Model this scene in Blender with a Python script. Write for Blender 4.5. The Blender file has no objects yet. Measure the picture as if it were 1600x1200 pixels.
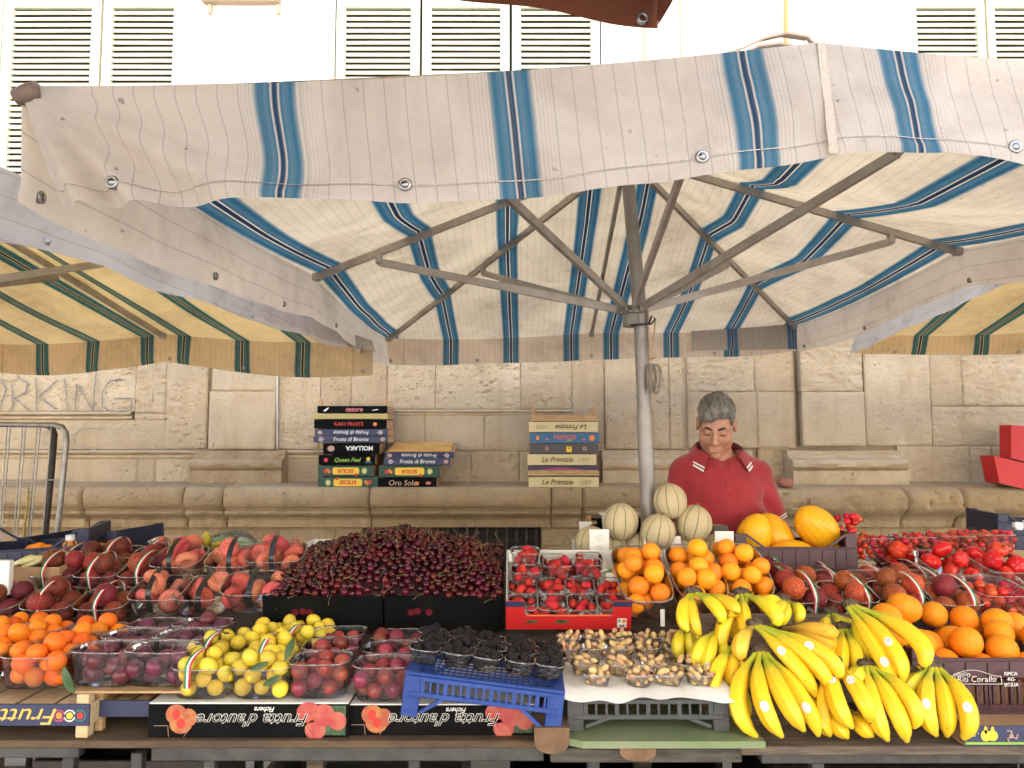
import bpy, math, random
import numpy as np
from mathutils import Vector, Matrix, Euler
R = math.radians
PI = math.pi
rng = random.Random(7)
nrg = np.random.RandomState(11)
scene = bpy.context.scene
COL = scene.collection

# ---------------------------------------------------------------- camera, sky, sun, exposure
CAM = Vector((0, 0, 1.55)); PITCH = R(4.3); FPX = 1200.0
cd = bpy.data.cameras.new('camera'); cam = bpy.data.objects.new('camera', cd); COL.objects.link(cam)
cam.location = CAM; cam.rotation_euler = (PI / 2 + PITCH, 0, 0)
cd.sensor_width = 36; cd.lens = 36 * FPX / 1600; cd.clip_start = 0.02; cd.clip_end = 500
scene.camera = cam
SUN_EL, SUN_AZ = R(46), R(22)     # azimuth measured clockwise from +Y: the sun stands behind the palace, which shades the stall
w = bpy.data.worlds.new('World'); scene.world = w; w.use_nodes = True
nt = w.node_tree; bg = nt.nodes['Background']
sky = nt.nodes.new('ShaderNodeTexSky'); sky.sky_type = 'NISHITA'; sky.sun_disc = False
sky.sun_elevation = SUN_EL; sky.sun_rotation = SUN_AZ; sky.air_density = 1.0; sky.dust_density = 2.0
nt.links.new(sky.outputs[0], bg.inputs[0]); bg.inputs[1].default_value = 0.15
ld = bpy.data.lights.new('sun', 'SUN'); ld.energy = 3.5; ld.angle = R(0.53); ld.color = (1, .97, .92)
sun = bpy.data.objects.new('sun', ld); COL.objects.link(sun)
sdir = Vector((math.sin(SUN_AZ) * math.cos(SUN_EL), math.cos(SUN_AZ) * math.cos(SUN_EL), math.sin(SUN_EL)))
sun.rotation_euler = sdir.to_track_quat('Z', 'Y').to_euler()
sun.location = (4, 14, 16)
vs = scene.view_settings; vs.view_transform = 'Standard'; vs.look = 'None'; vs.gamma = 1; vs.exposure = 2.68
cy = scene.cycles; cy.max_bounces = 14; cy.diffuse_bounces = 4; cy.transparent_max_bounces = 40
cy.transmission_bounces = 8; cy.caustics_reflective = False; cy.caustics_refractive = False
cy.use_denoising = True; cy.sample_clamp_indirect = 6

def at(px, py, Y):
    """the point at distance Y (metres from the camera plane of the street) seen at a pixel of the 1600x1200 photograph"""
    dx, dy = (px - 800) / FPX, (600 - py) / FPX
    c, s = math.cos(PITCH), math.sin(PITCH)
    d = Vector((dx, c - dy * s, s + dy * c))
    return CAM + d * (Y / d.y)

# ---------------------------------------------------------------- noise
_T = nrg.rand(256, 256)
def vnoise(x, y, seed=0):
    x = np.asarray(x, float) + seed * 17.3; y = np.asarray(y, float) + seed * 9.7
    xi = np.floor(x).astype(int); yi = np.floor(y).astype(int); fx = x - xi; fy = y - yi
    fx = fx * fx * (3 - 2 * fx); fy = fy * fy * (3 - 2 * fy)
    g = lambda a, b: _T[a & 255, b & 255]
    return (g(xi, yi) * (1 - fx) + g(xi + 1, yi) * fx) * (1 - fy) + (g(xi, yi + 1) * (1 - fx) + g(xi + 1, yi + 1) * fx) * fy
def fbm(x, y, seed=0, oct=4):
    v = 0; a = .5
    for i in range(oct):
        v = v + a * vnoise(x * 2 ** i, y * 2 ** i, seed + i * 3.1); a *= .5
    return v

# ---------------------------------------------------------------- mesh builder
class MB:
    def __init__(s): s.v = []; s.f = []; s.uv = []; s.has_uv = False
    def add(s, vs, fs, uv=None):
        n = len(s.v); s.v += [tuple(map(float, p)) for p in vs]; s.f += [tuple(i + n for i in f) for f in fs]
        if uv is not None: s.has_uv = True; s.uv += [tuple(map(float, u)) for u in uv]
        else: s.uv += [(0, 0)] * len(vs)
        return s
    def box(s, c, d, rot=None, bev=0.0):
        """box of size d centred at c; bev chamfers its edges"""
        hx, hy, hz = d[0] / 2, d[1] / 2, d[2] / 2
        b = min(bev, hx * .9, hy * .9, hz * .9)
        if b <= 0:
            P = [(x, y, z) for x in (-hx, hx) for y in (-hy, hy) for z in (-hz, hz)]
            F = [(0, 1, 3, 2), (4, 6, 7, 5), (0, 4, 5, 1), (2, 3, 7, 6), (0, 2, 6, 4), (1, 5, 7, 3)]
        else:
            P = []; F = []; ix = {}
            for sx in (-1, 1):
                for sy in (-1, 1):
                    for sz in (-1, 1):
                        for k in range(3):
                            p = [sx * (hx - b), sy * (hy - b), sz * (hz - b)]
                            p[k] = (sx * hx, sy * hy, sz * hz)[k]
                            ix[sx, sy, sz, k] = len(P); P.append(tuple(p))
            S = (-1, 1)
            for a in S:
                q = [(-1, -1), (1, -1), (1, 1), (-1, 1)]
                F.append(tuple(ix[a, u, v_, 0] for u, v_ in (q if a > 0 else q[::-1])))
                F.append(tuple(ix[u, a, v_, 1] for u, v_ in (q[::-1] if a > 0 else q)))
                F.append(tuple(ix[u, v_, a, 2] for u, v_ in (q if a > 0 else q[::-1])))
            for a in S:
                for c_ in S:
                    F.append((ix[-1, a, c_, 1], ix[1, a, c_, 1], ix[1, a, c_, 2], ix[-1, a, c_, 2]))
                    F.append((ix[a, -1, c_, 0], ix[a, 1, c_, 0], ix[a, 1, c_, 2], ix[a, -1, c_, 2]))
                    F.append((ix[a, c_, -1, 0], ix[a, c_, 1, 0], ix[a, c_, 1, 1], ix[a, c_, -1, 1]))
            for a in S:
                for b_ in S:
                    for c_ in S: F.append(tuple(ix[a, b_, c_, k] for k in range(3)))
        M = (rot.to_matrix() if isinstance(rot, Euler) else rot) if rot is not None else None
        c = Vector(c); out = [(M @ Vector(p) if M is not None else Vector(p)) + c for p in P]
        return s.add(out, F)
    def tube(s, pts, r, n=8, cap=True, flat=1.0, up=None):
        """round bar along pts; r one radius or one per point"""
        pts = [Vector(p) for p in pts]; m = len(pts)
        rr = r if isinstance(r, (list, tuple, np.ndarray)) else [r] * m
        V = []; F = []; prev = None
        for i, p in enumerate(pts):
            t = (pts[min(i + 1, m - 1)] - pts[max(i - 1, 0)]).normalized()
            if prev is None:
                a = Vector(up) if up is not None else (Vector((0, 0, 1)) if abs(t.z) < .9 else Vector((1, 0, 0)))
                u = (a - t * a.dot(t)).normalized()
            else: u = (prev - t * prev.dot(t)).normalized()
            prev = u; b = t.cross(u)
            for k in range(n):
                an = 2 * PI * (k + .5) / n
                V.append(p + (u * math.cos(an) + b * math.sin(an) * flat) * rr[i])
        for i in range(m - 1):
            for k in range(n):
                k2 = (k + 1) % n
                F.append((i * n + k, i * n + k2, (i + 1) * n + k2, (i + 1) * n + k))
        if cap: F.append(tuple(range(n))[::-1]); F.append(tuple((m - 1) * n + k for k in range(n)))
        return s.add(V, F)
    def bar(s, a, b, w_, h_, up=(0, 0, 1)):
        """rectangular bar from a to b, w_ wide and h_ high"""
        a = Vector(a); b = Vector(b); t = (b - a).normalized(); u = Vector(up)
        if abs(t.dot(u)) > .98: u = Vector((0, 1, 0))
        sd = t.cross(u).normalized(); u = sd.cross(t).normalized()
        V = []
        for p in (a, b):
            for x, y in ((-1, -1), (1, -1), (1, 1), (-1, 1)): V.append(p + sd * x * w_ / 2 + u * y * h_ / 2)
        return s.add(V, [(0, 1, 2, 3), (4, 7, 6, 5), (0, 4, 5, 1), (1, 5, 6, 2), (2, 6, 7, 3), (3, 7, 4, 0)])
    def lathe(s, prof, n=16, c=(0, 0, 0), M=None):
        V = []; F = []
        for r_, z in prof:
            for k in range(n): V.append((r_ * math.cos(2 * PI * k / n), r_ * math.sin(2 * PI * k / n), z))
        m = len(prof)
        for i in range(m - 1):
            for k in range(n): k2 = (k + 1) % n; F.append((i * n + k, i * n + k2, (i + 1) * n + k2, (i + 1) * n + k))
        F.append(tuple(range(n))[::-1]); F.append(tuple((m - 1) * n + k for k in range(n)))
        c = Vector(c)
        return s.add([(M @ Vector(p) if M else Vector(p)) + c for p in V], F)
    def grid(s, P, uv=None, closed=False):
        """P: rows of points"""
        m, n = len(P), len(P[0]); V = [p for row in P for p in row]; F = []
        for i in range(m - 1):
            for j in range(n if closed else n - 1):
                j2 = (j + 1) % n; F.append((i * n + j, i * n + j2, (i + 1) * n + j2, (i + 1) * n + j))
        return s.add(V, F, [u for row in uv for u in row] if uv is not None else None)
    def torus(s, c, R_, r_, M=None, n=16, m=6):
        P = [[(math.cos(a) * (R_ + r_ * math.cos(b)), math.sin(a) * (R_ + r_ * math.cos(b)), r_ * math.sin(b)) for b in [2 * PI * j / m for j in range(m)]] for a in [2 * PI * i / n for i in range(n + 1)]]
        c = Vector(c); P = [[(M @ Vector(p) if M else Vector(p)) + c for p in row] for row in P]
        return s.grid(P, closed=True)
    def mesh(s, name, smooth=False, ang=None):
        me = bpy.data.meshes.new(name); me.from_pydata(s.v, [], s.f)
        if s.has_uv:
            l = me.uv_layers.new(name='UVMap'); vi = np.empty(len(me.loops), int); me.loops.foreach_get('vertex_index', vi)
            l.data.foreach_set('uv', np.array(s.uv, float)[vi].ravel())
        if smooth or ang: me.polygons.foreach_set('use_smooth', [True] * len(me.polygons))
        if ang: me.set_sharp_from_angle(angle=R(ang))
        me.validate(); me.update(); return me
    def obj(s, name, mat, parent=None, smooth=False, ang=None, loc=None, rot=None):
        return link(name, s.mesh(name, smooth, ang), mat, parent, loc, rot)

def link(name, me, mat, parent=None, loc=None, rot=None):
    o = bpy.data.objects.new(name, me); COL.objects.link(o)
    if mat is not None and not me.materials: me.materials.append(mat)
    if parent: o.parent = parent
    if loc is not None: o.location = loc
    if rot is not None: o.rotation_euler = rot
    return o
def tag(o, label=None, cat=None, group=None, kind=None):
    if label: o['label'] = label
    if cat: o['category'] = cat
    if group: o['group'] = group
    if kind: o['kind'] = kind
    return o
def thing(name, label, cat, loc=(0, 0, 0), rot=(0, 0, 0), group=None):
    o = bpy.data.objects.new(name, None); COL.objects.link(o); o.location = loc; o.rotation_euler = rot
    o.empty_display_size = .05
    return tag(o, label, cat, group)
def copy_tree(o, parent=None):
    c = o.copy(); COL.objects.link(c)
    if parent: c.parent = parent
    for ch in list(o.children): copy_tree(ch, c)
    return c
def text_mesh(body, size, shear=0.0, ext=.0008, bold=0.0, sx=1.0):
    cu = bpy.data.curves.new('lettering', 'FONT'); cu.body = body; cu.size = size; cu.shear = shear; cu.extrude = ext
    cu.align_x = 'CENTER'; cu.align_y = 'CENTER'; cu.offset = bold * size; cu.resolution_u = 3
    o = bpy.data.objects.new('lettering', cu); COL.objects.link(o)
    dg = bpy.context.evaluated_depsgraph_get(); dg.update()
    me = bpy.data.meshes.new_from_object(o.evaluated_get(dg)); me.name = 'lettering'; me.materials.clear()
    bpy.data.objects.remove(o); bpy.data.curves.remove(cu)
    if sx != 1: me.transform(Matrix.Diagonal((sx, 1, 1, 1)))
    return me
def lettering(body, size, mat, parent, loc, flip=False, shear=0.0, bold=0.0, sx=1.0, name='lettering', rz=0):
    """text standing upright facing -Y"""
    o = link(name, text_mesh(body, size, shear, bold=bold, sx=sx), mat, parent, loc)
    o.rotation_euler = (Matrix.Rotation(rz, 3, 'Z') @ Matrix.Rotation(PI / 2, 3, 'X') @ Matrix.Rotation(PI if flip else 0, 3, 'Z')).to_euler()
    return o

# ---------------------------------------------------------------- materials
def newmat(name):
    m = bpy.data.materials.new(name); m.use_nodes = True; n = m.node_tree
    return m, n, n.nodes['Principled BSDF']
class NT:
    def __init__(s, n): s.n = n
    def new(s, t, **kw):
        x = s.n.nodes.new('ShaderNode' + t)
        for k, v in kw.items(): setattr(x, k, v)
        return x
    def link(s, a, b): s.n.links.new(a, b)
    def noise(s, scale, detail=4, rough=.55, vec=None, dist=0):
        x = s.new('TexNoise'); x.inputs['Scale'].default_value = scale; x.inputs['Detail'].default_value = detail
        x.inputs['Roughness'].default_value = rough; x.inputs['Distortion'].default_value = dist
        if vec is not None: s.link(vec, x.inputs['Vector'])
        return x
    def ramp(s, fac, stops, interp='LINEAR'):
        x = s.new('ValToRGB'); e = x.color_ramp.elements; x.color_ramp.interpolation = interp
        while len(e) < len(stops): e.new(.5)
        for i, (p, c) in enumerate(stops):
            e[i].position = p; e[i].color = (*c, 1) if not isinstance(c, (int, float)) else (c, c, c, 1)
        s.link(fac, x.inputs[0]); return x
    def math(s, op, a, b=None, c=None, clamp=False):
        x = s.new('Math', operation=op); x.use_clamp = clamp
        for i, v in enumerate((a, b, c)):
            if v is None: continue
            if isinstance(v, (int, float)): x.inputs[i].default_value = v
            else: s.link(v, x.inputs[i])
        return x.outputs[0]
    def mix(s, fac, a, b, mode='MIX'):
        x = s.new('Mix', data_type='RGBA', blend_type=mode)
        for k, v in ((0, fac), (6, a), (7, b)):
            if isinstance(v, (int, float)): x.inputs[k].default_value = v
            elif isinstance(v, tuple): x.inputs[k].default_value = (*v, 1)
            else: s.link(v, x.inputs[k])
        return x.outputs[2]
def mat(name, col, rough=.6, metal=0, col2=None, nscale=8, bump=0, bscale=60, spec=None, rnd=0, coat=0, sheen=0, lo=.4, hi=.65, sss=0, co='Object', det=5, stretch=None):
    """principled material: col to col2 by noise, random value per object, noise bump"""
    m, n, p = newmat(name); t = NT(n)
    p.inputs['Roughness'].default_value = rough; p.inputs['Metallic'].default_value = metal
    if spec is not None: p.inputs['Specular IOR Level'].default_value = spec
    if coat: p.inputs['Coat Weight'].default_value = coat; p.inputs['Coat Roughness'].default_value = .15
    if sheen: p.inputs['Sheen Weight'].default_value = sheen; p.inputs['Sheen Roughness'].default_value = .4
    if sss: p.inputs['Subsurface Weight'].default_value = sss; p.inputs['Subsurface Radius'].default_value = (.012, .005, .003); p.inputs['Subsurface Scale'].default_value = 1
    tc = t.new('TexCoord'); vec = tc.outputs[co]
    if stretch:
        mp = t.new('Mapping'); mp.inputs['Scale'].default_value = stretch; t.link(vec, mp.inputs[0]); vec = mp.outputs[0]
    oi = t.new('ObjectInfo')
    if rnd or col2:
        va = t.new('VectorMath', operation='ADD'); t.link(vec, va.inputs[0])
        ml = t.math('MULTIPLY', oi.outputs['Random'], 37.0); cv = t.new('CombineXYZ')
        for i in range(3): t.link(ml, cv.inputs[i])
        t.link(cv.outputs[0], va.inputs[1]); vec2 = va.outputs[0]
    c = None
    if col2 is not None:
        nz = t.noise(nscale, det, .6, vec2)
        rp = t.ramp(nz.outputs[0], [(lo, 0.0), (hi, 1.0)]); c = t.mix(rp.outputs[0], col, col2)
    if rnd:
        hs = t.new('HueSaturation')
        if c is None: hs.inputs['Color'].default_value = (*col, 1)
        else: t.link(c, hs.inputs['Color'])
        t.link(t.math('ADD', t.math('MULTIPLY', t.math('SUBTRACT', oi.outputs['Random'], .5), rnd * .12), .5), hs.inputs['Hue'])
        r2 = t.math('FRACT', t.math('MULTIPLY', oi.outputs['Random'], 7.13))
        t.link(t.math('ADD', t.math('MULTIPLY', t.math('SUBTRACT', r2, .5), rnd), 1), hs.inputs['Value']); c = hs.outputs[0]
    if c is None: p.inputs['Base Color'].default_value = (*col, 1)
    else: t.link(c, p.inputs['Base Color'])
    if bump:
        nz = t.noise(bscale, 6, .6, vec); b = t.new('Bump'); b.inputs['Strength'].default_value = bump; b.inputs['Distance'].default_value = .01
        t.link(nz.outputs[0], b.inputs['Height']); t.link(b.outputs[0], p.inputs['Normal'])
    return m
def fabric(name, base, stripe, stripe_dark, trans, tfac=.45, dirt_fold_shade=(.42, .36, .30), lines=True, sw=1.0, dm_=.5):
    m, n, p = newmat(name); t = NT(n); n.nodes.remove(p); out = n.nodes['Material Output']
    uv = t.new('UVMap'); sp = t.new('SeparateXYZ'); t.link(uv.outputs[0], sp.inputs[0])
    a = t.math('ABSOLUTE', sp.outputs[0])
    f = t.math('FRACT', t.math('ADD', t.math('DIVIDE', t.math('SUBTRACT', a, .105), .315), .5))
    W = lambda mm: mm * sw / 315.0
    body = [(.5 - W(30), base), (.5 - W(26), tuple(.35 * y + .65 * x for x, y in zip(stripe, base))), (.5 - W(22), stripe), (.5 - W(12), tuple(x * .8 + y * .2 for x, y in zip(stripe, base))), (.5 - W(6.8), stripe), (.5 - W(6.0), base), (.5 - W(4.0), base), (.5 - W(3.4), stripe_dark)]
    st = [(0, base)] + body + [(1 - x, c) for x, c in reversed(body)] + [(1, base)]
    rp = t.ramp(f, st); col = rp.outputs[0]
    if lines:
        d = t.math('ABSOLUTE', t.math('SUBTRACT', f, .5))
        fine = t.math('ABSOLUTE', t.math('SUBTRACT', t.math('FRACT', t.math('DIVIDE', a, .0052)), .5))
        fl = t.math('MULTIPLY', t.ramp(fine, [(.36, 0.0), (.46, 1.0)]).outputs[0], t.ramp(d, [(.1, .5), (.2, 0.0)]).outputs[0])
        wide = t.math('ABSOLUTE', t.math('SUBTRACT', t.math('FRACT', t.math('DIVIDE', a, .028)), .5))
        wl = t.math('MULTIPLY', t.ramp(wide, [(.468, 0.0), (.485, 1.0)]).outputs[0], .55)
        ln = t.math('MAXIMUM', fl, wl)
        col = t.mix(t.math('MULTIPLY', ln, .75), col, tuple(x * .45 for x in base))
    tc = t.new('TexCoord')
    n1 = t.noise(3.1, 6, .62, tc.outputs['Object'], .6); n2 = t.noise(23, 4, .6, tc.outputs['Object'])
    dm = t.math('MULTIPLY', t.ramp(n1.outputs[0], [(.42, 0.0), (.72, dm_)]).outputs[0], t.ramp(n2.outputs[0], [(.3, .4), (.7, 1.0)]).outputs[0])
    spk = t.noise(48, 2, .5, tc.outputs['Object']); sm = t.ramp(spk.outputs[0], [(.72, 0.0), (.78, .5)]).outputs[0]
    col = t.mix(dm, col, t.mix(1.0, col, dirt_fold_shade, 'MULTIPLY')); col = t.mix(sm, col, tuple(x * .35 for x in dirt_fold_shade))
    df = t.new('BsdfDiffuse'); tr = t.new('BsdfTranslucent'); t.link(col, df.inputs[0]); df.inputs['Roughness'].default_value = .5
    t.link(t.mix(1.0, t.mix(1.0, col, col, 'MULTIPLY'), trans, 'MULTIPLY'), tr.inputs[0])
    mx = t.new('MixShader'); mx.inputs[0].default_value = tfac; t.link(df.outputs[0], mx.inputs[1]); t.link(tr.outputs[0], mx.inputs[2])
    w1 = t.noise(9, 5, .6, tc.outputs['Object'], .8); wv = t.noise(900, 1, .5, tc.outputs['Object'])
    b = t.new('Bump'); b.inputs['Strength'].default_value = .35; b.inputs['Distance'].default_value = .02; t.link(w1.outputs[0], b.inputs['Height'])
    for x in (df, tr): t.link(b.outputs[0], x.inputs['Normal'])
    t.link(mx.outputs[0], out.inputs[0]); return m
def clear_plastic(name, tint=(1, 1, 1), haze=.06, gloss=.9, scratch=True):
    m, n, p = newmat(name); t = NT(n); n.nodes.remove(p); out = n.nodes['Material Output']
    tr = t.new('BsdfTransparent'); tr.inputs[0].default_value = (*tint, 1)
    gl = t.new('BsdfGlossy'); gl.inputs['Roughness'].default_value = .12; gl.inputs[0].default_value = (gloss,) * 3 + (1,)
    df = t.new('BsdfDiffuse'); df.inputs[0].default_value = (.8, .78, .76, 1)
    fr = t.new('Fresnel'); fr.inputs[0].default_value = 1.45
    tc = t.new('TexCoord'); nz = t.noise(45, 3, .6, tc.outputs['Object'])
    bp = t.new('Bump'); bp.inputs['Strength'].default_value = .25; bp.inputs['Distance'].default_value = .01; t.link(nz.outputs[0], bp.inputs['Height'])
    t.link(bp.outputs[0], gl.inputs['Normal'])
    a = t.new('MixShader'); t.link(t.ramp(nz.outputs[0], [(.35, haze * .5), (.75, haze * 2)]).outputs[0], a.inputs[0]); t.link(tr.outputs[0], a.inputs[1]); t.link(df.outputs[0], a.inputs[2])
    b = t.new('MixShader'); t.link(fr.outputs[0], b.inputs[0]); t.link(a.outputs[0], b.inputs[1]); t.link(gl.outputs[0], b.inputs[2])
    t.link(b.outputs[0], out.inputs[0]); return m
M = {}
def stone_mat(name, c1, c2, stain, pit, bump):
    m, n, p = newmat(name); t = NT(n); tc = t.new('TexCoord'); v = tc.outputs['Object']
    a = t.noise(1.3, 6, .62, v, .5); b = t.noise(9, 5, .65, v); c = t.mix(t.ramp(a.outputs[0], [(.32, 0.0), (.68, 1.0)]).outputs[0], c1, c2)
    c = t.mix(t.math('MULTIPLY', t.ramp(b.outputs[0], [(.45, 0.0), (.75, 1.0)]).outputs[0], .35), c, stain)
    mp = t.new('Mapping'); mp.inputs['Scale'].default_value = (5, 5, .7); t.link(v, mp.inputs[0]); st = t.noise(1.6, 5, .65, mp.outputs[0])
    c = t.mix(t.math('MULTIPLY', t.ramp(st.outputs[0], [(.50, 0.0), (.72, 1.0)]).outputs[0], .40), c, stain)
    mp2 = t.new('Mapping'); mp2.inputs['Scale'].default_value = (1, 1, 1.7); t.link(v, mp2.inputs[0])
    h = t.noise(55, 4, .6, mp2.outputs[0], .4); pt = t.ramp(h.outputs[0], [(.62, 0.0), (.70, 1.0)]).outputs[0]; mk = t.noise(3.3, 3, .6, v); pt = t.math('MULTIPLY', pt, t.ramp(mk.outputs[0], [(.42, 0.0), (.6, 1.0)]).outputs[0])
    gi = t.new('NewGeometry'); c = t.mix(t.math('MULTIPLY', gi.outputs['Random Per Island'], .42), c, stain); c = t.mix(t.math('MULTIPLY', pt, .6), c, pit); t.link(c, p.inputs['Base Color']); p.inputs['Roughness'].default_value = .9; p.inputs['Specular IOR Level'].default_value = .2
    g = t.noise(95, 6, .65, v); hh = t.math('SUBTRACT', t.math('ADD', t.math('MULTIPLY', g.outputs[0], .75), t.math('MULTIPLY', b.outputs[0], .35)), t.math('MULTIPLY', pt, .8))
    bp = t.new('Bump'); bp.inputs['Strength'].default_value = bump; bp.inputs['Distance'].default_value = .014; t.link(hh, bp.inputs['Height']); t.link(bp.outputs[0], p.inputs['Normal']); return m
M['stone'] = stone_mat('limestone', (.52, .39, .24), (.62, .495, .335), (.36, .24, .125), (.16, .11, .065), 1.0)
M['stone_dark'] = stone_mat('worn_limestone', (.42, .29, .155), (.52, .385, .235), (.24, .15, .075), (.12, .08, .045), 1.0)
M['mortar'] = mat('mortar', (.36, .27, .18), .95)
M['plaster'] = mat('white_plaster', (.80, .76, .68), .9, col2=(.74, .69, .60), nscale=1.4, bump=.2, bscale=30)
M['shutter'] = mat('cream_paint', (.80, .77, .58), .5, col2=(.74, .70, .48), nscale=9, bump=.1)
M['interior'] = mat('painted_room_dark', (.045, .034, .024), .9)  # dark board colour standing in for the shade of unlit rooms
M['iron'] = mat('dark_iron', (.035, .03, .027), .55, .4, col2=(.07, .05, .04), nscale=20)
M['steel'] = mat('galvanised_steel', (.085, .08, .074), .55, .5, col2=(.05, .046, .042), nscale=14, bump=.1, bscale=80)
M['steelwhite'] = mat('grey_painted_pole', (.29, .27, .245), .4, .3, col2=(.22, .20, .18), nscale=9, bump=.06, bscale=60)
M['rib'] = mat('taupe_metal', (.44, .40, .35), .45, .35, col2=(.33, .29, .25), nscale=12, bump=.08)
M['white'] = mat('white_paper', (.80, .78, .75), .8, col2=(.72, .69, .65), nscale=11, bump=.15, bscale=25)
M['paint_white'] = mat('white_paint', (.80, .78, .74), .5)
M['black'] = mat('black_card', (.005, .005, .005), .75, col2=(.010, .010, .009), nscale=7, lo=.45, hi=.8, spec=.06)
M['wood'] = mat('poplar_wood', (.50, .31, .15), .7, col2=(.36, .20, .09), nscale=16, bump=.25, bscale=60, stretch=(1, 6, 8), rnd=.15)
M['woodpale'] = mat('pale_poplar', (.60, .45, .25), .7, col2=(.50, .34, .17), nscale=16, bump=.2, bscale=60, stretch=(1, 6, 8), rnd=.12)
M['woodgrey'] = mat('weathered_wood', (.16, .115, .08), .85, col2=(.08, .055, .04), nscale=9, bump=.5, bscale=50, stretch=(1, 8, 8))
M['plankgrey'] = mat('grey_plank', (.11, .093, .074), .85, col2=(.055, .047, .038), nscale=11, bump=.5, bscale=70, stretch=(1, 8, 8))
M['ply'] = mat('green_plywood', (.15, .20, .085), .7, col2=(.20, .22, .12), nscale=8, bump=.2, bscale=50)
M['card'] = mat('brown_cardboard', (.42, .25, .13), .85, col2=(.36, .21, .11), nscale=6, bump=.15, bscale=70)
M['ground'] = mat('stone_paving', (.33, .31, .285), .75, col2=(.24, .225, .205), nscale=3, bump=.4, bscale=25)
M['facade'] = mat('bounce_facade', (.73, .71, .68), .9, col2=(.66, .63, .60), nscale=1.2, bump=.2)
# ---------------------------------------------------------------- the setting: ground, palace wall, added house across the street
WY = 5.05
g = MB(); g.grid([[(x, y, 0) for x in (-60, -20, -8, 8, 20, 60)] for y in (-60, -20, -5, 5, 20, 60)])
tag(g.obj('ground', M['ground']), kind='structure')

def block(mb, x0, x1, z0, z1, Y, rough=0.004, style='smooth', seed=0, res=.011, back=.05, rnd=.005, gap=.001):
    """one dressed stone: a noisy front face at Y (towards the street) with worn edges running back"""
    x0 += gap; x1 -= gap; z0 += gap; z1 -= gap
    nx = max(4, int((x1 - x0) / res)); nz = max(4, int((z1 - z0) / res))
    X, Z = np.meshgrid(np.linspace(x0, x1, nx + 1), np.linspace(z0, z1, nz + 1))
    d = np.minimum(np.minimum(X - x0, x1 - X), np.minimum(Z - z0, z1 - Z))
    rr = rnd * (.5 + 1.6 * fbm(X * 9, Z * 9, seed + 5))
    q = np.clip(1 - d / np.maximum(rr, 1e-4), 0, 1)
    e = rr * (1 - np.sqrt(np.clip(1 - q * q, 0, 1)))
    n = fbm(X * 7, Z * 11, seed, 5) - .5
    if style == 'rust':
        n = np.abs(fbm(X * 14 + 2 * fbm(X * 6, Z * 6, seed + 9), Z * 26, seed + 1, 4) - .47) * 2.2 + .6 * n
        n = -n + .3
    elif style == 'pit':
        h = fbm(X * 30, Z * 46, seed + 2, 3); n = .5 * n - np.clip(h - .53, 0, 1) * 5
    else:
        h = fbm(X * 22, Z * 30, seed + 2, 2); n = .6 * n - np.clip(h - .58, 0, 1) * 6
    dep = Y + e - n * rough
    P = [[(X[j, i], dep[j, i], Z[j, i]) for i in range(nx + 1)] for j in range(nz + 1)]
    mb.grid(P)
    ring = [(X[0, i], dep[0, i], Z[0, i]) for i in range(nx + 1)] + [(X[j, nx], dep[j, nx], Z[j, nx]) for j in range(1, nz + 1)] + \
           [(X[nz, i], dep[nz, i], Z[nz, i]) for i in range(nx - 1, -1, -1)] + [(X[j, 0], dep[j, 0], Z[j, 0]) for j in range(nz - 1, 0, -1)]
    mb.grid([[(p[0], Y + back, p[2]) for p in ring], ring], closed=True)
def pblock(mb, a, b, t, bt, prot=0.0, rough=.004, style='smooth', **k):
    """stone given by its pixel edges left, right, top, bottom in the photograph, standing prot in front of the wall face"""
    Y = WY - prot; p = at(a, 640, Y); q = at(b, 640, Y)
    block(mb, p.x, q.x, at(800, bt, Y).z, at(800, t, Y).z, Y, rough, style, seed=(a * 7 + t * 3) % 97, **k)

bld = thing('stone_palace', 'pale limestone palace front with pilasters and whitewashed shuttered storey behind the stall', 'building', (0, WY, 0))
def onb(o):  # parent with world-space geometry kept
    o.parent = bld; o.matrix_parent_inverse = Matrix.Translation((0, -WY, 0)); return o
wb = MB()
ZT = at(800, 762, WY).z
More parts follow.
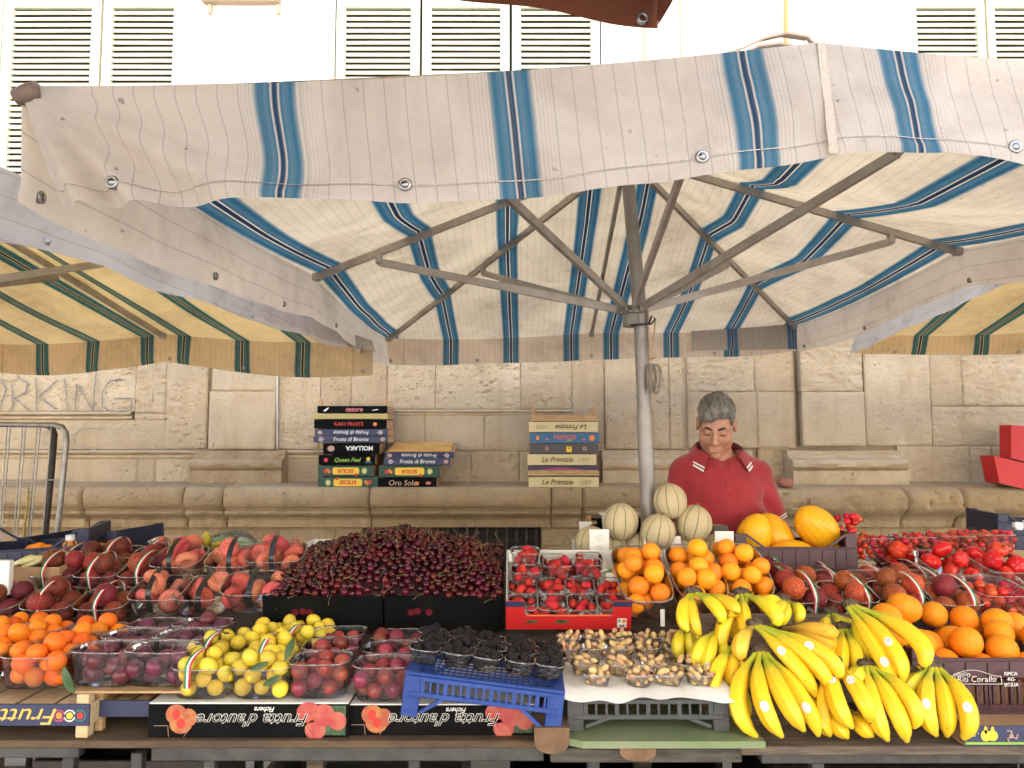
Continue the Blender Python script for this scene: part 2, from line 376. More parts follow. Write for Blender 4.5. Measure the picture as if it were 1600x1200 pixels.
# blocks: left, right, top, bottom, rough, style
for a, b, t, bt, ro, st in [
    (-310, -120, 545, 700, .012, 'pit'), (-120, 0, 545, 642, .016, 'pit'), (0, 210, 470, 643, .016, 'pit'), (-310, 210, 420, 470, .01, 'pit'),
    (-120, 258, 656, 702, .004, 'smooth'), (210, 258, 560, 646, .03, 'rust'), (210, 258, 470, 560, .012, 'pit'), (210, 258, 646, 656, .003, 'smooth'),
    (258, 324, 470, 702, .017, 'pit'), (432, 500, 470, 702, .012, 'pit'), (500, 548, 470, 702, .005, 'smooth'), (548, 604, 470, 702, .007, 'pit'),
    (604, 680, 540, 640, .017, 'pit'), (680, 813, 520, 640, .02, 'pit'), (813, 894, 520, 640, .018, 'pit'), (604, 894, 440, 520, .01, 'pit'),
    (604, 664, 640, 705, .006, 'smooth'), (664, 757, 640, 705, .006, 'smooth'), (757, 894, 640, 705, .007, 'smooth'), (500, 604, 440, 470, .01, 'pit'),
    (604, 735, 705, 762, .01, 'pit'), (735, 812, 705, 762, .014, 'pit'), (812, 868, 705, 762, .008, 'smooth'), (868, 950, 705, 762, .006, 'smooth'),
    (-310, 0, 716, 762, .005, 'smooth'), (0, 218, 716, 762, .006, 'smooth'), (218, 246, 716, 762, .006, 'smooth'), (246, 300, 716, 762, .016, 'pit'),
    (440, 604, 716, 762, .006, 'smooth'),
    (1352, 1456, 440, 697, .008, 'pit'), (1456, 1506, 440, 635, .018, 'rust'), (1506, 1620, 440, 634, .022, 'rust'),
    (1620, 1800, 440, 634, .022, 'rust'), (1456, 1620, 635, 697, .02, 'rust'), (1620, 1940, 635, 697, .02, 'rust'),
    (1400, 1512, 697, 762, .014, 'rust'), (1512, 1545, 697, 762, .014, 'rust'), (1545, 1760, 697, 762, .014, 'rust'), (1760, 1940, 697, 762, .012, 'rust'),
    (1183, 1234, 697, 762, .012, 'rust'), (894, 946, 440, 762, .006, 'smooth'), (1046, 1076, 440, 702, .012, 'pit')]:
    pblock(wb, a, b, t, bt, 0, ro * .72, st, res=.009 if -20 < a < 1600 and bt > 540 else .03)
# hidden courses up to the whitewashed storey, and the footing below the ledge
x = -4.7
while x < 4.9:
    block(wb, x, x + .58, at(0, 440, WY).z, 3.0, WY, .006, 'pit', seed=x * 3, res=.04); x += .58
onb(wb.obj('ashlar_wall', M['stone'], ang=60))
mo = MB(); zt = 3.02
mo.box((0, WY + .05, (0 + zt) / 2), (10, .04, zt)); onb(mo.obj('joint_mortar', M['mortar']))
# string mouldings
ml = MB()
def strip(mb, a, b, t, bt, prot, seed, chip=.006):
    p = at(a, 640, WY); q = at(b, 640, WY); p.z = at(800, t, WY).z; q.z = at(800, bt, WY).z; n = max(4, int((q.x - p.x) / .014)); prof = []
    zs = np.linspace(p.z, q.z, 9); xs = np.linspace(p.x, q.x, n)
    rows = []
    for i, z in enumerate(zs):
        u = i / 8; o = prot * (max(0, 1 - (2 * u * 2 - 1) ** 2) ** .5 if u < .5 else .55 * max(0, 1 - (4 * u - 3) ** 2) ** .5)
        ch = chip * np.clip(fbm(xs * 8, xs * 0 + z * 20, seed, 4) * 3 - 1.2, 0, 2)
        rows.append([(x_, WY + .004 - max(o - c_, -.002), z) for x_, c_ in zip(xs, ch)])
    mb.grid(rows[::-1])
for a, b, t, bt, pr in [(-310, 326, 703, 717, .03), (432, 604, 703, 717, .03), (-310, 208, 643, 656, .035), (604, 894, 640, 650, .018)]: strip(ml, a, b, t, bt, pr, a)
onb(ml.obj('string_moulding', M['stone'], ang=50))
# pilasters: shaft and base
def pilaster(stones, base, xs):
    s = MB()
    for a, b, t, bt, pr, ro, st in stones: pblock(s, a, b, t, bt, pr, ro, st, res=.009 if bt > 540 else .03, back=pr + .03)
    sh = onb(s.obj('pilaster', M['stone'], ang=60))
    if base:
        q = MB(); a, b, pr = base
        pa = at(a, 640, WY - pr); pb = at(b, 640, WY - pr); pa.z = at(800, 718, WY - pr).z; pb.z = at(800, 762, WY - pr).z; h = pa.z - pb.z; n = 40
        xs_ = np.linspace(pa.x, pb.x, n); rows = []
        for u, o in [(1.32, .3), (1.3, .42), (1.16, .42), (1.14, .55), (1.04, .55), (1.03, .75), (.97, .98), (.86, 1.06), (.74, 1.04), (.66, .9), (.63, .82), (.6, .98), (.58, 1.02), (.3, 1.02), (.0, 1.02)]:
            row = []
            for x_ in xs_:
                e = min(x_ - xs_[0], xs_[-1] - x_); pro = pr * o - .012 * float(np.clip(fbm(np.array([x_ * 10]), np.array([u * 4.0]), a, 4)[0] * 3 - 1.3, 0, 1.5))
                xx = x_ + (0 if e > 0 else 0)
                row.append((xx, WY - pro, pb.z + u * h))
            row[0] = (row[0][0], WY + .02, row[0][2]); row[-1] = (row[-1][0], WY + .02, row[-1][2])
            row[1] = (row[0][0] + .004, row[1][1], row[1][2]); row[-2] = (row[-1][0] - .004, row[-2][1], row[-2][2]); rows.append(row)
        q.grid(rows[::-1]); b_ = q.obj('pilaster_base', M['stone_dark' if a < 900 else 'stone'], ang=45); b_.parent = sh
    return sh
pilaster([(326, 430, 611, 702, .05, .004, 'smooth'), (330, 430, 470, 611, .053, .006, 'smooth')], (297, 443, .13), 0)
pilaster([(946, 1012, 440, 702, .025, .007, 'smooth'), (1012, 1046, 440, 702, .012, .010, 'pit')], (940, 1075, .10), 0)
pilaster([(1075, 1180, 440, 612, .034, .018, 'rust'), (1180, 1242, 440, 612, .031, .010, 'pit'), (1075, 1183, 612, 700, .035, .008, 'smooth'), (1183, 1243, 612, 700, .030, .008, 'smooth')], (1068, 1180, .11), 0)
pilaster([(1253, 1350, 440, 612, .075, .018, 'rust'), (1254, 1352, 612, 697, .075, .008, 'smooth')], (1236, 1418, .17), 0)
# ledge in long worn stones
LY = 4.66
def ledge(a, b, seed, soft=0.0):
    L = MB(); pa = at(a, 760, LY); pb = at(b, 760, LY); zt = at(800, 761, LY).z; n = max(6, int((pb.x - pa.x) / .016))
    z = lambda y: at(800, y, LY + .05).z
    prof = [(WY + .01, zt + .012), (LY + .19, zt + .006), (LY + .06, zt), (LY + .025, zt - .006), (LY + .01, zt - .025), (LY, zt - .06), (LY + .003, zt - .095), (LY + .02, zt - .122), (LY + .045, zt - .132),
            (LY + .047, zt - .14), (LY + .03, zt - .146), (LY + .032, zt - .162), (LY + .06, zt - .178), (LY + .10, zt - .192), (LY + .105, zt - .2), (LY + .095, zt - .206), (LY + .097, zt - .25), (WY + .02, zt - .252)]
    if soft:
        prof = [(WY + .01, zt + .012), (LY + .16, zt + .0), (LY + .06, zt - .005), (LY + .015, zt - .02), (LY - .01, zt - .05), (LY - .02, zt - .09), (LY - .012, zt - .13), (LY + .02, zt - .16), (LY + .06, zt - .18), (LY + .09, zt - .21), (LY + .1, zt - .25), (WY + .02, zt - .252)]
    # refine the profile
    pr = []
    for (y0, z0), (y1, z1) in zip(prof, prof[1:]):
        k = max(1, int(math.hypot(y1 - y0, z1 - z0) / .013))
        pr += [(y0 + (y1 - y0) * i / k, z0 + (z1 - z0) * i / k) for i in range(k)]
    pr.append(prof[-1]); xs = np.linspace(pa.x + .002, pb.x - .002, n); rows = []
    for i, (y, z_) in enumerate(pr):
        d = np.minimum(xs - xs[0], xs[-1] - xs); e = .02 * np.clip(1 - d / .02, 0, 1) ** 2
        no = (fbm(xs * 9, xs * 0 + i * .13, seed, 5) - .5) * (.016 + .03 * soft) - np.clip(fbm(xs * 26, xs * 0 + i * .36, seed + 2, 3) - .55, 0, 1) * (.05 + .06 * soft)
        f = 1 if 1 < i < len(pr) - 2 else 0
        rows.append([(x_, y - f * (nn - ee), z_ - f * .3 * ee) for x_, nn, ee in zip(xs, no, e)])
    L.grid(rows)
    m = len(pr); r0 = [r[0] for r in rows]; r1 = [r[-1] for r in rows]
    L.add(r0, [tuple(range(m))]); L.add(r1, [tuple(range(m))[::-1]])
    onb(L.obj('ledge', M['stone_dark'], ang=50))
for a, b in zip([-360, -120, 126, 284, 346, 576, 862, 911], [-120, 126, 284, 346, 576, 862, 911, 1050]): ledge(a, b, a % 31)
for a, b in zip([1050, 1196, 1418, 1506, 1700], [1196, 1418, 1506, 1700, 2020]): ledge(a, b, a % 31, 1.0)
# footing under the ledge with the barred cellar opening
fb = MB()
zt = at(800, 761, LY).z - .252; FY = 4.83
xs = [-4.9, -3.3, -2.6, -2.2, -1.9, -1.45, -1.1, at(566, 830, FY).x]
xs2 = [at(846, 830, FY).x, .75, 1.1, 1.6, 2.1, 2.6, 3.2, 5.0]
for arr in (xs, xs2):
    for a, b in zip(arr, arr[1:]):
        block(fb, a, b, zt - .12, zt, FY, .008, 'pit', seed=a * 5, res=.012, back=.2); block(fb, a, b, zt - .62, zt - .12, FY, .006, 'pit', seed=a * 9, res=.03, back=.2)
    block(fb, arr[0], arr[-1], .0, zt - .62, FY, .006, 'pit', seed=3, res=.06, back=.2)
block(fb, xs[-1], xs2[0], 0, zt - .5, FY, .006, 'pit', seed=4, res=.06, back=.2)
onb(fb.obj('footing_course', M['stone_dark'], ang=60))
gr = MB(); x = xs[-1] + .03
while x < xs2[0]: gr.box((x, FY + .05, zt - .25), (.014, .014, .5)); x += .062
for k in range(9): gr.box(((xs[-1] + xs2[0]) / 2, FY + .062, zt - .04 - k * .055), (xs2[0] - xs[-1], .004, .004))
win = MB(); win.box(((xs[-1] + xs2[0]) / 2, FY + .17, zt - .25), (xs2[0] - xs[-1], .02, .5)); cw = onb(win.obj('cellar_window', M['interior']))
o = gr.obj('window_grille', M['iron']); o.parent = cw
# whitewashed storey with its shuttered windows
zb, ztop = 3.0, 10.4
wins = [(at(-150, 100, WY).x, at(283, 100, WY).x), (at(522, 100, WY).x, at(940, 100, WY).x), (at(1423, 100, WY).x, at(1850, 100, WY).x)]
wz0, wz1 = at(0, 318, WY).z, 5.1
up = MB(); D = .2
xe = [-16] + [v for p in wins for v in p] + [16]
def quad(mb, a, b, c, d): mb.add([a, b, c, d], [(0, 1, 2, 3)])
for i in range(0, len(xe) - 1):
    a, b = xe[i], xe[i + 1]
    if i % 2 == 0: quad(up, (a, WY, zb), (b, WY, zb), (b, WY, ztop), (a, WY, ztop))
    else:
        quad(up, (a, WY, zb), (b, WY, zb), (b, WY, wz0), (a, WY, wz0)); quad(up, (a, WY, wz1), (b, WY, wz1), (b, WY, ztop), (a, WY, ztop))
        quad(up, (a, WY, wz0), (a, WY, wz1), (a, WY + D, wz1), (a, WY + D, wz0)); quad(up, (b, WY, wz0), (b, WY + D, wz0), (b, WY + D, wz1), (b, WY, wz1))
        quad(up, (a, WY, wz0), (b, WY, wz0), (b, WY + D, wz0), (a, WY + D, wz0)); quad(up, (a, WY, wz1), (a, WY + D, wz1), (b, WY + D, wz1), (b, WY, wz1))
        rd = MB(); rd.box(((a + b) / 2, WY + D + .02, (wz0 + wz1) / 2), (b - a + .1, .03, wz1 - wz0 + .1)); wo = onb(rd.obj('window', M['interior']))
        leaves = {1: [(-148, -2), (0, 153), (157, 288)], 3: [(524, 655), (659, 796), (800, 938)], 5: [(1425, 1544), (1548, 1690), (1694, 1848)]}[i]
        for la, lb in leaves:
            s = MB(); x0 = at(la, 100, WY).x; x1 = min(at(lb, 100, WY).x, b - .004); st = .062 if i != 5 else .05; yy = WY + .03
            s.box((x0 + st / 2, yy, (wz0 + wz1) / 2 + .01), (st, .045, wz1 - wz0 - .03), bev=.004); s.box((x1 - st / 2, yy, (wz0 + wz1) / 2 + .01), (st, .045, wz1 - wz0 - .03), bev=.004)
            rails = [(wz0 + .02, wz0 + .14), (at(0, 10, WY).z, at(0, -22, WY).z), (wz1 - .1, wz1 - .01)]
            for r0, r1 in rails: s.box(((x0 + x1) / 2, yy, (r0 + r1) / 2), (x1 - x0 - 2 * st, .042, r1 - r0))
            for (p0, p1) in ((rails[0][1], rails[1][0]), (rails[1][1], rails[2][0])):
                z = p0 + .018
                while z < p1 - .012:
                    s.box(((x0 + x1) / 2, yy, z), (x1 - x0 - 2 * st + .01, .009, .029), Euler((R(-28) + rng.uniform(-.05, .05), rng.uniform(-.004, .004), 0))); z += at(0, 100, WY).z * 0 + .0425
            o = s.obj('shutter', M['shutter']); o.parent = wo
            if i == 3 and la == 800: pass
onb(up.obj('plaster_wall', M['plaster']))
cr_ = MB(); cr_.box((0, WY + 2.4, 5.2), (32, 4, 10.4)); onb(cr_.obj('sun_stop_core', M['plaster']))  # unseen mass behind the wall, added to keep sunlight from leaking through
for s_ in (-1, 1):
    cr_ = MB(); cr_.box((s_ * 10.4, WY + .2, 1.5), (11.6, .4, 3.0), bev=.02); onb(cr_.obj('side_wall', M['stone']))
TM = mat('trim_stone', (.55, .42, .28), .8)
for a, b, t, bt in [(1003, 1010, -60, 140), (1060, 1066, -60, 140)]:
    p = at(a, t, WY); q = at(b, bt, WY); tr = MB(); tr.box(((p.x + q.x) / 2, WY - .008, (p.z + q.z) / 2), (q.x - p.x, .02, p.z - q.z), bev=.004); onb(tr.obj('wall_trim', TM))
tr = MB()
p = at(318, -6, WY); q = at(440, 8, WY); tr.box(((p.x + q.x) / 2, WY - .03, (p.z + q.z) / 2), (q.x - p.x, .07, p.z - q.z), bev=.01)
for a in (330, 436): p = at(a, 8, WY); tr.box((p.x, WY - .015, p.z - .04), (.025, .035, .07), bev=.008)
onb(tr.obj('wall_shelf', TM))
pp = MB(); p = at(1228, -50, WY - .03); q = at(1228, 140, WY - .03); pp.tube([p, q], .014, 8); p = at(433, 420, WY - .03); q = at(433, 702, WY - .03); pp2 = MB(); pp2.tube([p, q], .006, 6)
onb(pp.obj('downpipe', mat('ochre_pipe', (.55, .34, .12), .6), smooth=True)); onb(pp2.obj('cable', M['paint_white'], smooth=True))
cb = MB(); cb.tube([at(237, 470, 4.9), at(238, 520, 4.91), at(235, 560, 4.93), at(238, 600, 4.94), at(239, 628, 4.96)], .0045, 6)
tag(cb.obj('hanging_cord', mat('beige_cord', (.5, .4, .26), .8), smooth=True), 'thin beige cord dangling in front of the scratched letters on the stone wall', 'cord')
# scratched writing
gm = mat('charcoal_scratch', (.23, .20, .17), .95, col2=(.48, .40, .31), nscale=60, lo=.5, hi=.75)
gf = MB()
def scratch(mb, pts, wd=.005):
    P = []
    for (a, b), (c, d) in zip(pts, pts[1:]):
        k = max(2, int(math.hypot(c - a, d - b) / 5)); P += [(a + (c - a) * i / k, b + (d - b) * i / k) for i in range(k)]
    P.append(pts[-1]); W = [at(x_ + rng.uniform(-.7, .7), y_, WY - .016) for x_, y_ in P]
    mb.tube(W, [wd * (.55 + .6 * rng.random()) for _ in W], 5)
for st in [[(-6, 600), (4, 592), (8, 610), (2, 634), (-8, 640)], [(18, 600), (20, 632), (14, 644)], [(14, 598), (30, 590), (42, 598), (40, 612), (22, 622), (48, 644)],
           [(56, 590), (57, 644)], [(90, 594), (60, 620), (88, 640)], [(100, 592), (106, 644)], [(117, 642), (120, 600), (145, 642), (150, 585)],
           [(192, 592), (172, 594), (160, 612), (160, 636), (176, 644), (204, 640), (206, 622), (178, 622)]]: scratch(gf, st)
onb(gf.obj('graffiti', gm))
gm2 = mat('faint_scratch', (.40, .33, .26), .95)
for st in [[(78, 668), (66, 680), (66, 694), (82, 700)], [(158, 668), (128, 668), (112, 680), (114, 694), (130, 698), (152, 704)]]:
    gf2 = MB(); scratch(gf2, st, .004); onb(gf2.obj('faint_graffiti', gm2))
# unseen house across the street, added and sized to bounce sunlight onto the stall
ob = thing('added_street_house', 'unseen house front across the street, added to bounce sunlight onto the stall', 'building', (0, -9.5, 0))
OH = 11.5; m_ = MB(); m_.box((0, -2, OH / 2), (46, 4, OH)); m_.obj('wall', M['facade'], ob)
for k in range(-7, 8):
    for zc in (3.2, 6.6):
        q = MB(); q.box((k * 2.6, .03, zc), (1.0, .1, 1.8), bev=.02); q.box((k * 2.6, .09, zc - .95), (1.2, .2, .08)); q.obj('window', M['shutter'], ob)
q = MB(); q.box((0, .15, OH + .1), (46, .5, .2)); q.obj('cornice', M['facade'], ob)
# ---------------------------------------------------------------- umbrellas
FB = dict(base=(.84, .815, .80), stripe=(.06, .28, .48), stripe_dark=(.05, .12, .24), trans=(1.0, .80, .48))
M['cloth'] = fabric('striped_canvas', **FB, tfac=.60, dm_=.5, dirt_fold_shade=(.52, .42, .34))  # brown noise is canvas dirt and painted fold shading on the front valance
M['cloth_in'] = fabric('striped_canvas_roof', **dict(FB, trans=(1.0, .785, .47)), tfac=.54, sw=1.5)
M['cloth_side'] = fabric('striped_canvas_flap', **dict(FB, trans=(1.0, .80, .52)), tfac=.34, sw=1.5)
M['cloth_flap'] = fabric('grey_canvas_flap', (.56, .50, .43), (.56, .50, .43), (.5, .45, .4), (1.0, .8, .55), .25, dm_=.8)
M['cloth2'] = fabric('ochre_striped_canvas', (.80, .72, .58), (.05, .24, .29), (.04, .11, .13), (1.0, .76, .38), .68, sw=1.4)
M['cloth3'] = fabric('brown_canvas', (.16, .06, .035), (.16, .06, .035), (.14, .05, .03), (.6, .3, .15), .2, lines=False)
M['eyelet'] = mat('eyelet_metal', (.36, .34, .32), .35, .9)
UK = 1.12
def sz(z): return 1.55 + (z - 1.55) * UK
def umbrella(root, hw, hd, tips, crown, cloth, drop=.145, nval=(90, 90, 90, 90), shape=None, sag=.02, strut=True, cshift=0.0, hubz=1.96, frame='rib', flare=0.0, top=True, pole=True, eyelets=()):
    """rectangular market umbrella, half width hw, half depth hd (local x, y).  tips: heights of the eight rib ends,
    order front-left, front-mid, front-right, right-mid, back-right, back-mid, back-left, left-mid"""
    T = [(-hw, -hd), (0, -hd), (hw, -hd), (hw, 0), (hw, hd), (0, hd), (-hw, hd), (-hw, 0)]
    def edge(side, t):  # side 0 front (left to right), 1 right (front to back), 2 back (right to left), 3 left (back to front)
        i = side * 2; k = 0 if t < .5 else 1; u = t * 2 - k
        a = T[(i + k) % 8]; b = T[(i + k + 1) % 8]; za = tips[(i + k) % 8]; zb_ = tips[(i + k + 1) % 8]
        return Vector((a[0] + (b[0] - a[0]) * u, a[1] + (b[1] - a[1]) * u, za + (zb_ - za) * u - sag * 4 * u * (1 - u)))
    def ze(a, b):
        if abs(b) >= abs(a): return edge(0, (a + 1) / 2).z if b < 0 else edge(2, (1 - a) / 2).z
        return edge(1, (b + 1) / 2).z if a > 0 else edge(3, (1 - b) / 2).z
    N = 56; P = []; U = []
    for j in range(N + 1):
        b = -1 + 2 * j / N; row = []; ur = []
        for i in range(N + 1):
            a = -1 + 2 * i / N; r = max(abs(a), abs(b))
            if r < 1e-6: row.append((cshift, 0, crown)); ur.append((0, 0)); continue
            pa, pb = a / r, b / r; th = math.atan2(pb, pa); off = min(abs(((th / (PI / 4)) + .5) % 1 - .5) * 2, 1)
            z = crown + (ze(pa, pb) - crown) * r - .05 * math.sin(PI * min(r, 1)) * off * sag / .02
            z += .006 * (float(vnoise(np.array([a * 5 + 3]), np.array([b * 6]), hw)[0]) - .5)
            row.append((a * hw + cshift * (1 - r), b * hd, z)); ur.append((a * hw * (1 + .03 * (1 - abs(b))) / UK, b * hd / UK))
        P.append(row); U.append(ur)
    cm = MB(); cm.grid(P, U); canopy = cm.obj('canopy', M['cloth_in'] if cloth == M['cloth'] else cloth, root, smooth=True)
    outs = [(0, -1), (1, 0), (0, 1), (-1, 0)]
    vals = []
    for sd in range(4):
        n = nval[sd]
        if not n: vals.append(None); continue
        rows = []; uvs = []; K = 14
        for q in range(K + 1):
            row = []; ur = []
            for i in range(n + 1):
                t = i / n; e = edge(sd, t); v = q / K
                f = shape(sd, t, v) if shape else None
                if f is None:
                    s = t * (hw if sd % 2 == 0 else hd) * 2
                    f = (0, .010 * math.sin(s * 9 + sd) * v + .006 * math.sin(s * 23) * v + flare * v, drop * v + .006 * math.sin(s * 5 + 1) * v)
                al, ou, dn = f; o = outs[sd]; tv = {0: (1, 0), 1: (0, 1), 2: (-1, 0), 3: (0, -1)}[sd]
                hem = .004 if v > .86 else 0
                row.append((e.x + tv[0] * al + o[0] * (ou + hem), e.y + tv[1] * al + o[1] * (ou + hem), e.z - dn))
                ur.append((max(-.985, min(.985, e.x / UK)) if sd % 2 == 0 else (1.17 + dn * .5) * (1 if sd == 1 else -1), e.y / UK))
            rows.append(row); uvs.append(ur)
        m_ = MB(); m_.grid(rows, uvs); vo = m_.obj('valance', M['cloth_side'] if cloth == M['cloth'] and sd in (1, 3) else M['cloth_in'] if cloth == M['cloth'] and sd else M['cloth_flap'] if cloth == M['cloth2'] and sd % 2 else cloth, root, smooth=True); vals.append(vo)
        for (s2, t) in eyelets:
            if s2 != sd: continue
            i = int(round(t * n)); p = Vector(rows[int(K * .9)][i]); o = outs[sd]
            mt = Matrix.Rotation(PI / 2, 3, 'X') if sd % 2 == 0 else Matrix.Rotation(PI / 2, 3, 'Y')
            gmx = MB()
            for s_ in (1, -1):
                gmx.torus(p + Vector((o[0], o[1], 0)) * .003 * s_, .0075, .0028, mt, 14, 6)
            gmx.lathe([(.006, -.001), (.006, .001)], 12, p + Vector((o[0], o[1], 0)) * .005, mt)
            gmx.obj('eyelet', M['eyelet'], vo, smooth=True)
    # frame
    cr = Vector((cshift, 0, crown - .03))
    fr = [.49, .59, .49, .80, .49, .59, .49, .80]
    ends = []
    for k in range(8):
        e = Vector((T[k][0] * .985, T[k][1] * .985, tips[k] - .012)); rb = MB()
        rb.bar(cr, e, .016, .026); rb.box(e, (.03, .03, .03), bev=.004)
        j = cr.lerp(e, fr[k]); d = (e - cr).normalized()
        rb.box(j - Vector((0, 0, .024)), (.024, .024, .04), bev=.003); rb.obj('rib', M[frame], root); ends.append(j - Vector((0, 0, .036)))
    if strut:
        hub = Vector((cshift * .6, 0, hubz))
        for k in range(8):
            d = (ends[k] - hub); d.z = 0; d.normalize(); s = MB(); s.bar(hub + d * .036 + Vector((0, 0, .012)), ends[k], .015, .027); s.obj('strut', M[frame], root)
        h = MB(); h.lathe([(.026, -.05), (.034, -.048), (.034, -.004), (.050, -.002), (.050, .006), (.034, .008), (.034, .026)], 20, hub)
        for k in range(8):
            a = math.atan2(ends[k].y, ends[k].x - hub.x); h.box(hub + Vector((math.cos(a) * .047, math.sin(a) * .047, .012)), (.022, .022, .024), Euler((0, 0, a)), bev=.003)
        h.obj('hub', M['steelwhite'], root, ang=40)
    return edge, canopy, vals

HW, HD, FYU = 1.075 * UK, 1.5 * UK, 1.0 * UK
UC = Vector((.415 * UK, 2.5 * UK, 0)); YB = 4.0 * UK; YM = 2.5 * UK
zt_ = lambda px, py, Y: at(px, py, Y).z
tips = [zt_(45, 133, FYU), zt_(1300, 66, FYU), zt_(2135, 130, FYU), zt_(1505, 388, YM), zt_(1245, 508, YB), zt_(920, 520, YB), zt_(603, 528, YB), zt_(490, 428, YM)]
um = thing('market_umbrella', 'big white and blue striped market umbrella standing over the fruit stall', 'umbrella', UC)
BOT = [(-20, 318), (45, 318), (110, 316), (300, 314), (480, 314), (640, 309), (860, 301), (1000, 284), (1120, 266), (1300, 246), (1380, 241), (1470, 240), (1560, 252), (1640, 262), (1900, 280), (2200, 300)]
def main_shape(sd, t, v):
    if sd == 0:
        px = 800 + (UC.x - HW + 2 * HW * t) * 1200 / FYU
        y = np.interp(px, [b[0] for b in BOT], [b[1] for b in BOT])
        zb_ = at(px, y, FYU - .015).z; i = t * 2; k = 0 if t < .5 else 1; u = i - k
        ztop_ = tips[k] + (tips[k + 1] - tips[k]) * u - .02 * 4 * u * (1 - u)
        s = t * 2.15
        # pulls: creases fanning from the corner and from the middle rib
        r = math.hypot(s, v * .16); ang = math.atan2(v * .16, max(s, 1e-4))
        fold = .034 * math.sin(ang * 15 + .6) * min(1, r * 6) * math.exp(-r * 2.2) * (v ** .5)
        sm_ = abs(s - 1.075); fold += .024 * math.sin((sm_ * 34) / (1 + 2.2 * v) + v * 2) * math.exp(-sm_ * 5.5) * v ** .7
        fold += .010 * math.sin(s * 14 + v * 3) * v + .004 * math.sin(s * 37 + v * 5) * v
        fold += .026 * (float(fbm(np.array([s * 5]), np.array([v * 2.4 + s]), 3, 4)[0]) - .5) * v ** .5
        lf = max(0, 1 - s / .35)
        return (.020 * v + .048 * lf * v ** 1.3, fold + .008 * v, (ztop_ - zb_) * v)
    if sd == 3:
        s = (1 - t) * 3.0
        return (-.02 * v * max(0, 1 - s), .012 * math.sin(s * 6) * v + .006 * math.sin(s * 17) * v - .015 * v + .02 * v * max(0, 1 - s / .5), UK * (.150 + .02 * math.sin(s * 2.2 + .5) * (.3 + t * .2)) * v)
    if sd == 2:
        s = t * 2.15
        return (0, .010 * math.sin(s * 9) * v, UK * (.135 + .006 * math.sin(s * 7)) * v)
    s = t * 3.0
    return (0, .012 * math.sin(s * 6) * v + .02 * v, UK * (.135 + .01 * math.sin(s * 3)) * v)
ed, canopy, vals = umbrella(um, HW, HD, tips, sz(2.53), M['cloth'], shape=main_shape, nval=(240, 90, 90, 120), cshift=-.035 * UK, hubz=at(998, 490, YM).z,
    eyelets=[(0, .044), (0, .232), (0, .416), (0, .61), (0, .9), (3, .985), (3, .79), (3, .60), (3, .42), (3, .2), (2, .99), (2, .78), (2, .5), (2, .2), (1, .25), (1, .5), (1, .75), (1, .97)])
pm = MB()
pb, ph, pt = at(1016, 880, 2.95) - UC, at(1001, 500, YM) - UC, Vector((-.035 * UK, 0, sz(2.50)))
dirp = (pb - ph) / (pb.z - ph.z)
foot = ph + dirp * (0.06 - ph.z)
pm.tube([foot, ph + dirp * (at(1008, 640, 2.86).z - ph.z), ph + dirp * (at(1008, 636, 2.86).z - ph.z), ph, pt], [.0285, .0285, .026, .026, .0235], 20); pm.obj('pole', M['steelwhite'], um, ang=40)
q = MB(); q.box((foot.x, foot.y, .03), (.5, .5, .06), bev=.01); q.lathe([(.05, .06), (.045, .3), (.035, .31)], 16, (foot.x, foot.y, 0)); q.obj('base', M['iron'], um)
q = MB(); q.tube([at(985, 508, 2.766) - UC, at(1000, 507, 2.761) - UC, at(1018, 506, 2.766) - UC, at(1024, 498, 2.766) - UC, at(1018, 494, 2.766) - UC, at(1014, 506, 2.766) - UC], .004, 6); q.obj('pin', M['iron'], um, smooth=True)
# strap loops on top of the canopy
q = MB()
for pts in ([(1095, 96), (1150, 80), (1190, 62), (1225, 54), (1262, 60), (1272, 70)], [(1150, 88), (1180, 74), (1215, 70), (1250, 76)]):
    for a, b in zip(pts, pts[1:]): q.bar(at(a[0], a[1], 1.42 * UK) - UC, at(b[0], b[1], 1.42 * UK) - UC, .035, .004, up=(0, -.3, 1))
q.obj('strap', mat('beige_strap', (.42, .30, .20), .8), um)
q = MB(); P = []
for t_ in np.linspace(0, 1, 300):
    e = ed(0, t_); f0, f1 = main_shape(0, t_, .858), main_shape(0, t_, .868); P.append([(e.x + f0[0], e.y - f0[1] - .0025, e.z - f0[2]), (e.x + f1[0], e.y - f1[1] - .0035, e.z - f1[2])])
q.grid(P); q.obj('hem', mat('hem_stitch', (.30, .26, .22), .9, col2=(.5, .45, .40), nscale=160), um, smooth=True)
# seam, patch and corner sleeve
q = MB(); P = []
for v in np.linspace(0, 1, 15):
    f = main_shape(0, .5, v); e = ed(0, .5); P.append([(e.x - .004, e.y - f[1] - .003, e.z - f[2]), (e.x + .009, e.y - f[1] - .003, e.z - f[2])])
q.grid(P); q.obj('seam', mat('seam_cloth', (.48, .41, .34), .9, bump=.6, bscale=300), um, smooth=True)
q = MB(); P = []
for i in range(25):
    px = 1080 + 165 * i / 24; P.append([at(px, 503 + 3 * math.sin(i), YB - .02) - UC, at(px, 548 - 1.2 * i / 12, YB - .03) - UC])
U_ = [[(p[0].x / UK, 0), (p[1].x / UK, .1)] for p in P]; q.grid(P, U_); q.obj('patch', fabric('grey_patch', (.55, .50, .44), (.05, .2, .4), (.04, .07, .15), (.9, .75, .55), .25), um, smooth=True)
q = MB(); c = at(45, 150, FYU) - UC
q.lathe([(.007, -.02), (.013, -.018), (.0145, .0), (.013, .018), (.007, .02)], 14, c + Vector((-.002, 0, .004)), Matrix.Rotation(R(75), 3, 'Y') @ Matrix.Rotation(.2, 3, 'X')); q.obj('corner_sleeve', mat('worn_leather', (.17, .11, .08), .6), um, smooth=True)
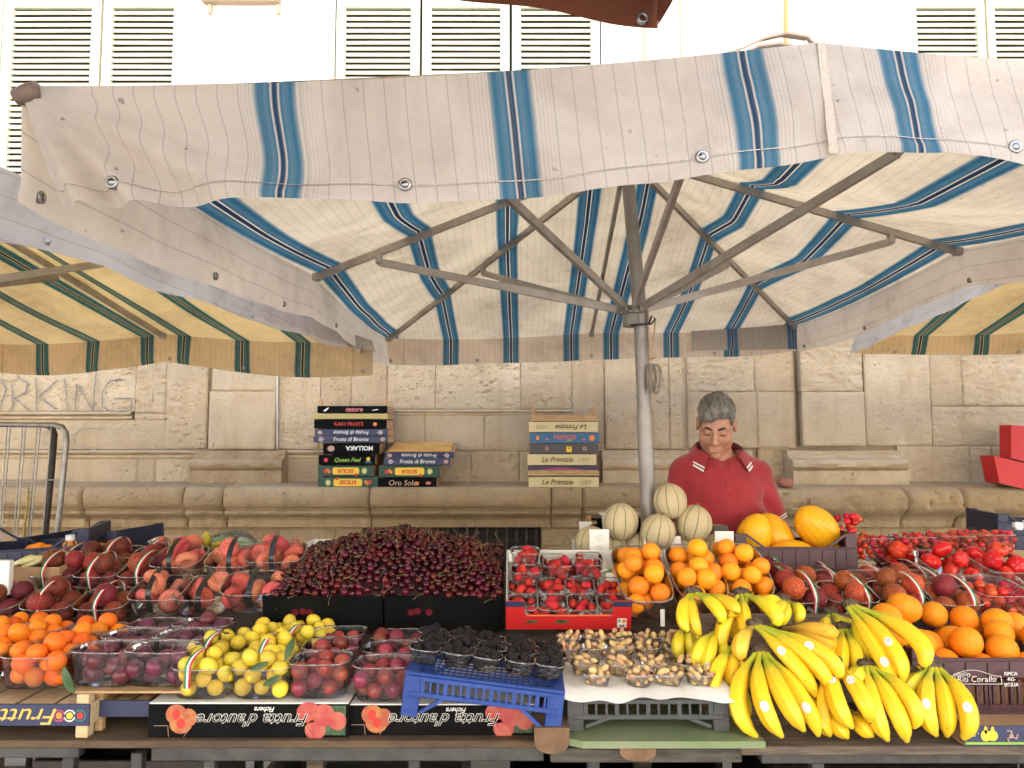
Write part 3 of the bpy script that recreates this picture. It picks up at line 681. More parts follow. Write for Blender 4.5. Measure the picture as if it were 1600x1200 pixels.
# hanging rope coil tied to the pole
rc = thing('rope_coil', 'coil of grey rope hanging from the hub of the striped umbrella pole', 'rope', at(1018, 560, 2.78))
q = MB(); L0 = at(1018, 560, 2.78)
for k in range(9):
    w_ = .008 + .012 * rng.random(); h_ = .080 + .03 * rng.random(); ya = rng.uniform(-.012, .012); xo = rng.uniform(-.006, .016)
    q.tube([(xo + .004 + w_ * math.sin(a), ya + .004 * math.cos(a * 2), -.02 - h_ / 2 + h_ / 2 * math.cos(a)) for a in np.linspace(0, 2 * PI, 22)], .0032, 5, cap=False)
q.obj('coil', mat('grey_rope', (.40, .34, .27), .9, bump=.8, bscale=400), rc, smooth=True)
q = MB(); q.tube([at(1012, 470, 2.78) - L0, at(1014, 520, 2.78) - L0, at(1016, 545, 2.78) - L0, at(1020, 556, 2.78) - L0], .0035, 5); q.tube([at(1024, 500, 2.78) - L0, at(1021, 530, 2.78) - L0, at(1018, 552, 2.78) - L0], .003, 5); q.tube([(-.008, 0, .0), (.012, -.004, .004), (.0, .008, -.004), (-.008, 0, 0)], .004, 5); q.obj('rope', M['woodpale'], rc, smooth=True)
# neighbour to the left, turned a little
c2 = Vector((-2.05 * UK, 2.17 * UK, 0)); rot2 = R(-15.8)
Rm = Matrix.Rotation(rot2, 3, 'Z')
u2 = thing('market_umbrella', 'ochre tinted striped umbrella beside the big one, over the wall with scratched letters', 'umbrella', c2, (0, 0, rot2))
def left_shape(sd, t, v):
    s = t * (2 * HW if sd % 2 == 0 else 2 * HD)
    if sd == 1: return (0, .012 * math.sin(s * 6) * v + .008 * math.sin(s * 19) * v * v, UK * (.20 - .15 * t ** 1.5 + .006 * math.sin(s * 11)) * v)
    return (0, .010 * math.sin(s * 9 + sd) * v + .006 * math.sin(s * 23) * v, UK * (.145 + .012 * math.sin(s * 4)) * v)
umbrella(u2, HW, HD, [sz(z) for z in (2.12, 2.17, 2.22, 2.13, 1.985, 2.06, 2.05, 2.10)], sz(2.52), M['cloth2'], shape=left_shape, hubz=sz(1.93), eyelets=[(1, .2), (1, .45), (1, .7), (1, .97), (2, .02), (2, .3), (2, .49)])
q = MB(); q.tube([(0, 0, .05), (0, 0, sz(2.48))], .027, 16); q.obj('pole', M['steelwhite'], u2, smooth=True); q = MB(); q.box((0, 0, .03), (.5, .5, .06), bev=.01); q.obj('base', M['iron'], u2)
# neighbour to the right
u3 = thing('market_umbrella', 'ochre tinted striped umbrella behind the big one, above the red boxes', 'umbrella', (2.84 * UK, 2.42 * UK, 0))
umbrella(u3, HW, HD, [sz(z) for z in (2.28, 2.25, 2.2, 2.15, 2.12, 2.12, at(1338, 520, 3.9).z, 2.24)], sz(2.6), M['cloth2'], drop=.10 * UK, flare=.03, hubz=sz(2.0), eyelets=[(2, .6), (2, .9), (3, .1), (3, .4)])
q = MB(); q.tube([(0, 0, .05), (0, 0, sz(2.56))], .027, 16); q.obj('pole', M['steelwhite'], u3, smooth=True); q = MB(); q.box((0, 0, .03), (.5, .5, .06), bev=.01); q.obj('base', M['iron'], u3)
# brown umbrella whose corner reaches in from the street side
K = at(1031, 12, 1.27); r4 = R(7)
d4 = Matrix.Rotation(r4, 3, 'Z') @ Vector((1.3, 1.3, 0)); c4 = Vector((K.x - d4.x, K.y - d4.y, 0))
u4 = thing('brown_umbrella', 'brown canvas umbrella reaching in overhead from the street, one eyelet in its corner', 'umbrella', c4, (0, 0, r4))
umbrella(u4, 1.3, 1.3, [2.7, 2.6, 2.5, 2.45, K.z + .06, K.z + .13, 2.6, 2.6], 3.1, M['cloth3'], drop=.085, flare=.0, hubz=2.3, eyelets=[(2, .012)], strut=True, sag=.004)
q = MB(); q.tube([(0, 0, .05), (0, 0, 2.98)], .03, 16); q.obj('pole', M['woodgrey'], u4, smooth=True)
# ---------------------------------------------------------------- tables and risers
def px_box(mb, a, b, t, bt, Y0, Y1, bev=.003):
    """box whose front face (at Y0) spans the given pixels, running back to Y1"""
    p = at(a, t, Y0); q = at(b, bt, Y0)
    return mb.box(((p.x + q.x) / 2, (Y0 + Y1) / 2, (p.z + q.z) / 2), (q.x - p.x, Y1 - Y0, p.z - q.z), bev=bev)
M['tablewood'] = mat('worn_plywood', (.11, .065, .034), .8, col2=(.065, .038, .02), nscale=7, bump=.3, bscale=50, stretch=(1, 4, 4))
M['bearer'] = mat('cut_timber', (.20, .115, .055), .8, col2=(.13, .07, .035), nscale=14, bump=.4, bscale=60)
ta = thing('trestle_table', 'long trestle table with worn brown plywood top and grey metal rails under the plums', 'table', (-.75, 2.3, 0))
zA = at(400, 1158, 1.93).z
def local(mb, o):
    mb.v = [tuple(Vector(v) - o.location) for v in mb.v]; return mb
q = MB(); q.box((-.86, 2.48, zA - .009), (1.86, 1.1, .018), bev=.003); local(q, ta).obj('table_top', M['tablewood'], ta)
q = MB(); px_box(q, 236, 850, 1166, 1190, 1.935, 1.965); local(q, ta).obj('rail', M['steel'], ta)
q = MB(); px_box(q, -160, 122, 1167, 1185, 1.945, 1.975); local(q, ta).obj('rail', M['steel'], ta)
for a, b in ((98, 124), (208, 226), (322, 338), (640, 656)):
    p = at((a + b) / 2, 1180, 2.0); q = MB(); q.box((p.x, 2.0, (zA - .05) / 2), (.028, .028, zA - .05), bev=.002); local(q, ta).obj('leg', M['steel'], ta)
    q = MB(); q.box((p.x, 2.95, (zA - .03) / 2), (.028, .028, zA - .03), bev=.002); local(q, ta).obj('leg', M['steel'], ta)
tb = thing('trestle_table', 'trestle table with green painted plywood top on rough beams under the bananas', 'table', (.9, 2.3, 0))
zB = at(1000, 1152, 1.87).z
q = MB(); P = [at(868, 1143, 1.94), at(880, 1152, 1.87), at(910, 1158, 1.845), at(1000, 1158, 1.845), at(1196, 1158, 1.845)]
poly = [(p.x, p.y) for p in P] + [(.62, 2.9), (.1, 2.9)]
n = len(poly); V = [(x, y, zB) for x, y in poly] + [(x, y, zB - .016) for x, y in poly]
q.add(V, [tuple(range(n)), tuple(range(2 * n - 1, n - 1, -1))] + [(i, i + n, (i + 1) % n + n, (i + 1) % n) for i in range(n)]); local(q, tb).obj('table_top', M['ply'], tb)
zB2 = zB - .02
q = MB(); q.box((1.25, 2.42, zB2 - .012), (1.42, 1.1, .02), bev=.003); local(q, tb).obj('under_board', M['woodgrey'], tb)
q = MB(); px_box(q, 860, 1160, 1170, 1192, 1.90, 1.95); local(q, tb).obj('beam', M['plankgrey'], tb)
q = MB(); px_box(q, 1190, 1760, 1173, 1194, 1.90, 1.94); local(q, tb).obj('beam', M['steel'], tb)
for a, b, t, bt in ((835, 890, 1138, 1179), (969, 1026, 1162, 1190)):
    p = at(a, t, 1.855); r_ = at(b, bt, 1.855); cx = (p.x + r_.x) / 2; hw_ = (r_.x - p.x) / 2; h_ = p.z - r_.z; q = MB()
    O = [(cx - hw_, p.z)] + [(cx - hw_ * math.cos(u), p.z - h_ * (.45 + .55 * math.sin(u) ** .7)) for u in np.linspace(0, PI, 14)] + [(cx + hw_, p.z)]
    k = len(O); q.add([(x, 1.858, z) for x, z in O] + [(x, 2.5, z) for x, z in O], [tuple(range(k))[::-1], tuple(range(k, 2 * k))] + [(i, (i + 1) % k, (i + 1) % k + k, i + k) for i in range(k)])
    local(q, tb).obj('bearer', M['bearer'], tb)
for x_ in (.2, .75, 1.3, 1.85):
    for y_ in (1.96, 2.9): q = MB(); q.box((x_, y_, (zB2 - .06) / 2), (.03, .03, zB2 - .06), bev=.002); local(q, tb).obj('leg', M['steel'], tb)
# dark boxes added under the tables to deepen the shade there
def under(x, y, w_, h_, d_, m_, lab):
    o = thing('shade_filler_box', lab, 'box', (x, y, 0)); q = MB(); t_ = .012
    q.box((0, -d_ / 2, h_ / 2), (w_, t_, h_), bev=.002); q.box((0, d_ / 2, h_ / 2), (w_, t_, h_), bev=.002); q.box((-w_ / 2, 0, h_ / 2), (t_, d_ - t_, h_), bev=.002); q.box((w_ / 2, 0, h_ / 2), (t_, d_ - t_, h_), bev=.002)
    q.obj('wall', m_, o); q = MB(); q.box((0, 0, .008), (w_ - t_, d_ - t_, .01)); q.obj('bottom', m_, o)
under(-1.15, 2.5, .5, .62, .35, M['iron'], 'dark box added for shade under the plywood table beneath the apricots')
under(-.45, 2.6, .6, .55, .4, mat('grey_bin', (.12, .11, .10), .7), 'grey box added for shade under the plywood table beneath the yellow plums')
under(.3, 2.5, .6, .6, .4, M['black'], 'black box added for shade under the table beneath the blue crate')
under(1.1, 2.5, .7, .62, .4, M['black'], 'black box added for shade under the table beneath the bananas')
# raised boards behind the front row
rs = thing('display_riser', 'low wooden riser behind the front row carrying the sloping fruit boxes', 'riser', (.2, 2.7, 0))
q = MB()
RIS = [(2.40, .93), (2.92, 1.075)]
def riser_z(Y): return RIS[0][1] + (Y - RIS[0][0]) * (RIS[1][1] - RIS[0][1]) / (RIS[1][0] - RIS[0][0])
V = []
for x_ in (-1.75, 1.95):
    V += [(x_, RIS[0][0], RIS[0][1] - .01), (x_, RIS[1][0], RIS[1][1] - .01), (x_, RIS[1][0], RIS[1][1] - .03), (x_, RIS[0][0], RIS[0][1] - .03)]
q.add(V, [(0, 1, 5, 4), (3, 7, 6, 2), (0, 4, 7, 3), (1, 2, 6, 5), (0, 3, 2, 1), (4, 5, 6, 7)]); local(q, rs).obj('board', M['woodgrey'], rs)
for x_ in (-1.6, -.6, .4, 1.6):
    q = MB(); q.box((x_, 2.44, (.90) / 2), (.05, .05, .90)); local(q, rs).obj('support', M['woodgrey'], rs); q = MB(); q.box((x_, 2.88, 1.03 / 2), (.05, .05, 1.03)); local(q, rs).obj('support', M['woodgrey'], rs)
bt_ = thing('back_table', 'narrow wooden table behind the stall carrying the melons and small tomatoes', 'table', (.6, 3.06, 0))
zK = 1.0
q = MB(); q.box((.35, 3.0, zK - .012), (4.1, .46, .02)); local(q, bt_).obj('table_top', M['woodgrey'], bt_)
for x_ in (-1.5, -.5, .45, 1.4, 2.2): q = MB(); q.box((x_, 3.1, (zK - .03) / 2), (.04, .04, zK - .03)); local(q, bt_).obj('leg', M['woodgrey'], bt_)

# ---------------------------------------------------------------- crates
def frame_of(loc, rot): return Matrix.Translation(loc) @ Euler(rot).to_matrix().to_4x4()
def wood_crate(label, w_, d_, h_, panel, loc, rot=(0, 0, 0), post=.02, flipped=False, group=None, deco=None, wood='wood', ph=None, slat_top=False, name='wooden_crate', posts_up=.0):
    """shallow wooden fruit crate, origin under its middle; flipped stands it upside down"""
    o = thing(name, label, 'crate', Vector(loc) + (Vector((0, 0, h_)) if flipped else Vector((0, 0, 0))), (rot[0], rot[1] + (PI if flipped else 0), rot[2]), group)
    wd = M[wood]; ph = ph or h_ * .86; t_ = .006
    z0 = (h_ - ph) * .4
    q = MB(); q.box((0, -d_ / 2 + t_ / 2, z0 + ph / 2), (w_, t_, ph), bev=.0012); f = q.obj('front_panel', panel, o)
    q = MB(); q.box((0, d_ / 2 - t_ / 2, z0 + ph / 2), (w_, t_, ph), bev=.0012); q.obj('back_panel', panel, o)
    for s in (-1, 1):
        q = MB(); q.box((s * (w_ / 2 - t_ / 2), 0, z0 + ph / 2), (t_, d_ - 2 * t_ - .002, ph), bev=.0012); q.obj('side_panel', wd, o)
        for s2 in (-1, 1):
            q = MB(); q.box((s * (w_ / 2 - t_ - post / 2 - .001), s2 * (d_ / 2 - t_ - post / 2 - .001), (h_ + posts_up) / 2), (post, post, h_ + posts_up), bev=.0015); q.obj('corner_post', wd, o)
    q = MB()
    for k in range(5): q.box((-w_ / 2 + (k + .5) * w_ / 5, 0, z0 + .004), (w_ / 5 - .012, d_ - 2 * t_ - .004, .004))
    q.obj('base_slats', wd, o)
    if deco: deco(f, w_, d_, h_, z0, ph)
    return o
def flat(mb, pts, y, t_=.0008):
    """flat printed shape in the x-z plane at y"""
    n = len(pts); mb.add([(x, y, z) for x, z in pts] + [(x, y + t_, z) for x, z in pts], [tuple(range(n)), tuple(range(2 * n - 1, n - 1, -1))] + [(i, i + n, (i + 1) % n + n, (i + 1) % n) for i in range(n)])
    return mb
def disc(mb, x, z, r, y, n=16, rz=None):
    return flat(mb, [(x + r * math.cos(a), z + (rz or r) * math.sin(a)) for a in [2 * PI * k / n for k in range(n)]], y)
def ringm(mb, x, z, r0, r1, y, n=20):
    P = [[(x + r * math.cos(2 * PI * k / n), y, z + r * math.sin(2 * PI * k / n)) for k in range(n + 1)] for r in (r0, r1)]
    return mb.grid(P)
pr = lambda n, c, r=.55: mat('print_' + n, c, r)
for n_, c_ in dict(navy=(.025, .03, .075), green=(.012, .05, .028), cream=(.62, .50, .27), blue=(.03, .12, .24), grey=(.065, .055, .055), purple=(.05, .03, .07), red=(.55, .03, .02), yellow=(.80, .50, .03), white=(.75, .72, .66), orange=(.75, .22, .03), brown=(.08, .045, .02), lime=(.22, .36, .04), pink=(.55, .14, .14), peach=(.75, .20, .07), leaf=(.03, .10, .02), gold=(.70, .42, .08), tan=(.45, .28, .20), magenta=(.45, .05, .16), teal=(.03, .16, .15), lavender=(.35, .18, .35)).items(): M[n_] = pr(n_, c_)
def put(mb, nm, m_, par): return mb.obj(nm, M[m_], par)
def deco_text(txt, size, col, shear=.25, bold=.012, x=0, zf=.5, extra=None, sx=1.0):
    def f(p, w_, d_, h_, z0, ph):
        if txt: lettering(txt, size, M[col], p, (x, -d_ / 2 - .001, z0 + ph * zf), shear=shear, bold=bold, sx=sx)
        if extra: extra(p, w_, -d_ / 2 - .0012, z0 + ph * .5, ph)
    return f
def ex_bronte(p, w_, y, z, ph):
    q = MB(); ringm(q, -w_ * .40, z, .009, .0125, y); disc(q, -w_ * .40, z, .004, y); put(q, 'emblem', 'white', p)
    q = MB(); flat(q, [(-w_ * .40 + .014, z - .003), (-w_ * .40 + .03, z), (-w_ * .40 + .014, z + .004)], y); put(q, 'emblem', 'pink', p)
    q = MB(); disc(q, w_ * .43, z, .015, y, rz=.012); put(q, 'picture', 'tan', p)
def ex_sicilia(p, w_, y, z, ph):
    q = MB(); a = w_ * .24; b = ph * .33; r_ = .012
    flat(q, [(sx * (a - r_ + r_ * math.cos(t)), z + sz * (b - r_ + r_ * math.sin(t))) for sx, sz, ts in ((1, 1, (0, .8, 1.57)), (-1, 1, (1.57, .8, 0)), (-1, -1, (0, .8, 1.57)), (1, -1, (1.57, .8, 0))) for t in ts], y + .0006); put(q, 'panel', 'yellow', p)
    q = MB(); disc(q, -w_ * .33, z, .018, y, rz=.020); put(q, 'picture', 'lime', p); q = MB(); disc(q, -w_ * .33, z, .012, y - .001, rz=.015); put(q, 'picture', 'cream', p)
    q = MB(); disc(q, w_ * .30, z + .004, .010, y); disc(q, w_ * .33, z - .006, .009, y); put(q, 'picture', 'orange', p); q = MB(); disc(q, w_ * .37, z + .003, .012, y); disc(q, -w_ * .18, z + ph * .36, .010, y - .001); put(q, 'picture', 'red', p)
def ex_primizie(p, w_, y, z, ph):
    q = MB(); x0 = w_ * .31
    for (a, b, c, d) in ((-.03, -.006, .0, .012), (.0, .012, .035, .010), (-.03, -.006, .01, -.010), (.01, -.010, .034, .009), (.0, .012, .01, -.010), (.034, .009, .028, -.014), (-.01, .0, .03, .002)):
        q.bar((x0 + a, y, z + b), (x0 + c, y, z + d), .0012, .0018, up=(0, 1, 0))
    put(q, 'emblem', 'brown', p); q = MB()
    for k in (-1, 0, 1): q.box((k * w_ / 4.2, y + .0008, z), (.0012, .0008, ph * .98))
    put(q, 'slat_joint', 'tan', p)
LYF = 4.71
def ledge_crate(label, a, b, t, bt, panel, deco=None, flipped=False, d_=.27, group=None, ph=None, Y=LYF, rot=(0, 0, 0), wood='wood', posts_up=0, drop=.0):
    p = at(a, t, Y); q = at(b, bt, Y); w_ = q.x - p.x; h_ = p.z - q.z
    return wood_crate(label, w_, d_, h_ - .0015, M[panel] if isinstance(panel, str) else panel, ((p.x + q.x) / 2, Y + d_ / 2, q.z - drop), rot, flipped=flipped, deco=deco, group=group, ph=ph or (h_ - .004), posts_up=posts_up, wood=wood)
GA, GB, GC = 'crates of the tall dark stack on the ledge', 'crates of the low stack under the orange lid', 'cream crates stacked beside the pole'
TS = .034
ledge_crate('green crate with upright SICILIA lettering, bottom of the tall dark stack', 497, 590, 744.5, 763, 'green', deco_text('SICILIA', .034, 'red', .2, .03, extra=ex_sicilia), group=GA)
ledge_crate('green crate with upside down SICILIA lettering, second in the tall dark stack', 497, 584, 727, 744.5, 'green', deco_text('SICILIA', .032, 'red', .2, .03, extra=ex_sicilia), True, group=GA)
def ex_queen(p, w_, y, z, ph):
    q = MB(); disc(q, -w_ * .37, z, .013, y); put(q, 'emblem', 'red', p); q = MB(); disc(q, w_ * .38, z + .006, .012, y); put(q, 'picture', 'yellow', p); q = MB(); flat(q, [(w_ * .32, z - .018), (w_ * .44, z - .018), (w_ * .41, z - .005), (w_ * .35, z - .005)], y); put(q, 'picture', 'blue', p)
ledge_crate('black crate with lime green Queen Feel lettering in the tall dark stack', 498, 586, 710, 727, 'black', deco_text('Queen Feel', .034, 'lime', .35, .03, x=-.0, extra=ex_queen), group=GA)
def ex_moll(p, w_, y, z, ph):
    q = MB(); disc(q, w_ * .36, z, .022, y, rz=.018); put(q, 'picture', 'tan', p)
ledge_crate('black crate with upside down cream MOLLAKA lettering in the tall dark stack', 505, 593, 691.5, 710, 'black', deco_text('MOLLAKA', .036, 'white', 0, .04, x=-.05, zf=.45, extra=ex_moll), True, group=GA)
ledge_crate('navy crate with upright Frutta di Bronte lettering in the tall dark stack', 490, 606, 681, 691.5, 'navy', deco_text('Frutta di Bronte', .033, 'white', .2, .004, extra=ex_bronte), group=GA)
ledge_crate('navy crate with upside down Frutta di Bronte lettering in the tall dark stack', 492, 606, 670, 681, 'navy', deco_text('Frutta di Bronte', .033, 'white', .2, .004, extra=ex_bronte), True, group=GA)
def ex_kaki(p, w_, y, z, ph):
    q = MB(); disc(q, w_ * .34, z, .012, y); put(q, 'picture', 'orange', p)
ledge_crate('black crate with red KAKI FRUITS lettering below the topmost crate', 491, 604, 655, 670, 'black', deco_text('KAKI FRUITS', .032, 'red', 0, .01, x=-.01, extra=ex_kaki), group=GA)
ledge_crate('plain pale crate without lettering between the two topmost black crates', 488, 606, 645.5, 655, mat('pale_board', (.42, .33, .12), .8), None, group=GA, d_=.28)
def ex_nat(p, w_, y, z, ph):
    q = MB(); flat(q, [(-w_ * .42, z - .01), (-w_ * .38, z - .012), (-w_ * .33, z + .012), (-w_ * .36, z + .009)], y); put(q, 'emblem', 'white', p); q = MB(); flat(q, [(w_ * .28, z - .008), (w_ * .38, z - .002), (w_ * .36, z + .002), (w_ * .3, z - .002)], y); put(q, 'emblem', 'white', p)
ledge_crate('black crate with pink nature lettering, topmost of the tall dark stack', 496, 605, 633.5, 645.5, 'black', deco_text('nature', .040, 'pink', .3, .02, x=.01, extra=ex_nat), group=GA, posts_up=.04)
def ex_oro(p, w_, y, z, ph):
    q = MB(); disc(q, w_ * .17, z - .002, .011, y - .001); put(q, 'picture', 'orange', p); q = MB(); disc(q, w_ * .36, z, .016, y, rz=.01); put(q, 'picture', 'pink', p)
ledge_crate('black crate with upright Oro Sole lettering, bottom of the low stack', 591, 682, 746, 763, 'black', deco_text('Oro Sole', .046, 'tan', .15, .008, x=-.03, extra=ex_oro), group=GB)
ledge_crate('green crate with upside down SICILIA lettering in the low stack', 592, 688, 727, 746, 'green', deco_text('SICILIA', .032, 'red', .2, .03, extra=ex_sicilia), True, group=GB)
ledge_crate('navy crate with upright Frutta di Bronte lettering in the low stack', 600, 704, 715, 727, 'navy', deco_text('Frutta di Bronte', .033, 'white', .2, .004, extra=ex_bronte), group=GB, d_=.29)
oc = ledge_crate('upside down Frutta di Bronte crate tipped forward with an orange bottom, top of low stack', 601, 709, 704, 714.5, 'navy', deco_text('Frutta di Bronte', .033, 'white', .2, .004, extra=ex_bronte), True, group=GB, d_=.30, rot=(R(-11), 0, 0))
oc.location.z += .020
q = MB(); q.box((0, 0, -.004), (.38, .295, .005), bev=.001); q.obj('bottom_board', mat('orange_board', (.62, .33, .08), .8, col2=(.5, .25, .05), nscale=9), oc)
ledge_crate('cream crate with upright Le Primizie lettering, bottom of the pale stack', 826, 936, 744.5, 762, 'cream', deco_text('Le Primizie', .043, 'brown', .3, .014, x=-.04, extra=ex_primizie), group=GC)
def ex_purp(p, w_, y, z, ph):
    q = MB(); q.box((0, y + .0004, z - ph * .18), (w_ * 1.002, .003, ph * .5)); q.obj('plank', M['wood'], p)
    q = MB(); flat(q, [(-w_ * .38, z + ph * .1), (-w_ * .1, z + ph * .28), (w_ * .1, z + ph * .26), (w_ * .3, z + ph * .1), (0, z + ph * .16)], y - .0004); put(q, 'stripe', 'magenta', p)
ledge_crate('wooden crate with dark purple striped edge, second in the pale stack', 825, 936, 727, 744.5, 'purple', deco_text('', .03, 'white', extra=ex_purp), group=GC)
ledge_crate('cream crate with upright Le Primizie lettering, third in the pale stack', 824, 932, 709, 727, 'cream', deco_text('Le Primizie', .043, 'brown', .3, .014, x=-.03, extra=ex_primizie), group=GC)
def ex_grey(p, w_, y, z, ph):
    q = MB(); q.box((w_ * .07, y, z - .004), (.032, .002, .034)); put(q, 'panel', 'yellow', p); q = MB(); disc(q, w_ * .07, z + .003, .005, y - .0016); put(q, 'emblem', 'brown', p)
    q = MB(); ringm(q, -w_ * .25, z, .006, .012, y); put(q, 'emblem', 'tan', p); q = MB(); ringm(q, w_ * .30, z, .006, .013, y); put(q, 'emblem', 'tan', p)
ledge_crate('dark grey crate with a yellow square label in the pale stack', 828, 935, 692.5, 709, 'grey', deco_text('', .03, 'white', extra=ex_grey), group=GC)
def ex_blue(p, w_, y, z, ph):
    q = MB(); disc(q, w_ * .39, z, .018, y); put(q, 'picture', 'orange', p); q = MB(); disc(q, -w_ * .39, z, .011, y, rz=.014); put(q, 'picture', 'orange', p); q = MB(); flat(q, [(0, z - .022), (w_ * .12, z - .018), (w_ * .08, z - .008)], y); put(q, 'picture', 'lime', p); q = MB(); disc(q, w_ * .27, z - .01, .011, y, rz=.006); put(q, 'picture', 'pink', p); q = MB(); disc(q, -w_ * .25, z - .008, .01, y, rz=.006); put(q, 'picture', 'pink', p)
ledge_crate('blue crate with orange red lettering and fruit pictures in the pale stack', 828, 937, 675.5, 692.5, 'blue', deco_text('PRIMIZIE', .036, 'pink', 0, .03, zf=.55, extra=ex_blue), group=GC)
ledge_crate('cream crate with upside down Le Primizie lettering, below the bare top crate', 826, 934, 658.5, 675.5, 'cream', deco_text('Le Primizie', .043, 'brown', .3, .014, x=-.05, extra=ex_primizie), True, group=GC)
ledge_crate('bare wooden crate with raised corner posts, topmost of the pale stack', 830, 934, 648, 658.5, M['wood'], None, group=GC, posts_up=.05)

# plastic crates
def plastic_crate(label, w_, d_, h_, m_, loc, rot=(0, 0, 0), band=.045, group=None, slots=16, name='plastic_crate'):
    """stacking crate turned upside down: latticed deck on top, slotted band round it, four corner legs with braces"""
    o = thing(name, label, 'crate', loc, rot, group); b = .004
    q = MB()
    for k in range(24): q.box((-w_ / 2 + .03 + k * (w_ - .06) / 23, 0, h_ - .003), (.0035, d_ - .03, .004))
    for k in range(13): q.box((0, -d_ / 2 + .02 + k * (d_ - .04) / 12, h_ - .0035), (w_ - .03, .0035, .003))
    for s in (-1, 1): q.box((s * (w_ / 2 - .014), 0, h_ - .004), (.028, d_, .008), bev=.002); q.box((0, s * (d_ / 2 - .011), h_ - .0045), (w_ - .05, .022, .007), bev=.002)
    q.obj('deck', m_, o)
    for s in (-1, 1):
        q = MB(); y = s * (d_ / 2 - .006)
        q.box((0, y, h_ - .015), (w_ - .03, .010, .012), bev=.002); q.box((0, y, h_ - band - .006), (w_ - .03, .012, .012), bev=.002)
        for k in range(slots + 1): q.box((-w_ / 2 + .045 + k * (w_ - .09) / slots, y, h_ - .02 - (band - .022) / 2), (.005 if k % 3 else .010, .008, band - .018))
        for sx in (-1, 1): q.bar((sx * (w_ / 2 - .045), y, .012), (sx * (w_ / 2 - .10), y, h_ - band - .008), .008, .010, up=(0, 1, 0))
        q.obj('front_side' if s < 0 else 'back_side', m_, o)
        q = MB(); x = s * (w_ / 2 - .006)
        q.box((x, 0, h_ - .03), (.009, d_ - .06, .05), bev=.002)
        q.obj('end_side', m_, o)
        for s2 in (-1, 1):
            q = MB(); cx, cy_ = s * (w_ / 2 - .020), s2 * (d_ / 2 - .018)
            q.box((cx, cy_ + s2 * .012, h_ / 2 - .004), (.040, .008, h_ - .008), bev=.002); q.box((cx + s * .014, cy_, h_ / 2 - .004), (.008, .030, h_ - .010), bev=.002)
            for zz in (.012, h_ * .42): q.box((cx, cy_ + s2 * .009, zz), (.038, .016, .005), bev=.001)
            q.box((cx - s * .016, cy_ + s2 * .008, h_ / 2 - .004), (.006, .018, h_ - .01), bev=.001); q.obj('leg', m_, o)
    return o
M['blueplast'] = mat('blue_plastic', (.010, .040, .20), .45, bump=.12, bscale=90, col2=(.02, .055, .24), nscale=12)
M['greyplast'] = mat('dark_grey_plastic', (.045, .046, .048), .5, bump=.12, bscale=90, col2=(.065, .064, .062), nscale=12)
M['maroonplast'] = mat('maroon_plastic', (.060, .022, .030), .45, bump=.12, bscale=80, col2=(.085, .035, .042), nscale=12)
M['navyplast'] = mat('navy_plastic', (.012, .016, .05), .5)
BL = at(636, 1049, 1.87); BR = at(886, 1079, 1.87); BW = (BR - BL).length; BROLL = math.atan2(BL.z - BR.z, BR.x - BL.x); BH = .105
BO = (BL + BR) / 2; FBl = Matrix.Translation((BO.x, 1.87 + .165, BO.z)) @ Euler((0, BROLL, R(-1.5))).to_matrix().to_4x4()   # frame on the deck of the blue crate
cl = FBl @ Vector((0, 0, -BH)); plastic_crate('blue plastic crate turned upside down and tilted under the black mulberries', BW, .33, BH, M['blueplast'], cl, (0, BROLL, R(-1.5)))
GL = at(886, 1087, 1.90); GR_ = at(1140, 1090, 1.90); GWd = GR_.x - GL.x; GZ = GL.z; GH = GZ - zB - .001
plastic_crate('dark grey plastic crate turned upside down under white paper and pale mulberries', GWd, .22, GH, M['greyplast'], ((GL.x + GR_.x) / 2, 1.90 + .11, zB + .001), slots=12)
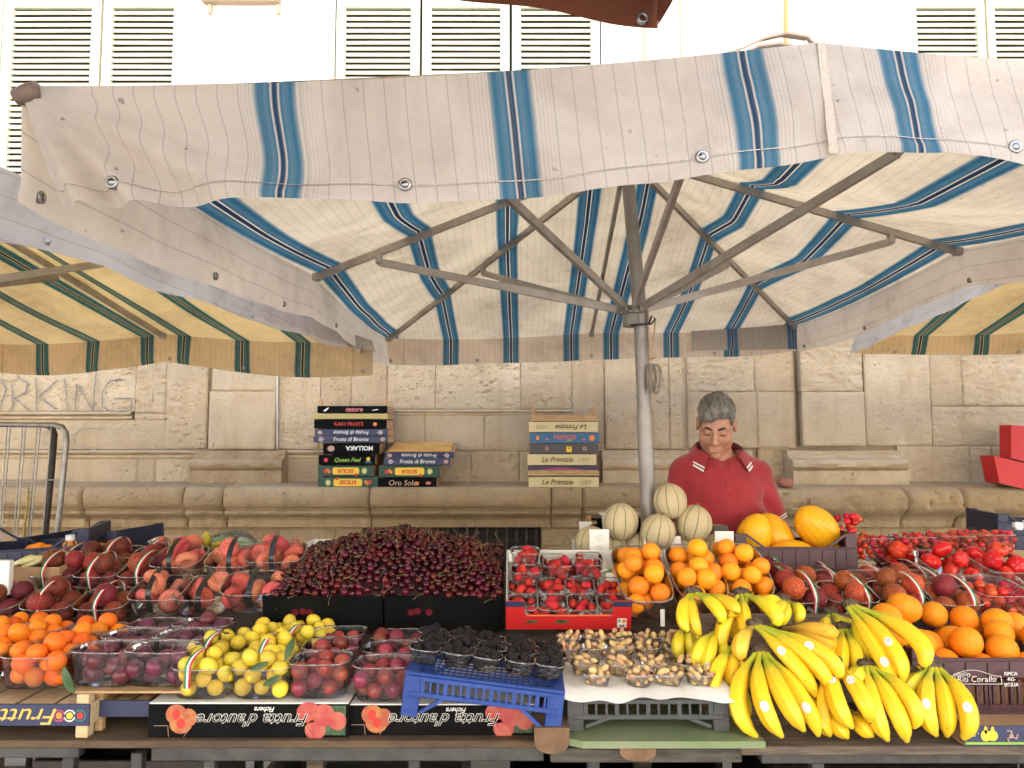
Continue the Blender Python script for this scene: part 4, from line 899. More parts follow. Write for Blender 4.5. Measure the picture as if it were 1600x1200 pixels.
# paper sheet over the grey crate, its front edge hanging a little
q = MB(); P = []
for j in range(9):
    row = []
    for i in range(41):
        u = i / 40; v = j / 8; x_ = GL.x - .022 + (GWd + .03) * u - (.0 if j else 0); y_ = 1.885 + .235 * v
        z_ = GZ + .0105 + .0015 * math.sin(u * 9 + 1) * (1 - v) + .0022 * math.sin(u * 31 + v * 6)
        if j == 0: z_ -= .014 + .005 * math.sin(u * 8) + .003 * math.sin(u * 23); y_ -= .006
        if u < .06: z_ += .006 * (1 - u / .06)
        row.append((x_, y_, z_))
    P.append(row)
q.grid(P); tag(q.obj('paper_sheet', M['white'], smooth=True), 'white paper sheet with a creased edge covering the dark grey crate', 'paper')
def open_crate(label, w_, d_, h_, m_, loc, rot=(0, 0, 0), dip=.02, name='plastic_crate', front_deco=None, slots=0):
    """upright plastic crate: corners rise above the dipped front rail"""
    o = thing(name, label, 'crate', loc, rot); c = .055
    for s in (-1, 1):
        q = MB(); y = s * (d_ / 2 - .006); hz = h_ - dip
        if slots:
            q.box((0, y, hz - .028), (w_ - .01, .006, .05)); q.box((0, y - s * -.004 * 0, .015), (w_ - .01, .010, .025), bev=.002)
            for k in range(slots + 1): q.box((-w_ / 2 + .02 + k * (w_ - .04) / slots, y, hz * .30 + .006), (.008, .008, hz * .55))
        else: q.box((0, y, hz / 2), (w_ - .01, .006, hz - .006))
        for zz in (.006, hz * .55, hz - .006): q.box((0, y + s * .004, zz), (w_ - .012, .010, .008), bev=.002)
        for k in range(9): q.box((-w_ / 2 + .03 + k * (w_ - .06) / 8, y + s * .003, hz * .5), (.005, .007, hz - .03))
        for sx in (-1, 1):
            q.box((sx * (w_ / 2 - .022), y, h_ / 2), (.042, .011, h_), bev=.002)
            q.bar((sx * (w_ / 2 - .043), y, h_ - .005), (sx * (w_ / 2 - .043 - dip * 1.4), y, hz - .004), .008, .009, up=(0, 1, 0))
        q.obj('front_side' if s < 0 else 'back_side', m_, o)
        q = MB(); q.box((s * (w_ / 2 - .005), 0, h_ / 2), (.008, d_ - .03, h_ - .002), bev=.002); q.obj('end_side', m_, o)
    q = MB(); q.box((0, 0, .004), (w_ - .02, d_ - .02, .006)); q.obj('base', m_, o)
    if front_deco: front_deco(o, w_, -d_ / 2 - .0045, h_)
    return o
# cardboard trays
def carton(label, w_, d_, h_, outer, inner, loc, rot=(0, 0, 0), front=None, name='carton', t_=.004, deco=None, lip=0):
    o = thing(name, label, 'box', loc, rot); fh = front if front is not None else h_
    q = MB(); q.box((0, -d_ / 2 + t_ / 2, fh / 2), (w_, t_, fh), bev=.001); f = q.obj('front_panel', outer, o)
    q = MB(); q.box((0, d_ / 2 - t_ / 2, h_ / 2), (w_, t_, h_), bev=.001); q.obj('back_panel', inner, o)
    for s in (-1, 1):
        q = MB(); P = [(-d_ / 2 + t_, 0), (d_ / 2 - t_, 0), (d_ / 2 - t_, h_), (-d_ / 2 + t_ + (.07 if fh < h_ else 0), h_), (-d_ / 2 + t_, fh)]
        xa = s * (w_ / 2 - t_); xb = s * w_ / 2; k = len(P)
        q.add([(xa, y, z) for y, z in P] + [(xb, y, z) for y, z in P], [tuple(range(k)), tuple(range(2 * k - 1, k - 1, -1))] + [(i, i + k, (i + 1) % k + k, (i + 1) % k) for i in range(k)]); q.obj('side_panel', outer if not inner else inner, o)
    q = MB(); q.box((0, 0, .003), (w_ - 2 * t_, d_ - 2 * t_, .004)); q.obj('bottom', inner, o)
    if deco: deco(f, w_, -d_ / 2 - .0012, fh)
    return o
M['peachpic'] = mat('printed_peach', (.36, .08, .035), .5, col2=(.48, .19, .05), nscale=30)
M['redpic'] = mat('printed_red_peach', (.38, .04, .04), .5, col2=(.46, .12, .07), nscale=25)
M['leafpic'] = mat('printed_leaves', (.02, .05, .018), .5, col2=(.07, .13, .05), nscale=60)
def deco_autore(p, w_, y, h_):
    for s_ in (1,):
        lettering("Frutta d'autore", .040, M['white'], p, (.012, y, h_ * .56), flip=True, shear=.35, bold=.022, sx=1.12)
        lettering("Frutta d'autore", .040, M['black'], p, (.012, y - .0012, h_ * .56), flip=True, shear=.35, bold=-.006, sx=1.12)
        lettering('Fichera', .017, M['white'], p, (.04, y, h_ * .86), flip=True, shear=.35, bold=.01)
    q = MB(); disc(q, -w_ * .36, h_ * .70, .026, y, rz=.024); disc(q, -w_ * .30, h_ * .60, .022, y + .0003); disc(q, -w_ * .335, h_ * .42, .028, y - .0005, rz=.024); q.obj('picture', M['peachpic'], p)
    q = MB(); disc(q, -w_ * .36, h_ * .70, .010, y - .0012, rz=.013); disc(q, -w_ * .335, h_ * .43, .011, y - .0016, rz=.012); q.obj('picture', M['red'], p)
    q = MB(); flat(q, [(w_ * .36, .006), (w_ * .485, .006), (w_ * .485, h_ * .96), (w_ * .36, h_ * .96)], y + .0006, .0004); q.obj('picture', M['leafpic'], p)
    q = MB(); disc(q, w_ * .30, h_ * .76, .030, y - .0004, rz=.025); disc(q, w_ * .335, h_ * .24, .026, y - .0004, rz=.024); q.obj('picture', M['redpic'], p)
    q = MB(); disc(q, w_ * .375, h_ * .68, .028, y - .0012, rz=.027); disc(q, w_ * .445, h_ * .5, .022, y - .0006); q.obj('picture', M['redpic'], p)
    for sx in (-1, 1): q = MB(); q.bar((sx * w_ * .32, y, .002), (sx * w_ * .285, y, h_ * .34), .0008, .0015, up=(0, 1, 0)); put(q, 'fold_line', 'tan', p)
    q = MB(); q.bar((-w_ * .47, y, h_ * .36), (-w_ * .40, y, h_ * .36), .0008, .0012, up=(0, 1, 0)); q.bar((-w_ * .40, y, h_ * .36), (-w_ * .395, y, .002), .0008, .0012, up=(0, 1, 0))
    put(q, 'fold_line', 'tan', p)
zC1 = at(390, 1098, 1.95).z; zC2 = at(690, 1101, 1.96).z
def closed_carton(label, a, b, zt, Y, d_):
    """lidded tray turned upside down: closed top covered by white board"""
    x0, x1 = at(a, 1110, Y).x, at(b, 1110, Y).x; w_ = x1 - x0; h_ = zt - zA - .001
    o = carton(label, w_, d_, h_ - .004, M['black'], M['black'], ((x0 + x1) / 2, Y + d_ / 2, zA + .001), deco=deco_autore)
    q = MB(); q.box((0, 0, h_ - .002), (w_ - .002, d_ - .002, .0035), bev=.001); q.obj('top_board', M['white'], o); return o
closed_carton('black carton with white upside down lettering and peach pictures under the yellow plums', 232, 545, zC1, 1.95, .46)
closed_carton('black carton with upside down lettering half hidden behind the blue crate', 540, 836, zC2, 1.965, .44)
# wooden crates turned upside down under the apricots and the dark plums
zL = at(70, 1087, 1.94).z
def ex_left(p, w_, d_, h_, z0, ph):
    lettering('Frutta', .055, M['gold'], p, (-w_ * .5 + .16, -d_ / 2 - .001, z0 + ph * .52), shear=.3, bold=.0, sx=1.25)
    for k, c in enumerate(('magenta', 'white', 'teal')):
        q = MB(); ringm(q, -w_ * .5 + .022 + .026 * (2 - k), z0 + ph * .52, .0115, .0145, -d_ / 2 - .0012); put(q, 'emblem', c, p)
        q = MB(); disc(q, -w_ * .5 + .022 + .026 * (2 - k), z0 + ph * .52, .008, -d_ / 2 - .0012); put(q, 'emblem', ('orange', 'yellow', 'red')[k], p)
x0, x1 = at(-160, 1110, 1.94).x, at(140, 1110, 1.94).x
wood_crate('upside down wooden crate with navy Frutta panel carrying the orange apricots', x1 - x0, .44, zL - zA - .001, M['navy'], ((x0 + x1) / 2, 1.94 + .22, zA + .001), flipped=True, deco=ex_left, post=.03, ph=.052, wood='woodpale')
x0, x1 = at(146, 1110, 2.0).x, at(295, 1110, 2.0).x
wood_crate('upside down wooden crate set back in shade under the dark plum punnets', x1 - x0, .40, zL - zA - .003, M['navy'], ((x0 + x1) / 2, 1.985 + .20, zA + .001), flipped=True, post=.02, ph=.04)
q = MB(); p0, p1 = at(112, 1086, 1.955).x, at(290, 1086, 1.955).x; q.box(((p0 + p1) / 2, 1.955 + .21, zL + .003), (p1 - p0, .42, .005), bev=.001); tag(q.obj('plank', M['wood']), 'thin wooden board lying under the dark plum punnets', 'board')
def ex_carton(p, w_, y, h_):
    q = MB(); q.box((0, y + .0005, h_ * .14), (w_ * .998, .001, h_ * .12)); put(q, 'stripe', 'lime', p)
    for k, (dx, c, rx, rz_) in enumerate(((.05, 'yellow', .012, .013), (.066, 'yellow', .012, .012), (.155, 'redpic', .015, .016), (.178, 'peachpic', .014, .014))):
        q = MB(); disc(q, -w_ / 2 + dx, h_ * .52, rx, y - .0003 * k, rz=rz_); put(q, 'picture', c, p)
    q = MB(); disc(q, -w_ / 2 + .05, h_ * .8, .004, y, rz=.009); disc(q, -w_ / 2 + .066, h_ * .78, .004, y, rz=.009); put(q, 'picture', 'yellow', p)
    q = MB(); x0 = -w_ / 2 + .11
    for a in (90, 210, 330):
        q.bar((x0, y, h_ * .5), (x0 + .012 * math.cos(R(a)), y, h_ * .5 + .012 * math.sin(R(a))), .002, .004, up=(0, 1, 0)); q.bar((x0 + .012 * math.cos(R(a)), y, h_ * .5 + .012 * math.sin(R(a))), (x0 + .015 * math.cos(R(a + 45)), y, h_ * .5 + .018 * math.sin(R(a + 45))), .002, .004, up=(0, 1, 0))
    disc(q, x0, h_ * .5, .005, y); put(q, 'emblem', 'tan', p)
    q = MB()
    for k in range(9): disc(q, -w_ / 2 + .006 + rng.random() * .03, h_ * (.3 + .6 * rng.random()), .0012, y, 6)
    put(q, 'picture', 'white', p)
cL = at(1508, 1170, 1.87); cz = at(1508, 1168, 1.87).z
carton('empty brown cardboard tray with navy fruit printed front beside the last bananas', .36, .27, .062, M['navy'], M['card'], (cL.x + .18, 1.87 + .135, zB2), front=.046, deco=ex_carton)
# red boxes and the broken brick on the ledge
def red_box(label, pts, Y, d_):
    o = thing('red_box', label, 'box', at(pts[0][0], pts[0][1], Y)); W = [at(a, b, Y) - o.location for a, b in pts]; n = len(W); q = MB()
    ins = Vector((0, 0, 0)); c = sum(W, Vector()) / n
    q.add([(*p[:],) for p in W] + [(p.x, p.y + .006, p.z) for p in W], [tuple(range(n)), tuple(range(2 * n - 1, n - 1, -1))] + [(i, i + n, (i + 1) % n + n, (i + 1) % n) for i in range(n)]); q.obj('front_panel', M['redcard'], o)
    q = MB(); q.add([(p.x, p.y + d_, p.z) for p in W] + [(p.x, p.y + d_ + .006, p.z) for p in W], [tuple(range(n)), tuple(range(2 * n - 1, n - 1, -1))] + [(i, i + n, (i + 1) % n + n, (i + 1) % n) for i in range(n)]); q.obj('back_panel', M['card'], o)
    for (i, j, nm, m_) in ((n - 1, 0, 'side_panel', 'redcard'), (1, 2, 'side_panel', 'redcard'), (2, 3, 'bottom', 'card')):
        a, b = W[i % n], W[j % n]; q = MB(); q.add([(a.x, a.y + .006, a.z), (b.x, b.y + .006, b.z), (b.x, b.y + d_, b.z), (a.x, a.y + d_, a.z)], [(0, 1, 2, 3)])
        q.obj(nm, M[m_], o)
    q = MB(); a, b = W[0], W[1]; q.add([(a.x + .004, a.y + .006, a.z - .012), (b.x, b.y + .006, b.z - .012), (b.x, b.y + d_, b.z - .006), (a.x + .004, a.y + d_, a.z - .006)], [(0, 1, 2, 3)]); q.obj('flap', M['card'], o)
M['redcard'] = mat('red_cardboard', (.52, .012, .012), .55)
red_box('lower red cardboard box with open brown flaps on the ledge by the wall', [(1553, 712), (1660, 738), (1660, 778), (1562, 755)], 4.67, .14)
red_box('upper red cardboard box stacked in the lower red box on the ledge', [(1580, 664), (1668, 672), (1668, 738), (1580, 716)], 4.69, .11)
def rock(name, label, cat, c, size, m_, seed, rough=.25):
    q = MB(); n = 14; P = []
    for i in range(n + 1):
        th = PI * i / n; row = []
        for k in range(20):
            a = 2 * PI * k / 20; d = Vector((math.sin(th) * math.cos(a), math.sin(th) * math.sin(a), math.cos(th)))
            f = 1 / max(abs(d.x) ** 1, abs(d.y), abs(d.z)) ** .55 * (1 + rough * (float(fbm(np.array([d.x * 2 + 5]), np.array([d.y * 2 + d.z * 1.7 + 5]), seed)[0]) - .5))
            row.append((d.x * size[0] * f, d.y * size[1] * f, d.z * size[2] * f))
        P.append(row)
    q.grid(P, closed=True); return tag(q.obj(name, m_, loc=c, ang=35), label, cat)
c = at(1227, 754, 4.72); rock('brick', 'broken red brick lying on the stone ledge behind the seller', 'brick', (c.x, 4.72, c.z), (.042, .045, .026), mat('red_brick', (.36, .14, .09), .9, col2=(.28, .10, .07), nscale=30, bump=.4, bscale=90), 3, .5)
# metal roll cage at the far left
M['cagesteel'] = mat('cage_steel', (.30, .28, .25), .45, .6, col2=(.20, .185, .165), nscale=30)
cg = thing('roll_cage', 'tall metal wire roll cage leaning beside the wall, bent tube frame', 'cage', at(40, 840, 3.45) * 1.0)
O = Vector((cg.location.x, cg.location.y, 0)); cg.location = O
CY = 3.45
def cgp(px, py, dy=0): return at(px, py, CY + dy) - O
q = MB(); low = at(80, 900, CY); dn = Vector((at(88, 840, CY).x - .025, CY, .12)) - O
q.tube([cgp(-260, 660), cgp(-100, 662), cgp(60, 664), cgp(84, 664), cgp(97, 667), cgp(103, 676), cgp(104, 690), cgp(97, 760), cgp(88, 845), dn], .0125, 10); q.obj('frame', M['cagesteel'], cg, smooth=True)
q = MB(); dn2 = Vector((at(70, 840, CY + .05).x - .025, CY + .05, .12)) - O
q.tube([cgp(72, 664, .01), cgp(81, 668, .02), cgp(85, 678, .04), cgp(80, 740, .05), cgp(70, 840, .05), dn2], .014, 10); q.obj('post', M['iron'], cg, smooth=True)
for a, b in ((11, -2), (16, 2), (35, 21), (40, 26), (58, 43), (63, 47), (80, 66), (-20, -33), (-16, -29), (-55, -70), (-50, -64)):
    q = MB(); d = cgp(b, 840); t_ = cgp(a, 666); dd = (d - t_) / (t_.z - d.z) * (t_.z - .2); q.tube([t_, t_ + dd], .0032, 5); q.obj('wire', M['cagesteel'], cg)
for py in (750, 838):
    q = MB(); q.tube([cgp(-260, py), cgp(96 if py < 800 else 86, py)], .0032, 5); q.obj('wire', M['cagesteel'], cg)
q = MB(); q.box((-.25, .0, .10), (.75, .12, .05), bev=.005); q.obj('base', M['iron'], cg)
q = MB(); q.tube([at(44, 762, CY - .02), at(44, 780, CY - .02), at(39, 815, CY - .02), at(37, 850, CY - .02)], .005, 6); tag(q.obj('bungee_cord', mat('yellow_cord', (.42, .30, .05), .7, col2=(.1, .08, .03), nscale=120), smooth=True), 'yellow and black elastic cord hooked on the wire roll cage', 'cord')
# ---------------------------------------------------------------- fruit meshes and materials
def sph(fn, n=14, m=18):
    """closed surface from a radius function over direction; uv.y runs from the stalk end to the blossom end"""
    V = []; F = []; U = []
    V.append(Vector((0, 0, 1)) * fn(0, 0)[0] if False else Vector(fn(0.0, 0.0))); U.append((0, 0))
    for i in range(1, n):
        th = PI * i / n
        for k in range(m): V.append(Vector(fn(th, 2 * PI * k / m))); U.append((k / m, i / n))
    V.append(Vector(fn(PI, 0.0))); U.append((0, 1)); L = len(V) - 1
    for k in range(m): F.append((0, 1 + k, 1 + (k + 1) % m)); F.append((L, 1 + (n - 2) * m + (k + 1) % m, 1 + (n - 2) * m + k))
    for i in range(n - 2):
        for k in range(m): a = 1 + i * m; F.append((a + k, a + m + k, a + m + (k + 1) % m, a + (k + 1) % m))
    return V, F, U
def pome(r, sx=1.0, sz=1.0, dimple=.12, seam=.05, tip=0.0, lob=0, lobd=0):
    def f(th, ph):
        s, c = math.sin(th), math.cos(th)
        R_ = 1 - dimple * math.exp(-(th / .38) ** 2) - dimple * .35 * math.exp(-((PI - th) / .3) ** 2) + tip * math.exp(-((PI - th) / .3) ** 2)
        if seam: R_ -= seam * math.exp(-(((ph + PI) % (2 * PI) - PI) / .22) ** 2) * s
        if lob: R_ -= lobd * (.5 + .5 * math.cos(lob * ph + .6 * math.sin(ph))) * s ** .7
        return (r * R_ * s * math.cos(ph) * sx, r * R_ * s * math.sin(ph), r * R_ * c * sz)
    return f
def fmesh(name, fn, m_, n=14, m=18):
    q = MB(); V, F, U = sph(fn, n, m); q.add(V, F, U); me = q.mesh(name, smooth=True); me.materials.append(m_); return me
def fruit_mat(name, cols, blotch, rough=.35, bump=.0, bscale=80, sheen=0, rnd=.25, nscale=18, lo=.42, hi=.62, spec=.35, bloom=None, fine=None, hue=.1, sss=.0):
    """skin colour cols mixed with blotch by large soft noise, optional pale bloom and fine speckle; every fruit differs a little"""
    m, n, p = newmat(name); t = NT(n); tc = t.new('TexCoord'); oi = t.new('ObjectInfo')
    va = t.new('VectorMath', operation='ADD'); t.link(tc.outputs['Object'], va.inputs[0]); cv = t.new('CombineXYZ')
    for i, k in enumerate((31.0, 17.0, 23.0)): t.link(t.math('MULTIPLY', oi.outputs['Random'], k), cv.inputs[i])
    t.link(cv.outputs[0], va.inputs[1]); v = va.outputs[0]
    nz = t.noise(nscale, 2.5, .5, v, .3); off = t.math('MULTIPLY', t.math('SUBTRACT', t.math('FRACT', t.math('MULTIPLY', oi.outputs['Random'], 13.7)), .5), .22)
    c = t.mix(t.ramp(t.math('ADD', nz.outputs[0], off), [(lo, 0.0), (hi, 1.0)]).outputs[0], cols, blotch)
    if bloom:
        b = t.noise(nscale * 1.7, 3, .6, v); c = t.mix(t.math('MULTIPLY', t.ramp(b.outputs[0], [(.4, 0.0), (.75, 1.0)]).outputs[0], bloom[1]), c, bloom[0])
    if fine:
        b = t.noise(fine[2], 2, .5, v); c = t.mix(t.ramp(b.outputs[0], [(fine[3], 0.0), (fine[3] + .08, fine[1])]).outputs[0], c, fine[0])
    hs = t.new('HueSaturation'); t.link(c, hs.inputs['Color'])
    t.link(t.math('ADD', t.math('MULTIPLY', t.math('SUBTRACT', oi.outputs['Random'], .5), hue * rnd), .5), hs.inputs['Hue'])
    t.link(t.math('ADD', t.math('MULTIPLY', t.math('SUBTRACT', t.math('FRACT', t.math('MULTIPLY', oi.outputs['Random'], 7.13)), .5), rnd), 1), hs.inputs['Value'])
    t.link(hs.outputs[0], p.inputs['Base Color']); p.inputs['Roughness'].default_value = rough; p.inputs['Specular IOR Level'].default_value = spec
    if sheen: p.inputs['Sheen Weight'].default_value = sheen; p.inputs['Sheen Roughness'].default_value = .35; p.inputs['Sheen Tint'].default_value = (1, .75, .65, 1)
    if sss: p.inputs['Subsurface Weight'].default_value = sss; p.inputs['Subsurface Radius'].default_value = (.01, .004, .002); p.inputs['Subsurface Scale'].default_value = 1
    if bump:
        z = t.noise(bscale, 4, .6, tc.outputs['Object']); b = t.new('Bump'); b.inputs['Strength'].default_value = bump; b.inputs['Distance'].default_value = .004; t.link(z.outputs[0], b.inputs['Height']); t.link(b.outputs[0], p.inputs['Normal'])
    return m
FM = dict(
    apricot=fruit_mat('apricot_skin', (.88, .205, .004), (.70, .065, .008), .5, .08, 160, .04, lo=.50, hi=.70, nscale=22, fine=((.55, .10, .02), .5, 260, .66)),
    bigapricot=fruit_mat('ripe_apricot_skin', (.90, .33, .010), (.80, .13, .012), .52, .08, 150, .04, lo=.52, hi=.70, nscale=18, rnd=.18),
    plum=fruit_mat('dark_plum_skin', (.085, .012, .026), (.16, .022, .035), .30, 0, 80, 0, lo=.4, hi=.65, nscale=26, bloom=((.22, .13, .19), .26), rnd=.5),
    redplum=fruit_mat('red_plum_skin', (.20, .014, .022), (.42, .045, .022), .26, 0, 80, 0, lo=.46, hi=.68, nscale=24, bloom=((.30, .17, .20), .28), rnd=.45, fine=((.5, .2, .14), .35, 300, .66)),
    yplum=fruit_mat('yellow_plum_skin', (.80, .53, .018), (.62, .48, .03), .32, 0, 80, 0, lo=.45, hi=.65, nscale=22, bloom=((.72, .62, .30), .22), rnd=.22, hue=.12),
    peach=fruit_mat('dark_peach_skin', (.105, .009, .012), (.50, .09, .02), .62, 0, 170, .14, lo=.50, hi=.74, nscale=15, rnd=.35, fine=((.25, .04, .03), .12, 200, .6)),
    rpeach=fruit_mat('blushed_peach_skin', (.17, .013, .014), (.62, .15, .022), .6, 0, 170, .14, lo=.48, hi=.68, nscale=14, rnd=.35, fine=((.3, .05, .03), .12, 200, .6)),
    flat=fruit_mat('flat_peach_skin', (.44, .055, .045), (.74, .32, .16), .62, 0, 170, .16, lo=.48, hi=.74, nscale=15, rnd=.3),
    orange=fruit_mat('orange_peel', (.86, .235, .005), (.84, .29, .009), .42, .35, 420, 0, nscale=9, rnd=.14, hue=.06, spec=.25),
    cherry=fruit_mat('cherry_skin', (.028, .002, .005), (.095, .004, .009), .18, 0, 80, 0, lo=.42, hi=.6, nscale=30, rnd=.9, hue=.06),
    tomato=fruit_mat('tomato_skin', (.56, .022, .012), (.62, .075, .018), .18, 0, 80, 0, lo=.55, hi=.8, nscale=12, rnd=.22, hue=.06),
    cherrytom=fruit_mat('cherry_tomato_skin', (.52, .020, .012), (.60, .08, .02), .16, 0, 80, 0, lo=.58, hi=.8, nscale=24, rnd=.4, hue=.08),
    straw=fruit_mat('strawberry_skin', (.46, .010, .016), (.58, .035, .015), .38, .5, 260, 0, lo=.55, hi=.8, nscale=22, rnd=.4, hue=.03, fine=((.70, .30, .10), .8, 420, .66)),
    blackb=fruit_mat('black_mulberry_skin', (.006, .004, .005), (.016, .006, .009), .42, 0, 80, 0, rnd=.6, nscale=60),
    paleb=fruit_mat('pale_mulberry_skin', (.68, .46, .21), (.52, .27, .14), .5, .3, 250, 0, lo=.44, hi=.64, nscale=26, rnd=.4, hue=.12),
    melon=fruit_mat('yellow_melon_rind', (.88, .43, .012), (.84, .37, .010), .38, .0, 60, 0, rnd=.08, nscale=12),
    pear=fruit_mat('green_pear_skin', (.42, .30, .03), (.25, .20, .03), .45, .1, 120, 0, rnd=.2, nscale=22))
M['stem'] = mat('green_brown_stem', (.22, .18, .06), .7, col2=(.15, .09, .04), nscale=60)
M['leaf'] = mat('dark_green_leaf', (.025, .06, .015), .5, col2=(.05, .10, .025), nscale=50)
ME = {}
ME['apricot'] = [fmesh('apricot', pome(1, .96, 1.08, .10, .07), FM['apricot']), fmesh('apricot', pome(1, 1.0, 1.16, .10, .05), FM['apricot'])]
ME['bigapricot'] = [fmesh('ripe_apricot', pome(1, .98, 1.02, .12, .06), FM['bigapricot']), fmesh('ripe_apricot', pome(1, 1.02, 1.08, .10, .05), FM['bigapricot'])]
ME['plum'] = [fmesh('dark_plum', pome(1, .95, 1.16, .06, .04), FM['plum']), fmesh('dark_plum', pome(1, .95, 1.08, .06, .04), FM['plum'])]
ME['redplum'] = [fmesh('red_plum', pome(1, .97, 1.02, .10, .04), FM['redplum'])]
ME['yplum'] = [fmesh('yellow_plum', pome(1, .95, 1.14, .05, .03), FM['yplum']), fmesh('yellow_plum', pome(1, .97, 1.06, .05, .03), FM['yplum'])]
ME['peach'] = [fmesh('dark_peach', pome(1, .98, .96, .16, .05), FM['peach']), fmesh('dark_peach', pome(1, 1, 1.02, .12, .05, .05), FM['peach'])]
ME['rpeach'] = [fmesh('blushed_peach', pome(1, .98, .96, .16, .05), FM['rpeach']), fmesh('blushed_peach', pome(1, 1, 1.02, .12, .05, .05), FM['rpeach'])]
def flatpeach(th, ph):
    s, c = math.sin(th), math.cos(th); z = .62 * c * (1 - .62 * math.exp(-(th / .55) ** 2) - .35 * math.exp(-((PI - th) / .45) ** 2)); r = abs(s) ** .8 * (1 + .04 * math.sin(3 * ph + 1)) * (1 - .06 * math.exp(-(((ph + PI) % (2 * PI) - PI) / .3) ** 2))
    return (r * math.cos(ph), r * math.sin(ph) * .96, z)
ME['flat'] = [fmesh('flat_peach', flatpeach, FM['flat'], 18, 22)]
ME['orange'] = [fmesh('orange', pome(1, 1, .95, .05, 0), FM['orange']), fmesh('orange', pome(1, 1, 1.04, .04, 0, .03), FM['orange'])]
ME['tomato'] = [fmesh('ribbed_tomato', pome(1, 1, .72, .20, 0, 0, 7, .13), FM['tomato'], 14, 35), fmesh('ribbed_tomato', pome(1, 1, .80, .18, 0, 0, 5, .10), FM['tomato'], 14, 30)]
ME['cherrytom'] = [fmesh('cherry_tomato', pome(1, 1, 1, .06, 0), FM['cherrytom'], 8, 12)]
ME['cherry'] = [fmesh('cherry', pome(1, 1.03, .95, .18, .05), FM['cherry'], 8, 10)]
def straw(th, ph):
    c = math.cos(th); s = math.sin(th); t = (1 - c) / 2; r = .95 * (math.sin(min(PI, th * 1.0)) ** .75) * (1 - .42 * t) if s > 0 else 0
    return (r * math.cos(ph), r * math.sin(ph) * .92, 1.15 * (.5 - t) * 2 * .95 + .05 * math.sin(3 * ph) * s)
ME['straw'] = [fmesh('strawberry', straw, FM['straw'], 12, 14)]
def berry_mesh(name, m_, L, n, bump_r, rows=7):
    q = MB()
    for i in range(rows):
        u = -1 + 2 * (i + .5) / rows; rr = math.sqrt(max(0, 1 - u * u)) * .82; k = max(1, int(2 * PI * rr / .95 + .5)) if n > 0 else 1
        for j in range(k):
            a = 2 * PI * (j + .5 * (i % 2)) / k; c = (rr * math.cos(a), rr * math.sin(a), u * L); V, F, U = sph(lambda th, ph: (c[0] + bump_r * math.sin(th) * math.cos(ph), c[1] + bump_r * math.sin(th) * math.sin(ph), c[2] + bump_r * math.cos(th)), 5, 8); q.add(V, F, U)
    V, F, U = sph(lambda th, ph: (.86 * math.sin(th) * math.cos(ph), .86 * math.sin(th) * math.sin(ph), L * math.cos(th)), 6, 8); q.add(V, F, U)
    me = q.mesh(name, smooth=True); me.materials.append(m_); return me
ME['blackb'] = [berry_mesh('black_mulberry', FM['blackb'], 1.25, 1, .37, 8)]
def palef(L, b, k):
    return lambda th, ph: ((1 + b * math.sin(5 * th + ph * 2 + k) * math.sin(th)) * .72 * math.sin(th) ** .8 * math.cos(ph) if th < PI else 0, (1 + b * math.sin(6 * th + k)) * .70 * (math.sin(th) ** .8 if th < PI else 0) * math.sin(ph), L * math.cos(th) + .08 * math.sin(ph + k) * math.sin(th))
ME['paleb'] = [fmesh('pale_mulberry', palef(1.25, .10, .3), FM['paleb'], 11, 12), fmesh('pale_mulberry', palef(.95, .12, 2.0), FM['paleb'], 11, 12)]
LEAFY = {}
q = MB()
for k in range(7):
    a = 2 * PI * k / 7; q.add([(.12 * math.cos(a + .5), .12 * math.sin(a + .5), .93), (.12 * math.cos(a - .5), .12 * math.sin(a - .5), .93), (.62 * math.cos(a), .62 * math.sin(a), .86 + .12 * (k % 2))], [(0, 1, 2)])
q.tube([(0, 0, .9), (.05, .05, 1.35)], .06, 5); ME_CALYX = q.mesh('calyx'); ME_CALYX.materials.append(M['leaf'])
q = MB()
for k in range(6):
    a = 2 * PI * k / 6; q.add([(.1 * math.cos(a + .5), .1 * math.sin(a + .5), .60), (.1 * math.cos(a - .5), .1 * math.sin(a - .5), .60), (.5 * math.cos(a), .5 * math.sin(a), .70)], [(0, 1, 2)])
q.tube([(0, 0, .5), (.04, .03, .9)], .07, 5); ME_TCAL = q.mesh('calyx'); ME_TCAL.materials.append(M['leaf'])
ME_STEMS = []
for k in range(4):
    q = MB(); a = k * 1.7; q.tube([(0, 0, .75), (.25 * math.cos(a), .25 * math.sin(a), 1.7), (.9 * math.cos(a), .9 * math.sin(a), 2.8), (1.5 * math.cos(a + .3), 1.5 * math.sin(a + .3), 3.7)], [.07, .06, .06, .1], 4); me = q.mesh('stem', smooth=True); me.materials.append(M['stem']); ME_STEMS.append(me)
def rrot(): return Euler((rng.uniform(0, 2 * PI), rng.uniform(0, PI), rng.uniform(0, 2 * PI)))
def fruit(kind, name, pos, r, label, cat, group, rot=None, jit=.07):
    me = rng.choice(ME[kind]); o = link(name, me, None, None, pos, rot or rrot()); s = r * (1 + rng.uniform(-jit, jit)); o.scale = (s, s, s)
    return tag(o, label, cat, group)
def part_of(o, name, me):
    c = link(name, me, None, o); return c

